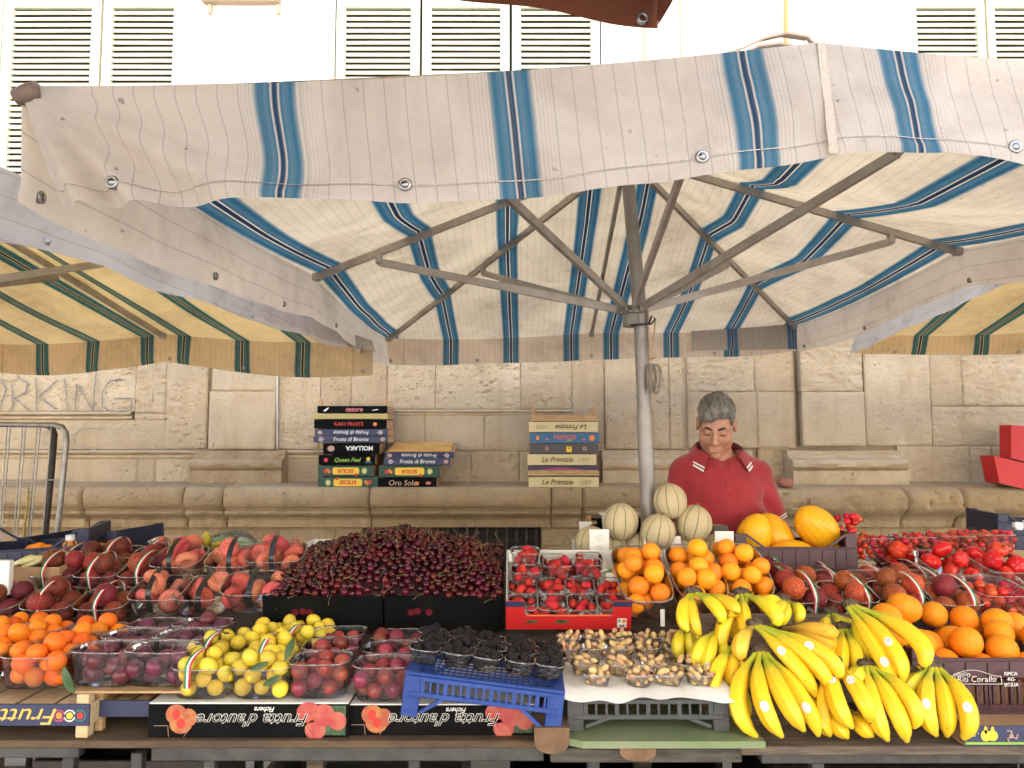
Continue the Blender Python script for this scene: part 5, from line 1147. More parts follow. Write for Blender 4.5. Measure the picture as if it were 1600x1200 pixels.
# ---------------------------------------------------------------- packing
def pack(a, b, h, r, n, mound=0.03, seed=0, K=44, keep_front=True, floor=0.004, prof=None, a0=None, b0=None):
    """drop n balls one after another into a tray of half sizes a x b and depth h; mound is how far the heap rises over the rim"""
    rs = np.random.RandomState(seed + 5); P = np.zeros((0, 3)); a0 = a0 or a * .92; b0 = b0 or b * .92
    miss = 0
    if n <= 34: K = 180
    while len(P) < n and miss < 30:
        x = rs.uniform(-1, 1, K) * (a - r * .8); y = rs.uniform(-1, 1, K) * (b - r * .8)
        z = np.full(K, floor + r)
        if len(P):
            d2 = (x[:, None] - P[None, :, 0]) ** 2 + (y[:, None] - P[None, :, 1]) ** 2
            zz = P[None, :, 2] + np.sqrt(np.maximum((1.85 * r) ** 2 - d2, 0)); zz = np.where(d2 < (1.85 * r) ** 2, zz, 0); z = np.maximum(z, zz.max(1))
        u = np.abs(x / a); v = np.abs(y / b)
        cap = h + (prof(x, y) if prof else mound * (1 - np.maximum(u, v) ** 2.2)) - r * .85
        lim = np.where(z <= cap, z, 9)
        k = int(np.argmin(lim))
        if lim[k] > 8: miss += 1; continue
        miss = 0; P = np.vstack([P, [x[k], y[k], z[k]]])
    keep = []
    for i in range(len(P)):
        d = np.hypot(P[:, 0] - P[i, 0], P[:, 1] - P[i, 1]); cov = ((P[:, 2] > P[i, 2] + .6 * r) & (d < 1.3 * r)).sum()
        cov2 = ((P[:, 2] > P[i, 2] + .6 * r) & (d < 2.0 * r)).sum()
        edge = keep_front and (P[i, 1] < -b + 2.3 * r or abs(P[i, 0]) > a - 2.1 * r)
        if edge or not (cov >= 1 and cov2 >= 3): keep.append(i)
    return P[keep]

# ---------------------------------------------------------------- clear punnets
M['clear'] = clear_plastic('clear_punnet_plastic', (.97, .97, .97), .028, .75)
M['rim'] = clear_plastic('milky_rim_plastic', (.92, .92, .92), .20, .6)
M['amber'] = clear_plastic('amber_punnet_plastic', (.95, .82, .68), .05)
def tricolor(name, cols):
    m, n, p = newmat(name); t = NT(n); uv = t.new('UVMap'); sp = t.new('SeparateXYZ'); t.link(uv.outputs[0], sp.inputs[0])
    rp = t.ramp(sp.outputs[0], [(0, cols[0]), (.34, cols[1]), (.66, cols[2])], 'CONSTANT')
    nz = t.noise(90, 2, .5, uv.outputs[0]); t.link(t.mix(t.ramp(nz.outputs[0], [(.6, 0.0), (.7, .25)]).outputs[0], rp.outputs[0], (.3, .28, .26)), p.inputs['Base Color']); p.inputs['Roughness'].default_value = .4
    return m
M['flag'] = tricolor('tricolour_band', ((.02, .17, .055), (.74, .72, .68), (.50, .015, .025)))
M['flagr'] = tricolor('tricolour_band_reversed', ((.50, .015, .025), (.74, .72, .68), (.02, .17, .055)))
M['greenband'] = mat('green_white_band', (.02, .22, .06), .4, col2=(.7, .7, .66), nscale=26, lo=.52, hi=.56)
M['blackband'] = mat('black_band', (.012, .012, .012), .35)
PUN = {}
def punnet_mesh(a, b, h, taper=.86, e=4.0, m_='clear', rimw=.0028):
    key = (round(a, 4), round(b, 4), round(h, 4), taper, e, m_)
    if key in PUN: return PUN[key]
    N = 44
    def ring(f, z, rib=0): 
        out = []
        for k in range(N):
            t_ = 2 * PI * k / N; c, s = math.cos(t_), math.sin(t_); rr = (abs(c) ** e + abs(s) ** e) ** (-1 / e); g = 1 + (rib if k % 2 else 0)
            out.append((a * f * rr * c * g, b * f * rr * s * g, z))
        return out
    q = MB(); q.grid([ring(.02, .0015), ring(taper * .88, .0012), ring(taper * .97, .004), ring(taper + .02, .012), ring(taper + (1 - taper) * .5, h * .55, -.008), ring(.985, h * .93, -.006), ring(.99, h)], closed=True)
    body = q.mesh('punnet', smooth=True); body.materials.append(M[m_])
    q = MB(); q.grid([ring(.99, h), ring(1 + rimw / a, h + .001), ring(1 + rimw / a, h - .0025), ring(.992, h - .003)], closed=True); rim = q.mesh('rim', smooth=True); rim.materials.append(M['rim'])
    PUN[key] = (body, rim); return PUN[key]
def band_mesh(a, b, h, top, wd, x=0.0, y0=-.5, tilt=0.0, full=1.0, lift=0):
    """label strap from the front wall over the heap to the back"""
    P = []; U = []; n = 22
    for i in range(n + 1):
        u = i / n * full; an = PI * u
        yy = -b * 1.03 * math.cos(an); zz = h * (.98 if .03 < u < .97 else .45) + (top - h) * math.sin(an) ** .8 + lift
        if i == 0: yy, zz = -b * .985, h * .40
        row = []; ur = []
        for k in range(7): v = k / 6; row.append((x + (v - .5) * wd + tilt * (u - .5), yy, zz)); ur.append((v, u))
        P.append(row); U.append(ur)
    q = MB(); q.grid(P, U); return q
def strap(par, a, b, h, top, wd, m_, x=0.0, tilt=0.0, full=1.0, name='label_band'):
    return band_mesh(a, b, h, top, wd, x, tilt=tilt, full=full).obj(name, M[m_], par, smooth=True)
NSEED = [0]
def tub(kind, fname, F, x, y, z, a, b, h, r, n, mound, tlabel, flabel, cat, tgroup, rz=0.0, front=True, m_='clear', taper=.86, e=4.0, name='punnet', band=None, cal=0, jit=.07, prof=None, tilt=(0, 0), floor=.004):
    """one clear punnet at local (x, y, z) of frame F with its fruit"""
    NSEED[0] += 1; sd = NSEED[0]
    L = F @ Matrix.Translation((x, y, z)) @ Euler((tilt[0], tilt[1], rz)).to_matrix().to_4x4()
    body, rim = punnet_mesh(a, b, h, taper, e, m_)
    o = link(name, body, None, None); o.matrix_world = L; tag(o, tlabel, 'punnet', tgroup); link('rim', rim, None, o)
    P = pack(a * (taper + .05), b * (taper + .05), h, r, n, mound, sd, keep_front=front, prof=prof, floor=floor)
    out = []
    for p in P:
        f = 1 + (1 - taper) * .7 * min(1, p[2] / h)
        fo = fruit(kind, fname, L @ Vector((p[0] * f, p[1] * f, p[2])), r, flabel, cat, flabel, jit=jit); out.append(fo)
        if cal and rng.random() < cal: part_of(fo, 'calyx', ME_CALYX if kind == 'straw' else ME_TCAL)
    if band:
        for bd in band if isinstance(band, list) else [band]: strap(o, a, b, h, max([p[2] for p in P if abs(p[0] - bd.get('x', 0)) < r * 1.2] + [h]) + r * .93, bd.get('w', .014), bd.get('m', 'flag'), bd.get('x', 0), bd.get('t', 0), bd.get('full', 1.0), bd.get('n', 'label_band'))
    return o, out
ID = Matrix.Identity(4)
ORD = ['first', 'second', 'third', 'fourth', 'fifth', 'sixth']
def X(px, py, Y): return at(px, py, Y).x
SP = []  # leaves to add later
# apricots on the upturned crate at the left end
rowsA = [('front', 2.02, [-44, 63]), ('second', 2.15, [-76, 22, 116]), ('third', 2.285, [-30, 58, 146]), ('rear', 2.38, [-60, 30])]
for rn, Y, xs in rowsA:
    for i, px in enumerate(xs):
        who = ['beside the plums', 'in the middle', 'at the picture edge'][len(xs) - 1 - i] if len(xs) == 3 else ['beside the plums', 'at the picture edge'][len(xs) - 1 - i]
        tub('apricot', 'apricot', ID, X(px, 1060, Y), Y, zL + .002, .083, .060, .083, .0235, 36, .045 if rn != 'rear' else .03, f'clear punnet of orange apricots, {rn} row of the upturned crate, {who}', f'orange apricot heaped in the {rn} row punnet {who}', 'apricot', 'clear punnets of apricots', front=rn == 'front', band=None)
# dark plums
for rn, Y, xs in [('front', 2.03, [170, 254]), ('second', 2.165, [213, 292]), ('third', 2.30, [248, 318])]:
    for i, px in enumerate(xs):
        who = ['next to the apricots', 'next to the yellow plums'][i]
        hp = .03 if (rn == 'third' and i == 1) else .0
        tub('plum', 'dark_plum', ID, X(px, 1060, Y), Y, zL + .007, .0835, .061, .088, .0235, 30, hp, f'clear punnet of dark purple plums, {rn} row, {who}', f'dark purple plum in the {rn} row punnet {who}', 'plum', 'clear punnets of dark plums', rz=R(-4), front=rn == 'front')
# yellow plums
for rn, Y, xs in [('front', 2.01, [323, 413]), ('second', 2.14, [338, 425]), ('third', 2.265, [382, 464]), ('rear', 2.37, [430, 486])]:
    for i, px in enumerate(xs):
        who = ['next to the dark plums', 'next to the red plums'][i]; band = None
        if (rn, i) in (('front', 0), ('second', 1), ('third', 1), ('second', 0)): band = dict(w=.016, m='flag', x=.0 if rn != 'front' else -.012, t=.03, full=.62 if rn == 'front' else .8)
        tub('yplum', 'yellow_plum', ID, X(px, 1070, Y), Y, zC1 + .002, .076, .058, .076, .0205, 44, .05, f'clear punnet of yellow plums, {rn} row on the black carton, {who}', f'yellow plum heaped in the {rn} row punnet {who}', 'plum', 'clear punnets of yellow plums', front=rn == 'front', band=band)
# red plums
for cn, base, xs in [('beside the yellow plums', zC1, [502, 519, 530]), ('beside the blue crate', zC2, [601, 612, 622])]:
    for k, (rn, Y) in enumerate([('front', 2.02), ('second', 2.16), ('third', 2.30)]):
        tub('redplum', 'red_plum', ID, X(xs[k], 1070, Y), Y, base + .002, .077, .064, .088, .0215, 34, .012 if cn[7] == 't' else .02, f'clear punnet of red plums, {rn} row {cn}', f'red plum in the {rn} row punnet {cn}', 'plum', 'clear punnets of red plums', front=rn == 'front', rz=R(2))
# black mulberries on the deck of the blue crate
nb = 0
for k, (rn, y) in enumerate([('front', -.075), ('middle', .005), ('rear', .085)]):
    for i in range(5):
        x_ = -.158 + .078 * i + (.006 if k == 1 else 0) + rng.uniform(-.003, .003)
        who = ['first', 'second', 'third', 'fourth', 'fifth'][i]
        tub('blackb', 'black_mulberry', FBl, x_ + .0, y + rng.uniform(-.004, .004), .001, .037, .036, .036, .0096, 60, .020, f'small clear tub of black mulberries, {who} from the red plums in the {rn} row', f'black mulberry in the {who} tub from the red plums, {rn} row', 'mulberry', 'small tubs of black mulberries', front=False, e=3.0, name='berry_tub', taper=.8, jit=.12)
# pale mulberries
prow = [('front', 1.955, [933, 999, 1045, 1093], GZ + .006), ('second', 2.04, [914, 969, 1023, 1076], GZ + .006)]
for rn, Y, xs, z in prow:
    for i, px in enumerate(xs):
        tub('paleb', 'pale_mulberry', ID, X(px, 1070, Y), Y, z, .036, .033, .034, .0098, 64, .024, f'small clear tub of pale mulberries, {ORD[i]} from the blue crate in the {rn} row', f'pale pinkish mulberry in the {ORD[i]} tub from the blue crate, {rn} row', 'mulberry', 'small tubs of pale mulberries', front=True, e=2.6, name='berry_tub', taper=.76, jit=.15, rz=R(-20) if (rn, i) == ('front', 0) else 0)
zt2 = at(960, 1029, 2.13).z
cx = (X(868, 1028, 2.12) + X(1068, 1028, 2.12)) / 2
carton('shallow orange rimmed carton carrying the rear tubs of pale mulberries', X(1070, 1028, 2.12) - X(866, 1028, 2.12), .2, zt2 - zB - .02, M['orange'], M['white'], (cx, 2.125 + .10, zB + .0015))
q = MB(); q.box((cx, 2.125 + .10, zt2 - .016), (X(1068, 1028, 2.12) - X(868, 1028, 2.12) - .012, .186, .003)); tag(q.obj('paper_sheet', M['white']), 'white paper lining the orange rimmed carton under the rear mulberry tubs', 'paper')
for rn, Y, xs in [('third', 2.172, [887, 929, 971, 1012, 1054]), ('rear', 2.25, [890, 931, 970, 1009, 1048])]:
    for i, px in enumerate(xs):
        tub('paleb', 'pale_mulberry', ID, X(px, 1020, Y), Y, zt2 - .013 + (.008 if rn == 'rear' else 0), .0365, .034, .036, .0098, 64, .024, f'small clear tub of pale mulberries, {ORD[i]} from the blue crate in the {rn} row', f'pale pinkish mulberry in the {ORD[i]} tub from the blue crate, {rn} row', 'mulberry', 'small tubs of pale mulberries', front=rn == 'third', e=2.6, name='berry_tub', taper=.76, jit=.15)
# ---------------------------------------------------------------- second tier, tilted towards the street
def tier(x, Y, z, tilt, rz=0): return Matrix.Translation((x, Y, z)) @ Euler((R(tilt), 0, R(rz))).to_matrix().to_4x4()
def tier_tub(kind, fname, px, py, Y, tilt, a, b, h, r, n, mound, tl, fl, cat, tg, **k):
    """punnet whose front rim centre shows at pixel (px, py) at distance Y"""
    p = at(px, py, Y); F = tier(p.x, p.y, p.z, tilt, k.pop('turn', 0))
    return tub(kind, fname, F, 0, b, -h, a, b, h, r, n, mound, tl, fl, cat, tg, **k)
pk = [('front', 953, 2.43, [-25, 62, 146]), ('middle', 902, 2.62, [75, 142, 212]), ('rear', 880, 2.79, [106, 168, 226])]
for rn, py, Y, xs in pk:
    for i, px in enumerate(xs):
        who = ['at the street end', 'in the middle', 'beside the flat peaches'][i]
        tier_tub('peach', 'dark_peach', px, py, Y, 17, .082 if rn == 'front' else .078, .075, .07, .0345, 18, .062, f'clear punnet of dark red peaches with a tricolour band, {rn} row, {who}', f'dark red peach in the {rn} row banded punnet {who}', 'peach', 'banded punnets of dark peaches beside the apricots', front=rn == 'middle', band=dict(w=.014, x=(-.01, 0, .012)[i], t=.02))
fk = [('front', 938, 2.43, [(232, 0), (303, 0), (389, 6)]), ('rear', 886, 2.62, [(264, 0), (352, 3), (424, 6)])]
for rn, py, Y, xs in fk:
    for i, (px, tn) in enumerate(xs):
        who = ['beside the dark peaches', 'in the middle', 'beside the cherries'][i]; pyy = py - (8 if i == 2 else 0) * (1 if rn == 'front' else .9)
        tier_tub('flat', 'flat_peach', px, pyy, Y, 17, .083 if i != 2 else .098, .085, .07, .0375, 20, .065, f'clear punnet of flat peaches with a black band, {rn} row, {who}', f'rosy flat peach in the {rn} row punnet {who}', 'peach', 'black banded punnets of flat peaches', turn=tn, band=dict(w=.018, m='blackband', x=(.0, .012, .0)[i], t=.0, full=.75))
tier_tub('flat', 'flat_peach', 258, 848, 2.90, 5, .076, .06, .06, .034, 12, .06, 'small clear punnet of flat peaches propped up highest behind the dark peaches', 'flat peach in the highest punnet behind the dark peaches', 'peach', 'flat peach punnets at the back')
# loose flat peaches, pears and the bag behind them
for i, (px, py, Y, r_) in enumerate([(425, 850, 2.80, .042), (408, 866, 2.74, .037), (440, 866, 2.78, .036), (458, 854, 2.84, .038), (384, 868, 2.76, .036), (300, 850, 2.82, .038), (310, 872, 2.74, .036), (270, 868, 2.76, .036), (345, 868, 2.74, .034), (365, 872, 2.72, .034)]):
    fruit('flat', 'flat_peach', at(px, py, Y), r_, 'flat peach lying loose on the rear punnets by the cherries' if i < 5 else 'flat peach lying loose on the rear punnets near the pears', 'peach', 'loose flat peaches by the cherries' if i < 5 else 'loose flat peaches near the pears', Euler((R(60) + rng.uniform(-.5, .5), rng.uniform(-.5, .5), rng.uniform(0, 6))))
def pearf(th, ph):
    c = math.cos(th); s = math.sin(th); r = s * (.62 + .38 * (1 - c) / 2 * 1.3) * (.75 if c > .3 else .75 + .25 * (.3 - c) / 1.3)
    return (r * math.cos(ph), r * math.sin(ph), 1.35 * c)
ME['pear'] = [fmesh('pear', pearf, FM['pear'])]
for px, py, Y, e_, lb in [(280, 853, 2.80, (R(70), 0, R(80)), 'small yellow green pear lying among the flat peaches'), (322, 842, 2.86, (R(25), R(15), 0), 'speckled olive pear standing behind the flat peaches'), (340, 852, 2.83, (R(60), R(40), R(20)), 'narrow green pear leaning by the plastic bag')]:
    o = fruit('pear', 'pear', at(px, py, Y), .026, lb, 'pear', None, Euler(e_)); q = MB(); q.tube([(0, 0, 1.3), (.15, .05, 1.75)], .07, 5); q.obj('stem', M['stem'], o)
for bx, lb in (((-.21), 'near the dark peaches'),): pass
# ---------------------------------------------------------------- cherries in two black trays
CH = []
CF = at(598, 932, 2.42); CT = 12
Fc = tier(CF.x, CF.y, CF.z, CT)
xl, xr, xm = X(408, 950, 2.42) - CF.x, X(786, 950, 2.42) - CF.x, 0
def tray(x0, x1, lab, pics):
    w_ = x1 - x0 - .004; hh = .115; L = Fc @ Matrix.Translation(((x0 + x1) / 2, .22, -hh)); 
    o = carton(lab, w_, .44, hh, M['black'], M['black'], L.to_translation(), L.to_euler())
    for k, px_ in enumerate(pics):
        q = MB(); disc(q, px_, hh * .55 + .004 * (k % 2), .011, -.22 - .0012, 10); q.obj('picture', mat('printed_cherry', (.12, .005, .012), .4), o.children[0])
    return o
tray(xl, xm, 'black cardboard tray heaped with cherries, the one beside the flat peaches', [-.085, -.06, -.04])
tray(xm + .002, xr, 'black cardboard tray heaped with cherries, the one beside the strawberries', [-.10, -.08, -.045])
def mound(x, y):
    u = (x - (xl + xr) / 2 - .01) / ((xr - xl) / 2); v = (y - .25) / .25
    hgt = .114 * (1 - min(1, abs(u)) ** 1.75) ** 1.2 * max(0, 1 - v * v) ** .75
    return hgt - .004 + .012 * (float(vnoise(np.array([x * 22]), np.array([y * 22]), 5)[0]) - .5)
pts = []; rs = np.random.RandomState(4); CR = .0118
cell = {}
tries = 0
while tries < 70000:
    tries += 1; x_ = rs.uniform(xl + .012, xr - .012); y_ = rs.uniform(.010, .46) if tries % 3 else rs.uniform(.008, .07); z_ = mound(x_, y_) + rs.uniform(-.007, .009)
    k = (int(x_ / .02), int(y_ / .02)); ok = True
    for i in (-1, 0, 1):
        for j in (-1, 0, 1):
            for p in cell.get((k[0] + i, k[1] + j), ()):
                if (p[0] - x_) ** 2 + (p[1] - y_) ** 2 + (p[2] - z_) ** 2 < (1.72 * CR) ** 2: ok = False
    if ok: cell.setdefault(k, []).append((x_, y_, z_)); pts.append((x_, y_, z_))
W = [(Fc @ Vector(p)) for p in pts]
order = sorted(range(len(W)), key=lambda i: (W[i] - CAM).length)
front_y = [i for i in order if pts[i][1] < .30]
CL = 'dark cherry on the street side of the heap in the black trays'
for i in order[:300]:
    o = fruit('cherry', 'cherry', W[i], CR, CL, 'cherry', 'cherries on the front of the heap', jit=.12)
    if rng.random() < .62: part_of(o, 'stem', rng.choice(ME_STEMS))
q = MB(); cme = ME['cherry'][0]; sv = [v.co.copy() for v in cme.vertices]; sf = [tuple(p.vertices) for p in cme.polygons]; su = [(0, 0)] * len(sv)
st = MB()
for i in order[300:]:
    if pts[i][1] > .44: continue
    Rr = rrot().to_matrix(); s_ = CR * rng.uniform(.88, 1.12); q.add([W[i] + Rr @ (v * s_) for v in sv], sf)
    if rng.random() < .55:
        me = rng.choice(ME_STEMS); st.add([W[i] + Rr @ (v.co * s_) for v in me.vertices], [tuple(p.vertices) for p in me.polygons])
n_ = 24; P = [[Fc @ Vector((xl + .01 + (xr - xl - .02) * i / n_, .01 + .42 * j / 14, mound(xl + .01 + (xr - xl - .02) * i / n_, .01 + .44 * j / 14) - .016)) for i in range(n_ + 1)] for j in range(15)]
fl_ = MB(); fl_.grid(P)  # dark sheet under the cherries, painting shade into the gaps
hp = q.obj('cherry_heap', FM['cherry'], None, smooth=True); tag(hp, 'rest of the dark cherry heap rising behind the nearest cherries', 'cherries', kind='stuff'); so = st.obj('stalks', M['stem'], hp, smooth=True); so['kind'] = 'stuff'; so = fl_.obj('heap_core', mat('cherry_gap_shade', (.02, .003, .004), .6), hp, smooth=True); so['kind'] = 'stuff'
lf = MB(); lf.grid([[at(584 + 6 * i, 931 - 2 * math.sin(i) + j * 5, 2.43 + .012 * j) for i in range(5)] for j in range(2)]); tag(lf.obj('dry_leaf', mat('dry_leaf', (.42, .28, .12), .8), smooth=True), 'curled pale dry leaf on the front edge of the cherry trays', 'leaf')
# ---------------------------------------------------------------- strawberries in the red carton
SF = at(888, 984, 2.36); SW = X(985, 970, 2.36) - X(790, 970, 2.36)
Fs = tier(SF.x, SF.y, SF.z, 22); Ls = Fs @ Matrix.Translation((0, .19, 0))
def deco_st(p, w_, y, h_):
    for sx in (-1, 1):
        q = MB(); q.box((sx * (w_ / 2 - .028), y + .003, h_ + .021), (.056, .005, .052), bev=.001); q.obj('corner_panel', M['redcard'], p)
        q = MB(); q.box((sx * (w_ / 2 - .028), y - .0001, h_ + .038), (.0555, .0012, .018)); q.obj('stripe', M['navy'], p)
    q = MB(); q.box((w_ / 2 - .028, y - .0008, h_ * .48), (.028, .001, .032), bev=.0004); q.obj('label', M['white'], p)
    q = MB(); disc(q, w_ / 2 - .022, h_ * .62, .0065, y - .002); q.obj('picture', M['orange'], p); lettering('P', .014, M['black'], p, (w_ / 2 - .036, y - .002, h_ * .62)); lettering('RES', .010, M['black'], p, (w_ / 2 - .028, y - .002, h_ * .30))
    q = MB(); disc(q, -.02, h_ * .55, .022, y, rz=.006); q.obj('picture', M['leafpic'], p); q = MB(); disc(q, -.11, h_ * .55, .018, y, rz=.005); q.obj('picture', M['leafpic'], p)
    q = MB(); q.box((0, y - .0002, h_ * .97), (w_ - .12, .003, .002)); q.obj('edge', M['peach'], p)
co = carton('red strawberry carton with dark blue corner panels tilted towards the street', SW, .38, .053, M['redcard'], M['white'], Ls.to_translation(), Ls.to_euler(), front=.052, deco=deco_st)
sa = SW / 8 - .003
for k, (rn, y) in enumerate([('front', .058), ('second', .150)]):
    for i in range(4):
        if rn == 'second' and i == 3: pass
        tub('straw', 'strawberry', Fs, -SW / 2 + .006 + (i + .5) * (SW - .012) / 4, y, .006, sa, .044, .052, .017, 26, .020, f'clear punnet of strawberries, {ORD[i]} from the cherries in the {rn} row of the carton', f'red strawberry in the {ORD[i]} punnet from the cherries, {rn} row', 'strawberry', 'clear punnets of strawberries', front=False, cal=.28, jit=.16)
for i, (x_, y, z, lab) in enumerate([(-.125, .175, .045, 'raised punnet of strawberries nearest the cherries'), (-.02, .225, .038, 'raised punnet of strawberries with green leaves in the middle'), (.075, .235, .036, 'raised punnet of strawberries nearest the melon carton'), (-.125, .29, .045, 'rearmost punnet of strawberries against the white carton flap')]):
    tub('straw', 'strawberry', Fs, x_, y, z, sa + .003, .046, .052, .017, 26, .020, lab, 'red strawberry in the ' + lab.replace('punnet of strawberries', 'punnet'), 'strawberry', 'clear punnets of strawberries', front=True, cal=.3, jit=.16, tilt=(R(-14), 0))
for i, (x_, y) in enumerate([(-.03, .30), (.09, .31), (-.12, .24), (.02, .25)]):
    tub('straw', 'strawberry', Fs, x_, y, .006, sa, .044, .052, .0155, 14, .008, f'clear punnet of strawberries under the raised punnets, {ORD[i]} of the lower rear ones', f'strawberry in the {ORD[i]} lower rear punnet under the raised ones', 'strawberry', 'clear punnets of strawberries', front=False, jit=.16)
for a, b, t, bt, Y, lab in [(795, 808, 863, 878, 2.62, 'white card flap at the rear corner of the strawberry carton beside the cherries'), (947, 964, 895, 917, 2.55, 'white card flap standing at the strawberry carton edge beside the big apricots'), (936, 947, 876, 895, 2.62, 'small white card flap behind the strawberry punnets')]:
    p = at(a, t, Y); r_ = at(b, bt, Y); q = MB(); q.box(((p.x + r_.x) / 2, Y, (p.z + r_.z) / 2), (r_.x - p.x, .004, p.z - r_.z), Euler((R(-15), 0, 0))); tag(q.obj('card_flap', M['white']), lab, 'flap')
# ---------------------------------------------------------------- big ripe apricots in long tubs
for i, (px, py, Y, lab, tn) in enumerate([(1018, 940, 2.34, 'beside the strawberries', 3), (1104, 936, 2.37, 'in the middle', 0), (1176, 932, 2.41, 'beside the peaches', -3)]):
    tier_tub('bigapricot', 'ripe_apricot', px, py, Y, 25, .082, .150, .085, .0295, 90, .085, f'long clear tub of big ripe apricots {lab}', f'big ripe orange apricot in the long tub {lab}', 'apricot', 'long tubs of ripe apricots', turn=tn, m_='amber', name='fruit_tub')
p = at(1035, 965, 2.33); q = MB(); q.box((p.x, 2.327, p.z), (.013, .003, .05), bev=.001); tag(q.obj('label_tag', M['white']), 'narrow white label tag on the front of the apricot tub beside the strawberries', 'label')
# ---------------------------------------------------------------- blushed peaches at the right
pr_ = [('front', 942, 2.40, [1258, 1341, 1424, 1505], .036), ('second', 917, 2.56, [1222, 1300, 1379, 1457], .035), ('third', 904, 2.72, [1212, 1286, 1360, 1432], .035)]
for rn, py, Y, xs, r_ in pr_:
    for i, px in enumerate(xs):
        pyy = py + (4 if (rn, i) == ('front', 3) else 0)
        green = rn != 'front' and i == 0
        tier_tub('rpeach', 'blushed_peach', px, pyy, Y, 15 if rn == 'front' else 11, .083, .078, .07, r_, 18, .075 if rn == 'front' else .05, f'clear banded punnet of blushed peaches, {ORD[i]} from the big apricots in the {rn} row', f'blushed dark peach in the {ORD[i]} punnet from the big apricots, {rn} row', 'peach', 'banded punnets of blushed peaches', band=dict(w=.015, m='greenband' if green else 'flagr', x=.02, t=-.03, full=.8))
# ---------------------------------------------------------------- tomatoes
for i, (px, py, Y, tn) in enumerate([(1508, 898, 2.62, 0), (1590, 895, 2.62, 0), (1432, 884, 2.80, 0)]):
    lab = ['beside the peaches', 'at the picture edge', 'under the small tomato tubs'][i]
    tier_tub('tomato', 'ribbed_tomato', px, py, Y, 14, .085, .11, .06, .033, 44, .066, f'clear tub of ribbed red tomatoes {lab}', f'ribbed red tomato in the tub {lab}', 'tomato', 'tubs of ribbed tomatoes', cal=.5, jit=.14, name='fruit_tub')
for i, (px, py, Y) in enumerate([(1372, 842, 2.90), (1440, 840, 2.90), (1501, 838, 2.90), (1562, 836, 2.90)]):
    who = ['nearest the yellow melons', 'second from the melons', 'third from the melons', 'farthest from the melons'][i]
    o, fr_ = tier_tub('cherrytom', 'cherry_tomato', px, py, Y, 0, .076, .065, .085, .0135, 66, .055, f'clear tub of vine cherry tomatoes, {who}', f'cherry tomato on the vine in the tub {who}', 'tomato', 'tubs of vine cherry tomatoes', jit=.12, name='fruit_tub')
    q = MB()
    for k in range(30):
        a_ = rng.choice(fr_).location; b_ = a_ + Vector((rng.uniform(-.03, .03), rng.uniform(-.03, .02), rng.uniform(.004, .024))); c_ = b_ + Vector((rng.uniform(-.03, .03), rng.uniform(-.02, .02), rng.uniform(-.015, .012))); q.tube([a_, b_, c_], .0011, 4)
    tag(q.obj('tomato_vine', mat('vine_green', (.10, .12, .03), .7), smooth=True), f'tangled green vine stalks over the small tomatoes, {who}', 'vine', 'vine stalks of the small tomatoes')
for i in range(16):
    px = rng.uniform(1308, 1342); fruit('cherrytom', 'cherry_tomato', at(px, rng.uniform(806, 830), 2.92 + rng.uniform(0, .08)), .0135, 'cherry tomato spilling over the rim towards the yellow melons', 'tomato', 'small tomatoes spilling towards the melons')
o, fr_ = tier_tub('cherrytom', 'cherry_tomato', 1578, 932, 2.42, 12, .085, .085, .075, .017, 34, .045, 'clear tub of larger vine tomatoes above the oranges', 'vine tomato in the tub above the oranges', 'tomato', 'tubs of larger vine tomatoes', name='fruit_tub', jit=.15)
q = MB()
for k in range(26):
    a_ = rng.choice(fr_).location; b_ = a_ + Vector((rng.uniform(-.04, .04), rng.uniform(-.03, .02), rng.uniform(.01, .03))); c_ = b_ + Vector((rng.uniform(-.04, .04), rng.uniform(-.02, .02), rng.uniform(-.02, .012))); q.tube([a_, b_, c_], .0015, 4)
tag(q.obj('tomato_vine', mat('vine_green_dark', (.08, .09, .03), .7), smooth=True), 'green vine stalks on the larger tomatoes above the oranges', 'vine')
# ---------------------------------------------------------------- oranges in the maroon crate
def deco_or(o, w_, y, h_):
    x0 = -w_ / 2 + .165; z0 = h_ * .56; q = MB()
    lettering('Riti Corallo', .022, M['white'], o.children[0], (x0 - .002, y - .005, z0), shear=.1, bold=-.012); lettering('ISPICA', .0125, M['white'], o.children[0], (x0 + .088, y - .005, z0 + .014)); lettering('-RG-', .0125, M['white'], o.children[0], (x0 + .088, y - .005, z0)); lettering('SICILIA', .0125, M['white'], o.children[0], (x0 + .088, y - .005, z0 - .014))
    L = [(x0 - .068, z0 - .012)] + [(x0 - .066 + .128 * u, z0 + .008 + .018 * math.sin(PI * min(1, u * 1.15)) * (1 - .3 * u)) for u in np.linspace(0, 1, 12)] + [(x0 + .064, z0 - .012), (x0 - .068, z0 - .012)]
    for (a, b), (c, d) in zip(L, L[1:]): q.bar((a, y - .005, b), (c, y - .005, d), .001, .0012, up=(0, 1, 0))
    for k in range(5): ringm(q, x0 - .058 + k * .009, z0 + .011 + .003 * (k % 2), .003, .0042, y - .005, 10)
    q.obj('emblem', M['white'], o.children[0])
OL = at(1424, 1021, 2.07); OWd = .52; OHt = OL.z - zB2 + .012
open_crate('maroon plastic crate of oranges with thin white lettering on its front', OWd, .34, OHt, M['maroonplast'], (OL.x + OWd / 2, 2.07 + .17, zB2), dip=.022, front_deco=deco_or, slots=22)
P = pack(.235, .15, OHt, .041, 60, .075, 77, keep_front=False, prof=lambda x, y: .085 - .055 * np.clip((x + .20) / .2, 0, 1) - .09 * np.maximum(0, np.abs(x) - .16) / .1 + .16 * (y + .10))
for p in P:
    if p[2] > OHt - .07: fruit('orange', 'orange', (OL.x + OWd / 2 + p[0], 2.24 + p[1], zB2 + p[2]), .041, 'bright orange heaped in the maroon crate beside the bananas', 'orange', 'oranges in the maroon crate')
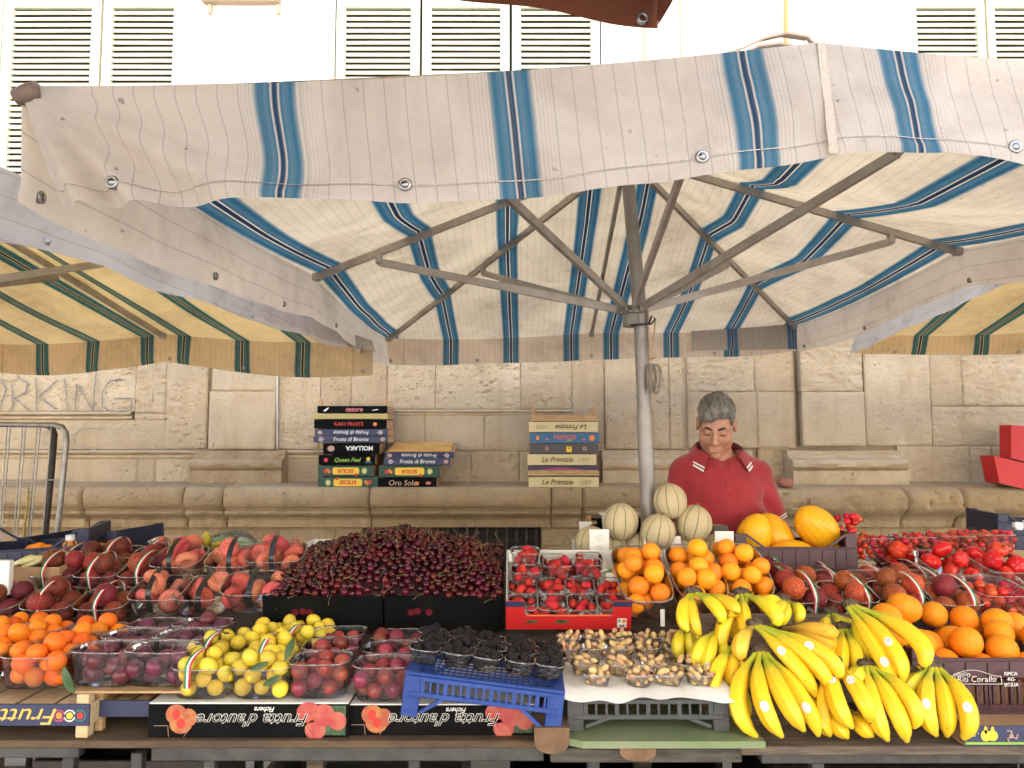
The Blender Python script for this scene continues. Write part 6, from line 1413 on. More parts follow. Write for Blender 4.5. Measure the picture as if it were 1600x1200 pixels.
for px, py, Y in [(1385, 965, 2.18), (1408, 948, 2.28), (1398, 990, 2.14), (1372, 985, 2.2)]: fruit('orange', 'orange', at(px, py, Y), .042, 'orange resting against the crate corner behind the tall bananas', 'orange', 'oranges outside the maroon crate')
# ---------------------------------------------------------------- bananas
def banana_mat(name, yel, stem_, var):
    m, n, p = newmat(name); t = NT(n); uv = t.new('UVMap'); sp = t.new('SeparateXYZ'); t.link(uv.outputs[0], sp.inputs[0]); oi = t.new('ObjectInfo'); tc = t.new('TexCoord')
    dark = (.035, .022, .014)
    g = t.math('ADD', sp.outputs[1], t.math('MULTIPLY', t.math('SUBTRACT', oi.outputs['Random'], .5), .12))
    rp = t.ramp(g, [(.0, stem_), (.14, stem_), (.32, tuple(a * .75 + b * .25 for a, b in zip(yel, stem_))), (.5, yel), (.86, yel), (.93, tuple(a * .8 + b * .2 for a, b in zip(yel, stem_))), (1.0, tuple(a * .8 + b * .2 for a, b in zip(yel, stem_)))])
    c = rp.outputs[0]
    nz = t.noise(26, 4, .6, tc.outputs['Object']); c = t.mix(t.ramp(nz.outputs[0], [(.45, 0.0), (.75, .5)]).outputs[0], c, tuple(x * .82 for x in yel))
    mp = t.new('Mapping'); mp.inputs['Scale'].default_value = (26, 3.2, 1); t.link(uv.outputs[0], mp.inputs[0])
    ln = t.noise(3, 3, .6, mp.outputs[0]); c = t.mix(t.ramp(ln.outputs[0], [(.56, 0.0), (.72, .38)]).outputs[0], c, (.42, .25, .05))
    sk = t.noise(150, 2, .5, tc.outputs['Object']); c = t.mix(t.ramp(sk.outputs[0], [(.665, 0.0), (.73, .75)]).outputs[0], c, (.20, .10, .03))
    c = t.mix(t.ramp(sp.outputs[1], [(.972, 0.0), (.98, 1.0)]).outputs[0], c, dark); c = t.mix(t.ramp(sp.outputs[1], [(.012, 1.0), (.03, 0.0)]).outputs[0], c, (.10, .06, .03))
    hs = t.new('HueSaturation'); t.link(c, hs.inputs['Color']); t.link(t.math('ADD', t.math('MULTIPLY', t.math('SUBTRACT', t.math('FRACT', t.math('MULTIPLY', oi.outputs['Random'], 5.7)), .5), var), 1), hs.inputs['Value'])
    t.link(hs.outputs[0], p.inputs['Base Color']); p.inputs['Roughness'].default_value = .42; p.inputs['Specular IOR Level'].default_value = .4
    b = t.new('Bump'); b.inputs['Strength'].default_value = .12; b.inputs['Distance'].default_value = .003; t.link(nz.outputs[0], b.inputs['Height']); t.link(b.outputs[0], p.inputs['Normal'])
    return m
BM = dict(y=banana_mat('banana_peel', (.86, .52, .016), (.36, .42, .03), .22), g=banana_mat('greenish_banana_peel', (.72, .56, .02), (.28, .36, .03), .18), o=banana_mat('overripe_banana_peel', (.80, .44, .04), (.30, .20, .05), .2))
M['crown'] = mat('banana_crown', (.10, .065, .035), .8, col2=(.05, .03, .02), nscale=60, bump=.4, bscale=200)
PROF = [(0, .0075), (.04, .0066), (.14, .0068), (.21, .0105), (.30, .0155), (.42, .0185), (.6, .0195), (.76, .0182), (.86, .0145), (.92, .0100), (.962, .0066), (.975, .0058), (1, .0050)]
def bez(a, b, c, d, t): return a * (1 - t) ** 3 + b * 3 * t * (1 - t) ** 2 + c * 3 * t * t * (1 - t) + d * t ** 3
def banana(par, C, T, bul, m_, s=1.0, sticker=None):
    q = MB(); n = 30; rows = []; uvs = []; O = par.location
    b = C + (T - C) * .28 + bul * .8; c = C + (T - C) * .74 + bul * 1.25
    pts = [bez(C, b, c, T, i / (n - 1)) for i in range(n)]
    up = (bul - (T - C) * (bul.dot(T - C) / (T - C).length_squared)).normalized(); M_ = 15
    for i, p in enumerate(pts):
        t = i / (n - 1); tg = (pts[min(i + 1, n - 1)] - pts[max(i - 1, 0)]).normalized(); u = (up - tg * up.dot(tg)).normalized(); v = tg.cross(u)
        r = float(np.interp(t, [x for x, _ in PROF], [y for _, y in PROF])) * s; row = []; ur = []
        for k in range(M_ + 1):
            a = 2 * PI * k / M_; rr = r * (1 + .085 * math.cos(5 * a + .4) * min(1, t * 4) * (1 if t < .9 else .3)); row.append(p - O + (u * math.cos(a) + v * math.sin(a)) * rr); ur.append((k / M_, t))
        rows.append(row); uvs.append(ur)
    q.grid(rows, uvs); e = [r for r in rows[-1][:-1]]; q.add(e, [tuple(range(M_))], [(0, 1)] * M_)
    o = q.obj('banana', m_, par, smooth=True)
    if sticker:
        i = int(sticker * (n - 1)); p = pts[i]; tg = (pts[i + 1] - pts[i - 1]).normalized(); tc_ = (CAM - p); tc_ = (tc_ - tg * tc_.dot(tg)).normalized(); sd = tg.cross(tc_); r = float(np.interp(sticker, [x for x, _ in PROF], [y for _, y in PROF])) * s * 1.06
        for rad, m2, off in ((.0105, 'white', .0006), (.0076, 'stickerprint', .0011)):
            w_ = MB(); R0 = []
            for rr in (.02, .5, 1.0):
                row = []
                for k in range(17):
                    a = 2 * PI * k / 16; x = rad * rr * math.cos(a) * 1.15; y = rad * rr * math.sin(a) * .95; an = y / r; row.append(p - O + tg * x + sd * (r + off) * math.sin(an) + tc_ * (r + off) * math.cos(an))
                R0.append(row)
            w_.grid(R0); w_.obj('sticker', M[m2], o, smooth=True)
    return o
M['stickerprint'] = mat('sticker_print', (.66, .64, .60), .5, col2=(.34, .35, .42), nscale=260, lo=.5, hi=.56)
def bunch(label, crown, tips, m_='y', s=1.0, outw=.0, stick=()):
    """tips: (px, py, Y, sideways bulge, forward bulge)"""
    C = at(*crown); o = thing('banana_bunch', label, 'bananas', C, group='bunches of bananas')
    q = MB(); n = len(tips); cx = sum(at(*t[:3]).x for t in tips) / n; 
    for i, t in enumerate(tips):
        T = at(*t[:3]); k = (i - (n - 1) / 2); c = C + Vector((.008 * k, -.002 * abs(k), -.002 * abs(k)))
        banana(o, c, T, Vector((t[3], -t[4], .35 * t[4])), BM[t[5] if len(t) > 5 else m_], s * rng.uniform(.94, 1.04), sticker=stick[i] if i < len(stick) and stick[i] else None)
    q.box((0, .002, .004), (.014 + .009 * n, .022, .020), Euler((.3, .1, .1)), bev=.006); q.box((.004, .004, .010), (.010 + .006 * n, .016, .014), Euler((.1, .3, .3)), bev=.005); q.obj('crown', M['crown'], o, smooth=True)
    return o
sb = thing('sloping_board', 'dark sloping board propping up the heap of bananas', 'board', (X(1270, 1100, 2.1), 2.1, .9)); q = MB()
q.box((0, .06, .02), (.62, .42, .014), Euler((R(33), 0, 0))); q.obj('board', M['woodgrey'], sb); q = MB(); q.box((0, .2, -.02), (.5, .02, .2)); q.obj('support', M['woodgrey'], sb)
bunch('largest bunch of bananas at the front with two white stickers, next to the grey crate', (1189, 1018, 2.00), [(1186, 1153, 1.875, -.075, .035), (1224, 1153, 1.85, -.050, .055), (1257, 1143, 1.845, -.03, .06), (1279, 1151, 1.87, .0, .05)], s=1.08, stick=(0, .66, 0, .68))
bunch('bunch of bananas with its fingers sloping down from beside the white stickers to the right'.replace(' to the right', ''), (1181, 977, 2.06), [(1162, 1030, 2.0, -.03, .03, 'o'), (1275, 1090, 1.93, .0, .05), (1292, 1078, 1.93, .03, .055), (1302, 1064, 1.93, .055, .06)], s=1.04, stick=(0, .42, 0, .42))
bunch('upright bunch of greenish bananas hanging at the centre under the big apricots', (1160, 928, 2.16), [(1131, 1018, 2.07, -.03, .03), (1168, 1002, 2.08, -.01, .03), (1205, 980, 2.07, .035, .045, 'g'), (1150, 1012, 2.11, -.01, .02)], s=1.0)
bunch('small bunch of pale bananas nearest the front apricot tub', (1084, 926, 2.16), [(1077, 987, 2.06, -.03, .02), (1095, 994, 2.09, -.02, .02), (1124, 974, 2.07, .02, .04, 'g'), (1137, 964, 2.07, .045, .045)], s=.92)
bunch('short green bunch of bananas tucked behind the pale mulberries', (1072, 978, 2.16), [(1066, 1030, 2.12, -.02, .02, 'g'), (1082, 1032, 2.13, .0, .02, 'g'), (1096, 1028, 2.15, .01, .01, 'g')], s=.9)
bunch('bunch of green stemmed bananas close to the last pale mulberry tub', (1121, 986, 2.10), [(1090, 1042, 2.04, -.03, .03, 'g'), (1106, 1056, 2.02, -.02, .035, 'g'), (1128, 1056, 2.04, .005, .025, 'g')], s=.95, stick=(0, .80))
bunch('bunch with one thick banana hanging over the edge of the grey crate', (1150, 1008, 2.05), [(1122, 1094, 1.95, -.04, .03), (1143, 1086, 1.98, -.01, .02), (1160, 1080, 2.0, .0, .02)], s=1.04)
bunch('green bunch of bananas lying sideways below the banded peaches', (1223, 938, 2.20), [(1183, 944, 2.16, .0, .05, 'g'), (1201, 968, 2.12, .0, .05, 'g'), (1212, 978, 2.11, .0, .05, 'g'), (1240, 972, 2.14, .02, .03, 'g')], s=.9)
bunch('bunch of two ripe brownish bananas lying level in the middle of the heap', (1224, 981, 2.12), [(1305, 992, 2.04, .01, .055, 'o'), (1302, 1013, 2.03, .0, .035, 'o')], s=1.0)
bunch('hidden bunch of bananas under the two brownish ones', (1240, 1002, 2.13), [(1296, 1042, 2.03, .0, .02), (1280, 1052, 2.04, -.01, .02), (1262, 1062, 2.05, -.02, .02)], 'o')
bunch('small green tipped bunch rising behind the middle of the heap', (1299, 958, 2.18), [(1290, 1000, 2.12, -.015, .02, 'g'), (1312, 998, 2.12, .015, .02, 'g'), (1330, 1005, 2.13, .02, .02, 'g')], 'g', s=.85)
bunch('middle bunch of bananas with a wide brown crown, behind the lower ones', (1318, 982, 2.10), [(1290, 1052, 2.02, -.03, .03), (1312, 1064, 2.00, -.01, .03), (1334, 1058, 2.0, .01, .03, 'g'), (1356, 1050, 2.0, .035, .03, 'g')], s=.95)
bunch('tall bunch of long yellow bananas with two stickers, leaning against the oranges', (1330, 946, 2.12), [(1410, 1085, 1.95, -.02, .055), (1409, 1066, 1.93, .015, .06), (1433, 1046, 1.94, .06, .06), (1372, 1040, 2.02, -.03, .03, 'g')], s=1.1, stick=(.66, .56))
bunch('lower bunch of bananas with stickers, third from the oranges crate', (1305, 1035, 2.00), [(1333, 1138, 1.87, -.045, .05), (1359, 1128, 1.865, -.005, .055), (1300, 1148, 1.90, -.05, .03)], s=1.06, stick=(.40, .42))
bunch('lower bunch of four bananas spreading downward in front of the tall bunch', (1356, 1040, 1.98), [(1331, 1072, 1.95, -.02, .03, 'g'), (1388, 1158, 1.865, -.035, .045), (1417, 1160, 1.865, -.012, .05), (1425, 1138, 1.87, .025, .05)], s=1.05)
bunch('last bunch of three bananas with two stickers beside the empty brown tray', (1458, 1042, 1.97), [(1414, 1100, 1.95, -.03, .02, 'g'), (1464, 1150, 1.865, -.050, .045), (1479, 1152, 1.885, -.01, .04), (1502, 1156, 1.865, .022, .05)], s=1.08, stick=(0, .60, 0, .60))
for i, (c, t, lb) in enumerate([((1262, 1080, 1.97), (1298, 1150, 1.90), 'low banana lying between the largest bunch and the stickered one'), ((1290, 1100, 1.96), (1325, 1153, 1.90), 'low banana peeping out under the stickered bunch'), ((1330, 1110, 1.96), (1364, 1150, 1.89), 'low banana peeping out under the four spreading bananas')]):
    bunch(lb.replace('low banana', 'low single banana'), c, [(*t, -.02, .03)], s=1.0)

for c, ts, lb in [((1262, 1010, 2.10), [(1236, 1075, 2.02, -.02, .02), (1252, 1082, 2.01, .0, .02)], 'half hidden pair of bananas behind the largest bunch'),
                  ((1352, 1000, 2.08), [(1368, 1062, 1.99, -.01, .02), (1386, 1066, 1.985, .02, .02)], 'half hidden pair of bananas under the tall leaning bunch'),
                  ((1425, 1050, 1.99), [(1432, 1118, 1.93, -.02, .02), (1446, 1124, 1.93, .0, .02)], 'half hidden green pair of bananas next to the last bunch'),
                  ((1150, 1060, 2.02), [(1148, 1120, 1.96, -.02, .02), (1162, 1128, 1.95, .0, .02)], 'half hidden pair of bananas between the grey crate and the largest bunch')]:
    bunch(lb, c, ts, 'g', s=1.0)
# ---------------------------------------------------------------- melons
def melonf(L, ridge, k):
    return lambda th, ph: ((math.sin(th) ** .92 if th < PI else 0) * (1 + ridge * math.sin(16 * ph + k + .8 * math.sin(3 * th))) * math.cos(ph), (math.sin(th) ** .92 if th < PI else 0) * (1 + ridge * math.sin(16 * ph + k)) * math.sin(ph), L * math.cos(th) * (1 + .05 * math.cos(th) ** 8))
ME['melon'] = [fmesh('yellow_melon', melonf(1.42, .014, 0), FM['melon'], 30, 64)]
def melon(px, py, Y, r, rot, lb): return fruit('melon', 'yellow_melon', at(px, py, Y), r, lb, 'melon', None, Euler(rot), jit=0)
MCY = 2.8; mp = at(1148, 834, MCY); mq = at(1340, 834, MCY); mw = mq.x - mp.x; mh = mp.z - zK + .0
melon(1177, 840, 2.92, .064, (R(18), R(14), 0), 'yellow melon standing on end in the maroon crate, nearest the cantaloupes')
melon(1211, 838, 2.98, .064, (R(-10), R(-28), 0), 'yellow melon behind the first one, half hidden')
melon(1236, 870, 2.89, .062, (R(85), 0, R(80)), 'yellow melon lying flat low in the maroon crate')
melon(1277, 825, 2.93, .070, (R(10), R(-48), R(10)), 'large yellow melon tilted on top at the tomato end of the crate')
melon(1290, 872, 2.93, .058, (R(85), 0, R(95)), 'yellow melon buried under the large tilted one')
open_crate('maroon plastic crate holding the yellow melons in front of the seller', mw, .28, mh, M['maroonplast'], ((mp.x + mq.x) / 2, MCY + .14, zK), dip=.045)
def cant_mat():
    m, n, p = newmat('cantaloupe_rind'); t = NT(n); uv = t.new('UVMap'); sp = t.new('SeparateXYZ'); t.link(uv.outputs[0], sp.inputs[0]); tc = t.new('TexCoord'); oi = t.new('ObjectInfo')
    nz0 = t.noise(7, 2, .5, tc.outputs['Object']); u = t.math('ADD', t.math('MULTIPLY', sp.outputs[0], 9.0), t.math('MULTIPLY', nz0.outputs[0], .12))
    d = t.math('ABSOLUTE', t.math('SUBTRACT', t.math('FRACT', u), .5)); gro = t.ramp(d, [(.020, 1.0), (.055, 0.0)]).outputs[0]
    v = t.new('TexVoronoi', feature='DISTANCE_TO_EDGE'); v.inputs['Scale'].default_value = 130; t.link(tc.outputs['Object'], v.inputs['Vector'])
    net = t.ramp(v.outputs['Distance'], [(.0, 1.0), (.10, 0.0)]).outputs[0]
    nz = t.noise(22, 4, .6, tc.outputs['Object'])
    c = t.mix(nz.outputs[0], (.50, .40, .22), (.60, .46, .26)); c = t.mix(t.math('MULTIPLY', net, .55), c, (.70, .62, .44)); c = t.mix(gro, c, (.10, .13, .055))
    t.link(c, p.inputs['Base Color']); p.inputs['Roughness'].default_value = .75
    b = t.new('Bump'); b.inputs['Strength'].default_value = .4; b.inputs['Distance'].default_value = .004; t.link(t.math('SUBTRACT', net, t.math('MULTIPLY', gro, 2.0)), b.inputs['Height']); t.link(b.outputs[0], p.inputs['Normal']); return m
FM['cant'] = cant_mat()
ME['cant'] = [fmesh('cantaloupe', lambda th, ph: tuple((1 - .022 * math.exp(-((((ph * 9 / (2 * PI)) % 1) - .5) / .11) ** 2)) * x for x in (math.sin(th) * math.cos(ph), math.sin(th) * math.sin(ph), 1.06 * math.cos(th))), FM['cant'], 24, 90)]
for px, py, Y, r_, e_, lb in [(970, 815, 2.84, .064, (R(5), 0, R(20)), 'netted cantaloupe on the white carton, nearest the bare wall'), (1028, 832, 2.80, .063, (R(12), R(8), R(5)), 'netted cantaloupe wedged low in the middle of the pile'), (1047, 783, 2.84, .061, (R(-6), R(-6), R(30)), 'netted cantaloupe on top of the pile beside the pole'),
                              (1084, 819, 2.84, .066, (R(8), R(12), R(50)), 'netted cantaloupe in front of the seller in the red shirt'), (924, 850, 2.86, .062, (0, 0, R(10)), 'cantaloupe low in the carton behind the printed card flap'), (958, 862, 2.88, .062, (0, 0, R(44)), 'cantaloupe low in the carton under the one nearest the bare wall'), (1000, 862, 2.86, .062, (0, R(10), R(80)), 'cantaloupe low in the carton behind the plain flap'), (1070, 864, 2.86, .062, (0, 0, R(15)), 'cantaloupe low in the carton under the front pair'), (1114, 862, 2.88, .06, (0, 0, R(66)), 'cantaloupe low in the carton beside the melon crate')]:
    o = fruit('cant', 'cantaloupe', at(px, py, Y), r_, lb, 'melon', None, Euler(e_), jit=0); q = MB(); q.tube([(0, 0, 1.02), (.03, .02, 1.14)], .10, 7); q.obj('stem_scar', M['stem'], o)
WL = at(906, 845, 2.78); WR = at(1147, 845, 2.78)
wc = thing('melon_carton', 'white cardboard carton with tall printed flaps holding the cantaloupes', 'box', ((WL.x + WR.x) / 2, 2.78, at(1000, 930, 2.78).z)); O = wc.location
q = MB(); zb_ = at(1000, 872, 2.78).z - O.z; q.box((0, .002, zb_ / 2), (WR.x - WL.x, .004, zb_)); fpn = q.obj('front_panel', M['white'], wc)
for (a, b, t, bt) in [(921, 952, 827, 878), (1006, 1036, 833, 884), (1036, 1064, 838, 876), (1117, 1147, 830, 876)]:
    p = at(a, t, 2.775) - O; r_ = at(b, bt, 2.775) - O; q = MB(); q.box(((p.x + r_.x) / 2, p.y, (p.z + r_.z) / 2), (r_.x - p.x, .004, p.z - r_.z), Euler((rng.uniform(-.05, .02), 0, rng.uniform(-.03, .03)))); fl = q.obj('flap', M['white'], wc)
    if a in (921, 1036):
        q = MB(); cx_ = (p.x + r_.x) / 2; ringm(q, cx_, p.z - .03, .010, .0125, p.y - .0045); q.bar((cx_ - .006, p.y - .0045, p.z - .032), (cx_ + .006, p.y - .0045, p.z - .027), .0012, .003, up=(0, 1, 0)); q.obj('emblem', M['stickerprint'], fl)
        if a == 921:
            for k, (wd, zz) in enumerate([(.022, .055), (.034, .061), (.02, .069), (.026, .075), (.018, .083), (.012, .089)]):
                q = MB(); q.box((cx_, p.y - .0042, p.z - zz), (wd, .0006, .0022)); q.obj('printed_line', M['stickerprint'], fl)
for s in (-1, 1): q = MB(); q.box((s * (WR.x - WL.x) / 2, .17, zb_ * .62), (.004, .33, zb_ * 1.2)); q.obj('side_panel', M['white'], wc)
p = at(905, 815, 3.05) - O; r_ = at(925, 880, 3.05) - O; q = MB(); q.box(((p.x + r_.x) / 2, p.y, (p.z + r_.z) / 2), (r_.x - p.x, .004, p.z - r_.z)); q.obj('flap', M['white'], wc)
q = MB(); ringm(q, X(978, 870, 2.77) - O.x, at(978, 872, 2.77).z - O.z, .022, .032, -.004); q.obj('emblem', M['leafpic'], fpn)
# white bucket, small boxes behind the pile
bk = thing('bucket', 'white plastic bucket behind the cantaloupe nearest the bare wall', 'bucket', at(968, 840, 3.12)); q = MB(); q.lathe([(.055, -.10), (.072, .088), (.080, .092), (.080, .10), (.070, .10), (.068, .07), (.055, -.095)], 28); q.obj('body', mat('milky_white_plastic', (.62, .60, .56), .4), bk, ang=40)
wood_crate('dark crate behind the umbrella pole and the cantaloupes', .42, .26, .15, M['black'], (at(1000, 830, 3.25).x, 3.35, at(1000, 840, 3.25).z - .08), ph=.13)
fruit('tomato', 'ribbed_tomato', at(1072, 795, 3.0), .03, 'small red tomato peeping out between the cantaloupes and the seller', 'tomato', None, Euler((0, 0, 0)))
c = at(1123, 828, 2.95); carton('small dark box lying between the cantaloupes and the melon crate', .055, .06, .03, M['grey'], M['card'], (c.x, 2.95, c.z - .012))
# ---------------------------------------------------------------- things at the back left
open_crate('navy plastic crate behind the fennel at the far end of the stall', .46, .32, .15, M['navyplast'], (X(30, 860, 2.95), 3.06, at(30, 892, 2.95).z), (0, R(-2), R(14)), dip=.06)
open_crate('navy plastic crate behind the dark peaches with its rim rising beside the bottle', .44, .30, .15, M['navyplast'], (X(128, 860, 3.1), 3.2, at(128, 892, 3.1).z), (0, R(-5), R(-10)), dip=.05)
for i in range(9): fruit('orange', 'orange', at(rng.uniform(20, 80), rng.uniform(858, 866), 2.95 + .1 * rng.random()), .030, 'orange fruit inside the navy crate behind the fennel', 'orange', 'fruit in the navy crate behind the fennel')
for i in range(4): fruit('orange', 'orange', at(110 + 16 * i, 853 + 2 * i, 3.05), .028, 'orange fruit beside the bottle in front of the second navy crate', 'orange', 'fruit beside the bottle')
bo = thing('plastic_bottle', 'empty clear plastic bottle standing behind the dark peaches', 'bottle', at(108, 885, 2.86)); q = MB(); hb = at(98, 836, 2.86).z - bo.location.z
q.lathe([(.034, .002), (.040, .008), (.040, hb - .085), (.037, hb - .075), (.015, hb - .028), (.013, hb - .02), (.013, hb - .012)], 24); q.obj('body', M['clear'], bo, smooth=True); q = MB(); q.lathe([(.016, hb - .018), (.016, hb), (.013, hb + .001)], 16); q.obj('cap', mat('pale_cap', (.55, .58, .60), .4), bo, ang=40)
fx = at(48, 935, 2.62); carton('brown cardboard box with pale fennel stalks behind the dark peaches', .165, .2, .115, M['card'], M['card'], (fx.x, 2.75, fx.z), (R(8), 0, 0))
fs_ = thing('fennel', 'pale fennel stalks with green tops lying in the brown box', 'fennel', at(45, 878, 2.70)); q = MB()
for k in range(16): y0 = rng.uniform(-.03, .03); q.tube([(-.05, y0, -.03 + rng.uniform(-.02, .02)), (0, y0 * .7, rng.uniform(-.02, .02)), (.055, y0 * .4, .012 + rng.uniform(-.01, .01))], [.010, .008, .004], 6)
q.obj('stalk', mat('fennel_pale', (.60, .52, .26), .5, col2=(.5, .5, .2), nscale=30), fs_, smooth=True); q = MB()
for k in range(60): a = Vector((.05 + rng.uniform(0, .02), rng.uniform(-.02, .02), .012 + rng.uniform(-.01, .01))); q.tube([a, a + Vector((rng.uniform(.0, .05), rng.uniform(-.02, .02), rng.uniform(-.015, .025)))], .0011, 3)
q.obj('fronds', mat('fennel_green', (.12, .22, .04), .6), fs_)
p = at(8, 930, 2.50); q = thing('white_box', 'white cardboard box end standing at the edge of the dark peaches', 'box', (X(0, 930, 2.5), 2.5, p.z)); m_ = MB(); hz = at(8, 876, 2.5).z - p.z; m_.box((-.045, .012, hz / 2), (.14, .024, hz), bev=.002); m_.obj('body', M['white'], q)
# clear bag of green beans
bg_ = thing('plastic_bag', 'knotted clear plastic bag of pale green beans behind the flat peaches', 'bag', at(362, 856, 2.92)); V, F, U = sph(lambda th, ph: ((1 + .16 * math.sin(5 * ph + 3 * th) + .08 * math.sin(11 * ph)) * .095 * math.sin(th) * math.cos(ph), .06 * math.sin(th) * math.sin(ph), .05 * math.cos(th) * (1 + .1 * math.sin(7 * ph)) + .012), 14, 30); q = MB(); q.add(V, F, U); q.obj('film', clear_plastic('bag_film', (.93, .98, .93), .10), bg_, smooth=True); q = MB()
for k in range(46):
    a = Vector((rng.uniform(-.06, .06), rng.uniform(-.03, .03), rng.uniform(-.03, .035))); an = rng.uniform(-.7, .7); d = Vector((math.cos(an), rng.uniform(-.3, .3), math.sin(an))) * .03; q.tube([a - d, a + Vector((0, 0, .004)), a + d], .0042, 6)
q.obj('beans', mat('pale_green_bean', (.32, .48, .22), .5), bg_, smooth=True)
# white tray behind the cherries
p = at(466, 858, 3.0); r_ = at(545, 880, 3.0); wt = thing('white_tray', 'white foam tray standing behind the cherries', 'tray', ((p.x + r_.x) / 2, 3.0, r_.z)); q = MB(); w_ = r_.x - p.x + .12; h_ = p.z - r_.z + .01
q.box((.06, 0, h_ / 2), (w_, .014, h_), bev=.004); q.box((.06, .22, h_ / 2), (w_, .014, h_), bev=.004); q.box((.06, .11, .006), (w_, .2, .01)); q.box((.06 - w_ / 2, .11, h_ / 2), (.014, .22, h_), bev=.004); q.box((.06 + w_ / 2, .11, h_ / 2), (.014, .22, h_), bev=.004); q.obj('body', M['paint_white'], wt)
# navy crate and garlic at the back right
open_crate('navy plastic crate behind the small tomatoes near the red boxes', .42, .28, .15, M['navyplast'], (X(1645, 845, 3.25), 3.38, at(1580, 862, 3.25).z), (0, R(2), R(-6)), dip=.03)
for px, py in ((1590, 822), (1606, 819)): rock('onion', 'white onion beside the small tomato tubs' if px < 1600 else 'white onion at the picture edge behind the tomatoes', 'onion', at(px, py, 2.98), (.017, .017, .016), M['paint_white'], px, .05)
q = MB(); q.tube([at(948, 905, 2.56) + Vector((.028 * math.cos(a), .0, .03 * math.sin(a))) for a in np.linspace(.6, 5.2, 16)], .005, 6); tag(q.obj('green_band', M['greenband'], smooth=True), 'loop of green strapping band between the strawberries and the big apricots', 'band')
# leaves lying on fruit
def leaf(px, py, Y, L, rot, lb):
    q = MB(); P = []
    for i in range(9):
        t = i / 8; wd = L * .15 * math.sin(PI * t) ** .8 + .0005; P.append([(-wd, L * (t - .5), .006 * math.sin(PI * t) + .002), (0, L * (t - .5), .006 * math.sin(PI * t)), (wd, L * (t - .5), .006 * math.sin(PI * t) + .002)])
    q.grid(P); return tag(q.obj('leaf', M['leaf'], smooth=True, loc=at(px, py, Y), rot=rot), lb, 'leaf')
leaf(108, 1062, 1.955, .075, (R(90), R(-22), 0), 'long dark green leaf against the wall of the front apricot punnet')
leaf(452, 1015, 1.97, .06, (R(60), R(20), R(10)), 'broad green leaf on the yellow plums next to the red plums')
leaf(405, 1040, 1.93, .05, (R(80), R(70), 0), 'green leaf lying across the second front punnet of yellow plums')
leaf(425, 1063, 1.945, .05, (R(90), R(60), 0), 'narrow green leaf inside the front punnet of yellow plums')
# ---------------------------------------------------------------- the seller
def surface_nets(F, o, h):
    s = F < 0; c = np.zeros(tuple(n - 1 for n in F.shape), int)
    S = lambda A, i, j, k: A[i:A.shape[0] - 1 + i, j:A.shape[1] - 1 + j, k:A.shape[2] - 1 + k]
    for i in (0, 1):
        for j in (0, 1):
            for k in (0, 1): c += S(s, i, j, k)
    mk = (c > 0) & (c < 8); idx = -np.ones(mk.shape, int); idx[mk] = np.arange(mk.sum())
    acc = np.zeros(mk.shape + (3,)); cnt = np.zeros(mk.shape)
    for ax in range(3):
        for u in (0, 1):
            for v in (0, 1):
                a = [0, 0, 0]; b = [0, 0, 0]; ot = [d for d in range(3) if d != ax]; a[ot[0]] = b[ot[0]] = u; a[ot[1]] = b[ot[1]] = v; b[ax] = 1
                f0, f1 = S(F, *a), S(F, *b); cr = (f0 < 0) != (f1 < 0); t = np.where(cr, f0 / np.where(f0 == f1, 1, f0 - f1), 0)
                for d in range(3): acc[..., d] += np.where(cr, (t if d == ax else a[d]), 0)
                cnt += cr
    ii = np.argwhere(mk); V = (ii + acc[mk] / cnt[mk][:, None]) * h + np.array(o); Fs = []
    for ax in range(3):
        ot = [d for d in range(3) if d != ax]; sl = [slice(None)] * 3; sl2 = [slice(None)] * 3; sl[ax] = slice(0, -1); sl2[ax] = slice(1, None)
        cr = s[tuple(sl)] != s[tuple(sl2)]; e = np.argwhere(cr)
        ok = (e[:, ot[0]] > 0) & (e[:, ot[1]] > 0) & (e[:, ot[0]] < F.shape[ot[0]] - 1) & (e[:, ot[1]] < F.shape[ot[1]] - 1); e = e[ok]
        g = lambda du, dv: idx[tuple((e[:, d] - (du if d == ot[0] else dv if d == ot[1] else 0)) for d in range(3))]
        q = np.stack([g(1, 1), g(0, 1), g(0, 0), g(1, 0)], 1); inside = s[tuple(e.T)]
        flip = inside if ax != 1 else ~inside
        q[~flip] = q[~flip][:, ::-1]; Fs.append(q)
    return V, np.concatenate(Fs)
def sm(a, b, k): h = np.clip(.5 + .5 * (b - a) / k, 0, 1); return b * (1 - h) + a * h - k * h * (1 - h)
def smax(a, b, k): return -sm(-a, -b, k)
class Pn:
    def __init__(s, x, y, z): s.x, s.y, s.z = x, y, z
    def ell(s, c, r):
        x, y, z = (s.x - c[0]) / r[0], (s.y - c[1]) / r[1], (s.z - c[2]) / r[2]; k = np.sqrt(x * x + y * y + z * z); g = np.sqrt((x / r[0]) ** 2 + (y / r[1]) ** 2 + (z / r[2]) ** 2) + 1e-9; return k * (k - 1) / g
    def cap(s, a, b, ra, rb=None, sy=1.0):
        a = np.array(a, float); b = np.array(b, float); rb = ra if rb is None else rb; d = b - a
        px, py, pz = s.x - a[0], (s.y - a[1]), s.z - a[2]; t = np.clip((px * d[0] + py * d[1] + pz * d[2]) / (d @ d), 0, 1)
        return np.sqrt((px - d[0] * t) ** 2 + ((py - d[1] * t) / sy) ** 2 + (pz - d[2] * t) ** 2) - (ra + (rb - ra) * t)
HP = at(1126, 760, 3.2); MX, MY = HP.x, 3.22
pr_m = thing('person', 'man in a red polo shirt with white collar stripes looking down behind the melons', 'person', (MX, MY, 0))
zpx = lambda py: at(1126, py, 3.05).z
HC = Vector((-.020, -.045, zpx(664)))                     # head centre
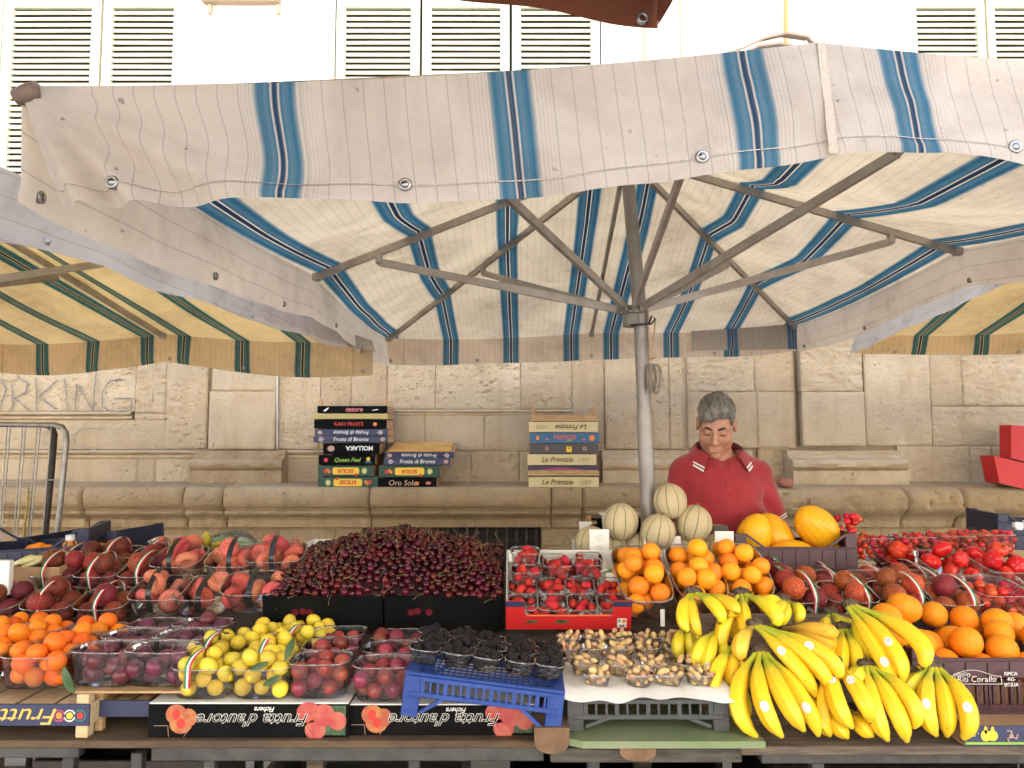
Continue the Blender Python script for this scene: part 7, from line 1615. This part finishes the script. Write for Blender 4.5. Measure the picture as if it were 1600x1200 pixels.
HR = (Matrix.Rotation(R(-17), 3, 'Z') @ Matrix.Rotation(R(3), 3, 'Y') @ Matrix.Rotation(R(29), 3, 'X')); HI = HR.inverted()
ZS = zpx(728)                                             # height of the shoulder joint
SHL, SHR = (-.140, .0, ZS - .036), (.150, .0, ZS - .046)
ELL, ELR = (-.228, -.03, ZS - .32), (.252, .0, ZS - .33)
WRL, WRR = (-.165, -.25, ZS - .40), (.20, -.22, ZS - .43)
def body_sdf(X_, Y_, Z_, shirt=False):
    g = Pn(X_, Y_, Z_)
    t = g.ell((0, .0, ZS - .18), (.160, .108, .22)); t = sm(t, g.ell((.005, -.03, ZS - .40), (.162, .140, .24)), .12)
    t = sm(t, g.cap(SHL, SHR, .056, .056), .07); t = sm(t, g.cap((-.07, .025, ZS - .005), (.07, .025, ZS - .01), .042), .06); t = sm(t, g.ell((0, -.06, ZS - .15), (.12, .055, .11)), .07)
    return g, t
def head_local(X_, Y_, Z_):
    x, y, z = X_ - HC.x, Y_ - HC.y, Z_ - HC.z
    return Pn(*(HI[i][0] * x + HI[i][1] * y + HI[i][2] * z for i in range(3)))
def head_sdf(X_, Y_, Z_):
    p = head_local(X_, Y_, Z_); ax = np.abs(p.x); q = Pn(ax, p.y, p.z)
    f = p.ell((0, .012, .040), (.0735, .094, .086)); f = sm(f, p.ell((0, -.024, -.030), (.060, .068, .092)), .030); f = sm(f, q.ell((.040, -.005, -.062), (.024, .045, .034)), .03)
    f = sm(f, p.ell((0, -.066, -.100), (.024, .018, .018)), .024)
    f = sm(f, p.cap((-.040, -.076, .030), (.040, -.076, .030), .013), .016)
    f = smax(f, -(q.ell((.031, -.103, .010), (.020, .020, .0135))), .014)
    f = sm(f, q.ell((.031, -.080, .010), (.0145, .0125, .0115)), .004)
    f = sm(f, q.ell((.042, -.068, -.024), (.022, .018, .020)), .022)
    f = sm(f, p.cap((0, -.088, .022), (0, -.113, -.024), .0085, .0125), .010); f = sm(f, q.ell((.0125, -.103, -.029), (.0095, .010, .008)), .007)
    f = smax(f, -q.ell((.0065, -.109, -.0385), (.0035, .005, .004)), .004)
    f = sm(f, p.cap((-.020, -.089, -.0595), (.020, -.089, -.0595), .0055), .007); f = sm(f, p.cap((-.016, -.090, -.0710), (.016, -.090, -.0710), .0062), .006)
    f = smax(f, -p.cap((-.022, -.0985, -.0652), (.022, -.0985, -.0652), .0022), .003)
    f = smax(f, -q.cap((.024, -.100, -.034), (.034, -.090, -.064), .003), .008)
    e = q.ell((.076, .012, .000), (.0085, .021, .032)); e = smax(e, -q.ell((.085, .006, .002), (.006, .012, .019)), .004); f = sm(f, e, .006)
    return f
def hand(g, f, w_, d, sx):
    w_ = Vector(w_); d = Vector(d).normalized(); s_ = Vector((1, 0, 0)) * sx; s_ = (s_ - d * s_.dot(d)).normalized(); u = d.cross(s_)
    pc = w_ + d * .05; f = sm(f, np.minimum(g.cap(w_ + d * .02 + s_ * .018, w_ + d * .085 + s_ * .024, .016), g.cap(w_ + d * .02 - s_ * .018, w_ + d * .085 - s_ * .022, .015)), .02); f = sm(f, g.cap(w_ + d * .02, w_ + d * .08, .017), .02)
    for k, (off, L) in enumerate(((.027, .066), (.009, .076), (-.009, .070), (-.026, .054))):
        a = w_ + d * .088 + s_ * off; b = a + d * L * .55 + Vector((0, 0, -.010)); c = b + d * L * .4 + Vector((0, 0, -.026)); f = sm(f, np.minimum(g.cap(a, b, .0088, .0080), g.cap(b, c, .0080, .0066)), .004)
    a = w_ + d * .025 + s_ * .026; b = a + d * .035 + s_ * .022 + Vector((0, 0, -.008)); return sm(f, np.minimum(g.cap(a, b, .0105, .0092), g.cap(b, b + d * .03 + s_ * .004, .0092, .0075)), .006)
def grid3(lo, hi, h):
    A = [np.arange(l, u + h, h) for l, u in zip(lo, hi)]; return np.meshgrid(*A, indexing='ij')
def to_obj(name, F, lo, h, m_, par, sm_it=1):
    V, Q = surface_nets(F, lo, h); q = MB(); q.v = [tuple(v) for v in V.tolist()]; q.f = [tuple(f) for f in Q.tolist()]; q.uv = [(0, 0)] * len(q.v); return q.obj(name, m_, par, smooth=True)
M['skin'] = mat('tanned_skin', (.49, .255, .165), .52, col2=(.42, .19, .115), nscale=28, bump=.10, bscale=260, sss=.12)
# body: torso, arms, hands, neck and head as one skin surface (legs included)
h = .0052; lo = (-.36, -.42, .80); hi = (.36, .22, zpx(614))
X_, Y_, Z_ = grid3(lo, hi, h); g, t = body_sdf(X_, Y_, Z_); t = t + .006
f = sm(t, np.minimum(g.cap(SHL, ELL, .046, .041), g.cap(SHR, ELR, .046, .041)), .03); f = sm(f, np.minimum(g.cap(ELL, WRL, .043, .028), g.cap(ELR, WRR, .043, .028)), .02)
f = hand(g, f, WRL, (.35, -.85, -.30), 1); f = hand(g, f, WRR, (-.25, -.9, -.30), -1)
NB = Vector((0, .025, ZS + .01)); f = sm(f, g.cap(NB, HC + HR @ Vector((0, .022, -.055)), .060, .054), .035)
del X_, Y_, Z_
X_, Y_, Z_ = grid3(lo, hi, h); hm = (Z_ > ZS - .02) & (np.abs(X_ - HC.x) < .16); F2 = np.full(X_.shape, 1.0); F2[hm] = head_sdf(X_[hm], Y_[hm], Z_[hm]); f = np.where(hm, sm(f, F2, .018), f)
body = to_obj('body', f, lo, h, M['skin'], pr_m)
# hair
M['hair'] = mat('grey_hair', (.085, .075, .066), .5, col2=(.27, .25, .225), nscale=55, bump=.8, bscale=160, stretch=(1, .35, .5), lo=.38, hi=.68)
h2 = .0036; lo2 = (HC.x - .13, HC.y - .15, HC.z - .10); hi2 = (HC.x + .13, HC.y + .15, HC.z + .17); X_, Y_, Z_ = grid3(lo2, hi2, h2); p = head_local(X_, Y_, Z_)
st = fbm(p.x * 60 + 3 * fbm(p.x * 12 + 9, p.z * 12 + p.y * 9, 4), (p.y + p.z) * 16, 2, 3) - .45
hr = p.ell((0, .016, .047), (.0775, .099, .0905)) - .022 * st - .012 * np.clip(-p.y * 14, 0, 1) * np.clip(p.z * 14, 0, 1)
hl = .062 + .004 * np.sin(p.x * 130) + .010 * np.sin(p.x * 36 + .5) - np.clip(p.y + .062, 0, .062) * 1.05 - np.clip(p.y, 0, .2) * .92
hl = np.where((np.abs(p.x) > .058) & (p.y > -.055) & (p.y < -.012), np.minimum(hl, -.004), hl)
hr = smax(hr, hl - p.z, .008); to_obj('hair', hr, lo2, h2, M['hair'], pr_m)
M['brow'] = mat('dark_brow', (.035, .026, .02), .7)
q = MB()
for s_ in (-1, 1):
    P = [HC + HR @ Vector((s_ * a, y, z)) for a, y, z in ((.012, -.0905, .0275), (.025, -.0915, .0335), (.040, -.084, .0345), (.050, -.073, .0290))]; e = MB(); e.tube(P, [.0034, .0050, .0044, .0020], 6); e.obj('eyebrow', M['brow'], pr_m, smooth=True)
    e = MB(); P = [HC + HR @ Vector((s_ * a, y, z)) for a, y, z in ((.019, -.0885, .0065), (.026, -.0925, .0036), (.034, -.0920, .0034), (.042, -.0865, .0060))]; e.tube(P, [.0010, .0020, .0020, .0010], 5); e.obj('eyelashes', M['iron'], pr_m, smooth=True)
# polo shirt
M['polo'] = mat('red_pique_cotton', (.34, .022, .028), .85, col2=(.28, .016, .022), nscale=9, bump=.35, bscale=420, sheen=.3)
h3 = .0065; lo3 = (-.36, -.26, .86); hi3 = (.36, .24, ZS + .10); X_, Y_, Z_ = grid3(lo3, hi3, h3); g, t = body_sdf(X_, Y_, Z_)
t = t - .010 - .012 * np.clip((ZS - .22 - Z_) / .2, 0, 1)
SLB = Vector(SHL).lerp(Vector(ELL), .66); SRB = Vector(SHR).lerp(Vector(ELR), .66)
def sleeve(a, b):
    c = g.cap(a, Vector(b) + (Vector(b) - Vector(a)) * .3, .059, .062); n = (Vector(b) - Vector(a)).normalized(); return smax(c, (X_ - b[0]) * n.x + (Y_ - b[1]) * n.y + (Z_ - b[2]) * n.z, .004)
t = sm(t, np.minimum(sleeve(SHL, SLB), sleeve(SHR, SRB)), .010)
wr = .018 * (fbm(X_ * 7 + Z_ * 5, Z_ * 6 - X_ * 3 + Y_ * 6, 6, 3) - .5) + .014 * np.sin((X_ * 30 + Z_ * 55)) * np.exp(-((np.abs(X_) - .15) / .05) ** 2) * np.exp(-((Z_ - ZS + .2) / .07) ** 2)
wr += .011 * np.sin(Z_ * 42 - np.abs(X_) * 26) * np.exp(-((Z_ - ZS + .34) / .10) ** 2) * .6
t = t + wr
neck = g.cap((0, .02, ZS + .0), (0, -.01, ZS + .2), .074, .090); t = smax(t, -neck, .006); vv = g.cap((0, -.125, ZS - .028), (0, -.055, ZS + .12), .006, .074); t = smax(t, -vv, .006); t = smax(t, .88 - Z_, .004)
sh = to_obj('polo_shirt', t, lo3, h3, M['polo'], pr_m)
# collar: folded band standing round the neck, two points in front, white stripes near its edge
CPT = []
for i in range(41):
    a = R(-128) + R(256) * i / 40; fr = abs(a) / R(128); cx_, cy_ = .086 * math.sin(a), -.008 + .098 * math.cos(a)
    if fr > .8: cx_ *= 1 - .28 * (fr - .8) / .2
    zt_c = ZS + .108 - .066 * fr ** 1.7; CPT.append((cx_, cy_, zt_c, a, fr))
def collar_strip(o0, o1, out):
    P = []
    for cx_, cy_, zc_, a, fr in CPT:
        drop = .046 + .026 * max(0, fr - .55) / .45; fl = .028 + .016 * fr; row = []
        for v in np.linspace(o0, o1, 5): row.append((cx_ * (1 + .0) + math.sin(a) * (fl * v + out), cy_ + math.cos(a) * (fl * v + out) * (1 if math.cos(a) > 0 else 1.25), zc_ - drop * v ** 1.15))
        P.append(row)
    return P
q = MB(); q.grid(collar_strip(0, 1, .011)); q.grid([r[::-1] for r in collar_strip(0, 1, .006)]); co_ = q.obj('collar', M['polo'], sh, smooth=True)
for a, b in ((.72, .79), (.86, .95)): q = MB(); q.grid(collar_strip(a, b, .0135)); q.obj('collar_stripe', M['paint_white'], co_, smooth=True)
q = MB(); q.box((.004, -.137, ZS - .115), (.030, .004, .11), Euler((R(-6), 0, 0)), bev=.002); q.obj('placket', M['polo'], sh)
for zz in (-.09, -.13): q = MB(); q.lathe([(.0052, -.0012), (.0052, .0012)], 12, (.004, -.1405, ZS + zz), Matrix.Rotation(PI / 2, 3, 'X')); q.obj('button', M['redcard'], sh)
for A, B in ((SHL, SLB), (SHR, SRB)):
    A = Vector(A); n = (Vector(B) - A).normalized(); rot = n.to_track_quat('Z', 'Y').to_matrix()
    for off in (.008, .018):
        q = MB(); q.torus(Vector(B) - n * off, .0615, .0026, rot, 40, 6); q.obj('sleeve_stripe', M['paint_white'], sh, smooth=True)
# trousers and shoes
h4 = .016; lo4 = (-.26, -.22, .06); hi4 = (.26, .22, 1.02); X_, Y_, Z_ = grid3(lo4, hi4, h4); g = Pn(X_, Y_, Z_)
t = g.ell((0, 0, .90), (.172, .13, .13)); t = sm(t, np.minimum(g.cap((-.09, 0, .86), (-.10, -.01, .50), .092, .068), g.cap((.09, 0, .86), (.10, -.01, .50), .092, .068)), .04); t = sm(t, np.minimum(g.cap((-.10, -.01, .50), (-.10, .01, .10), .068, .056), g.cap((.10, -.01, .50), (.10, .01, .10), .068, .056)), .03)
to_obj('trousers', t, lo4, h4, mat('dark_trousers', (.03, .032, .045), .85), pr_m)
for s_ in (-1, 1): q = MB(); q.tube([(s_ * .10, .06, .045), (s_ * .10, -.02, .05), (s_ * .105, -.12, .04), (s_ * .105, -.17, .03)], [.042, .046, .040, .022], 12); q.obj('shoe', M['black'], pr_m, smooth=True)
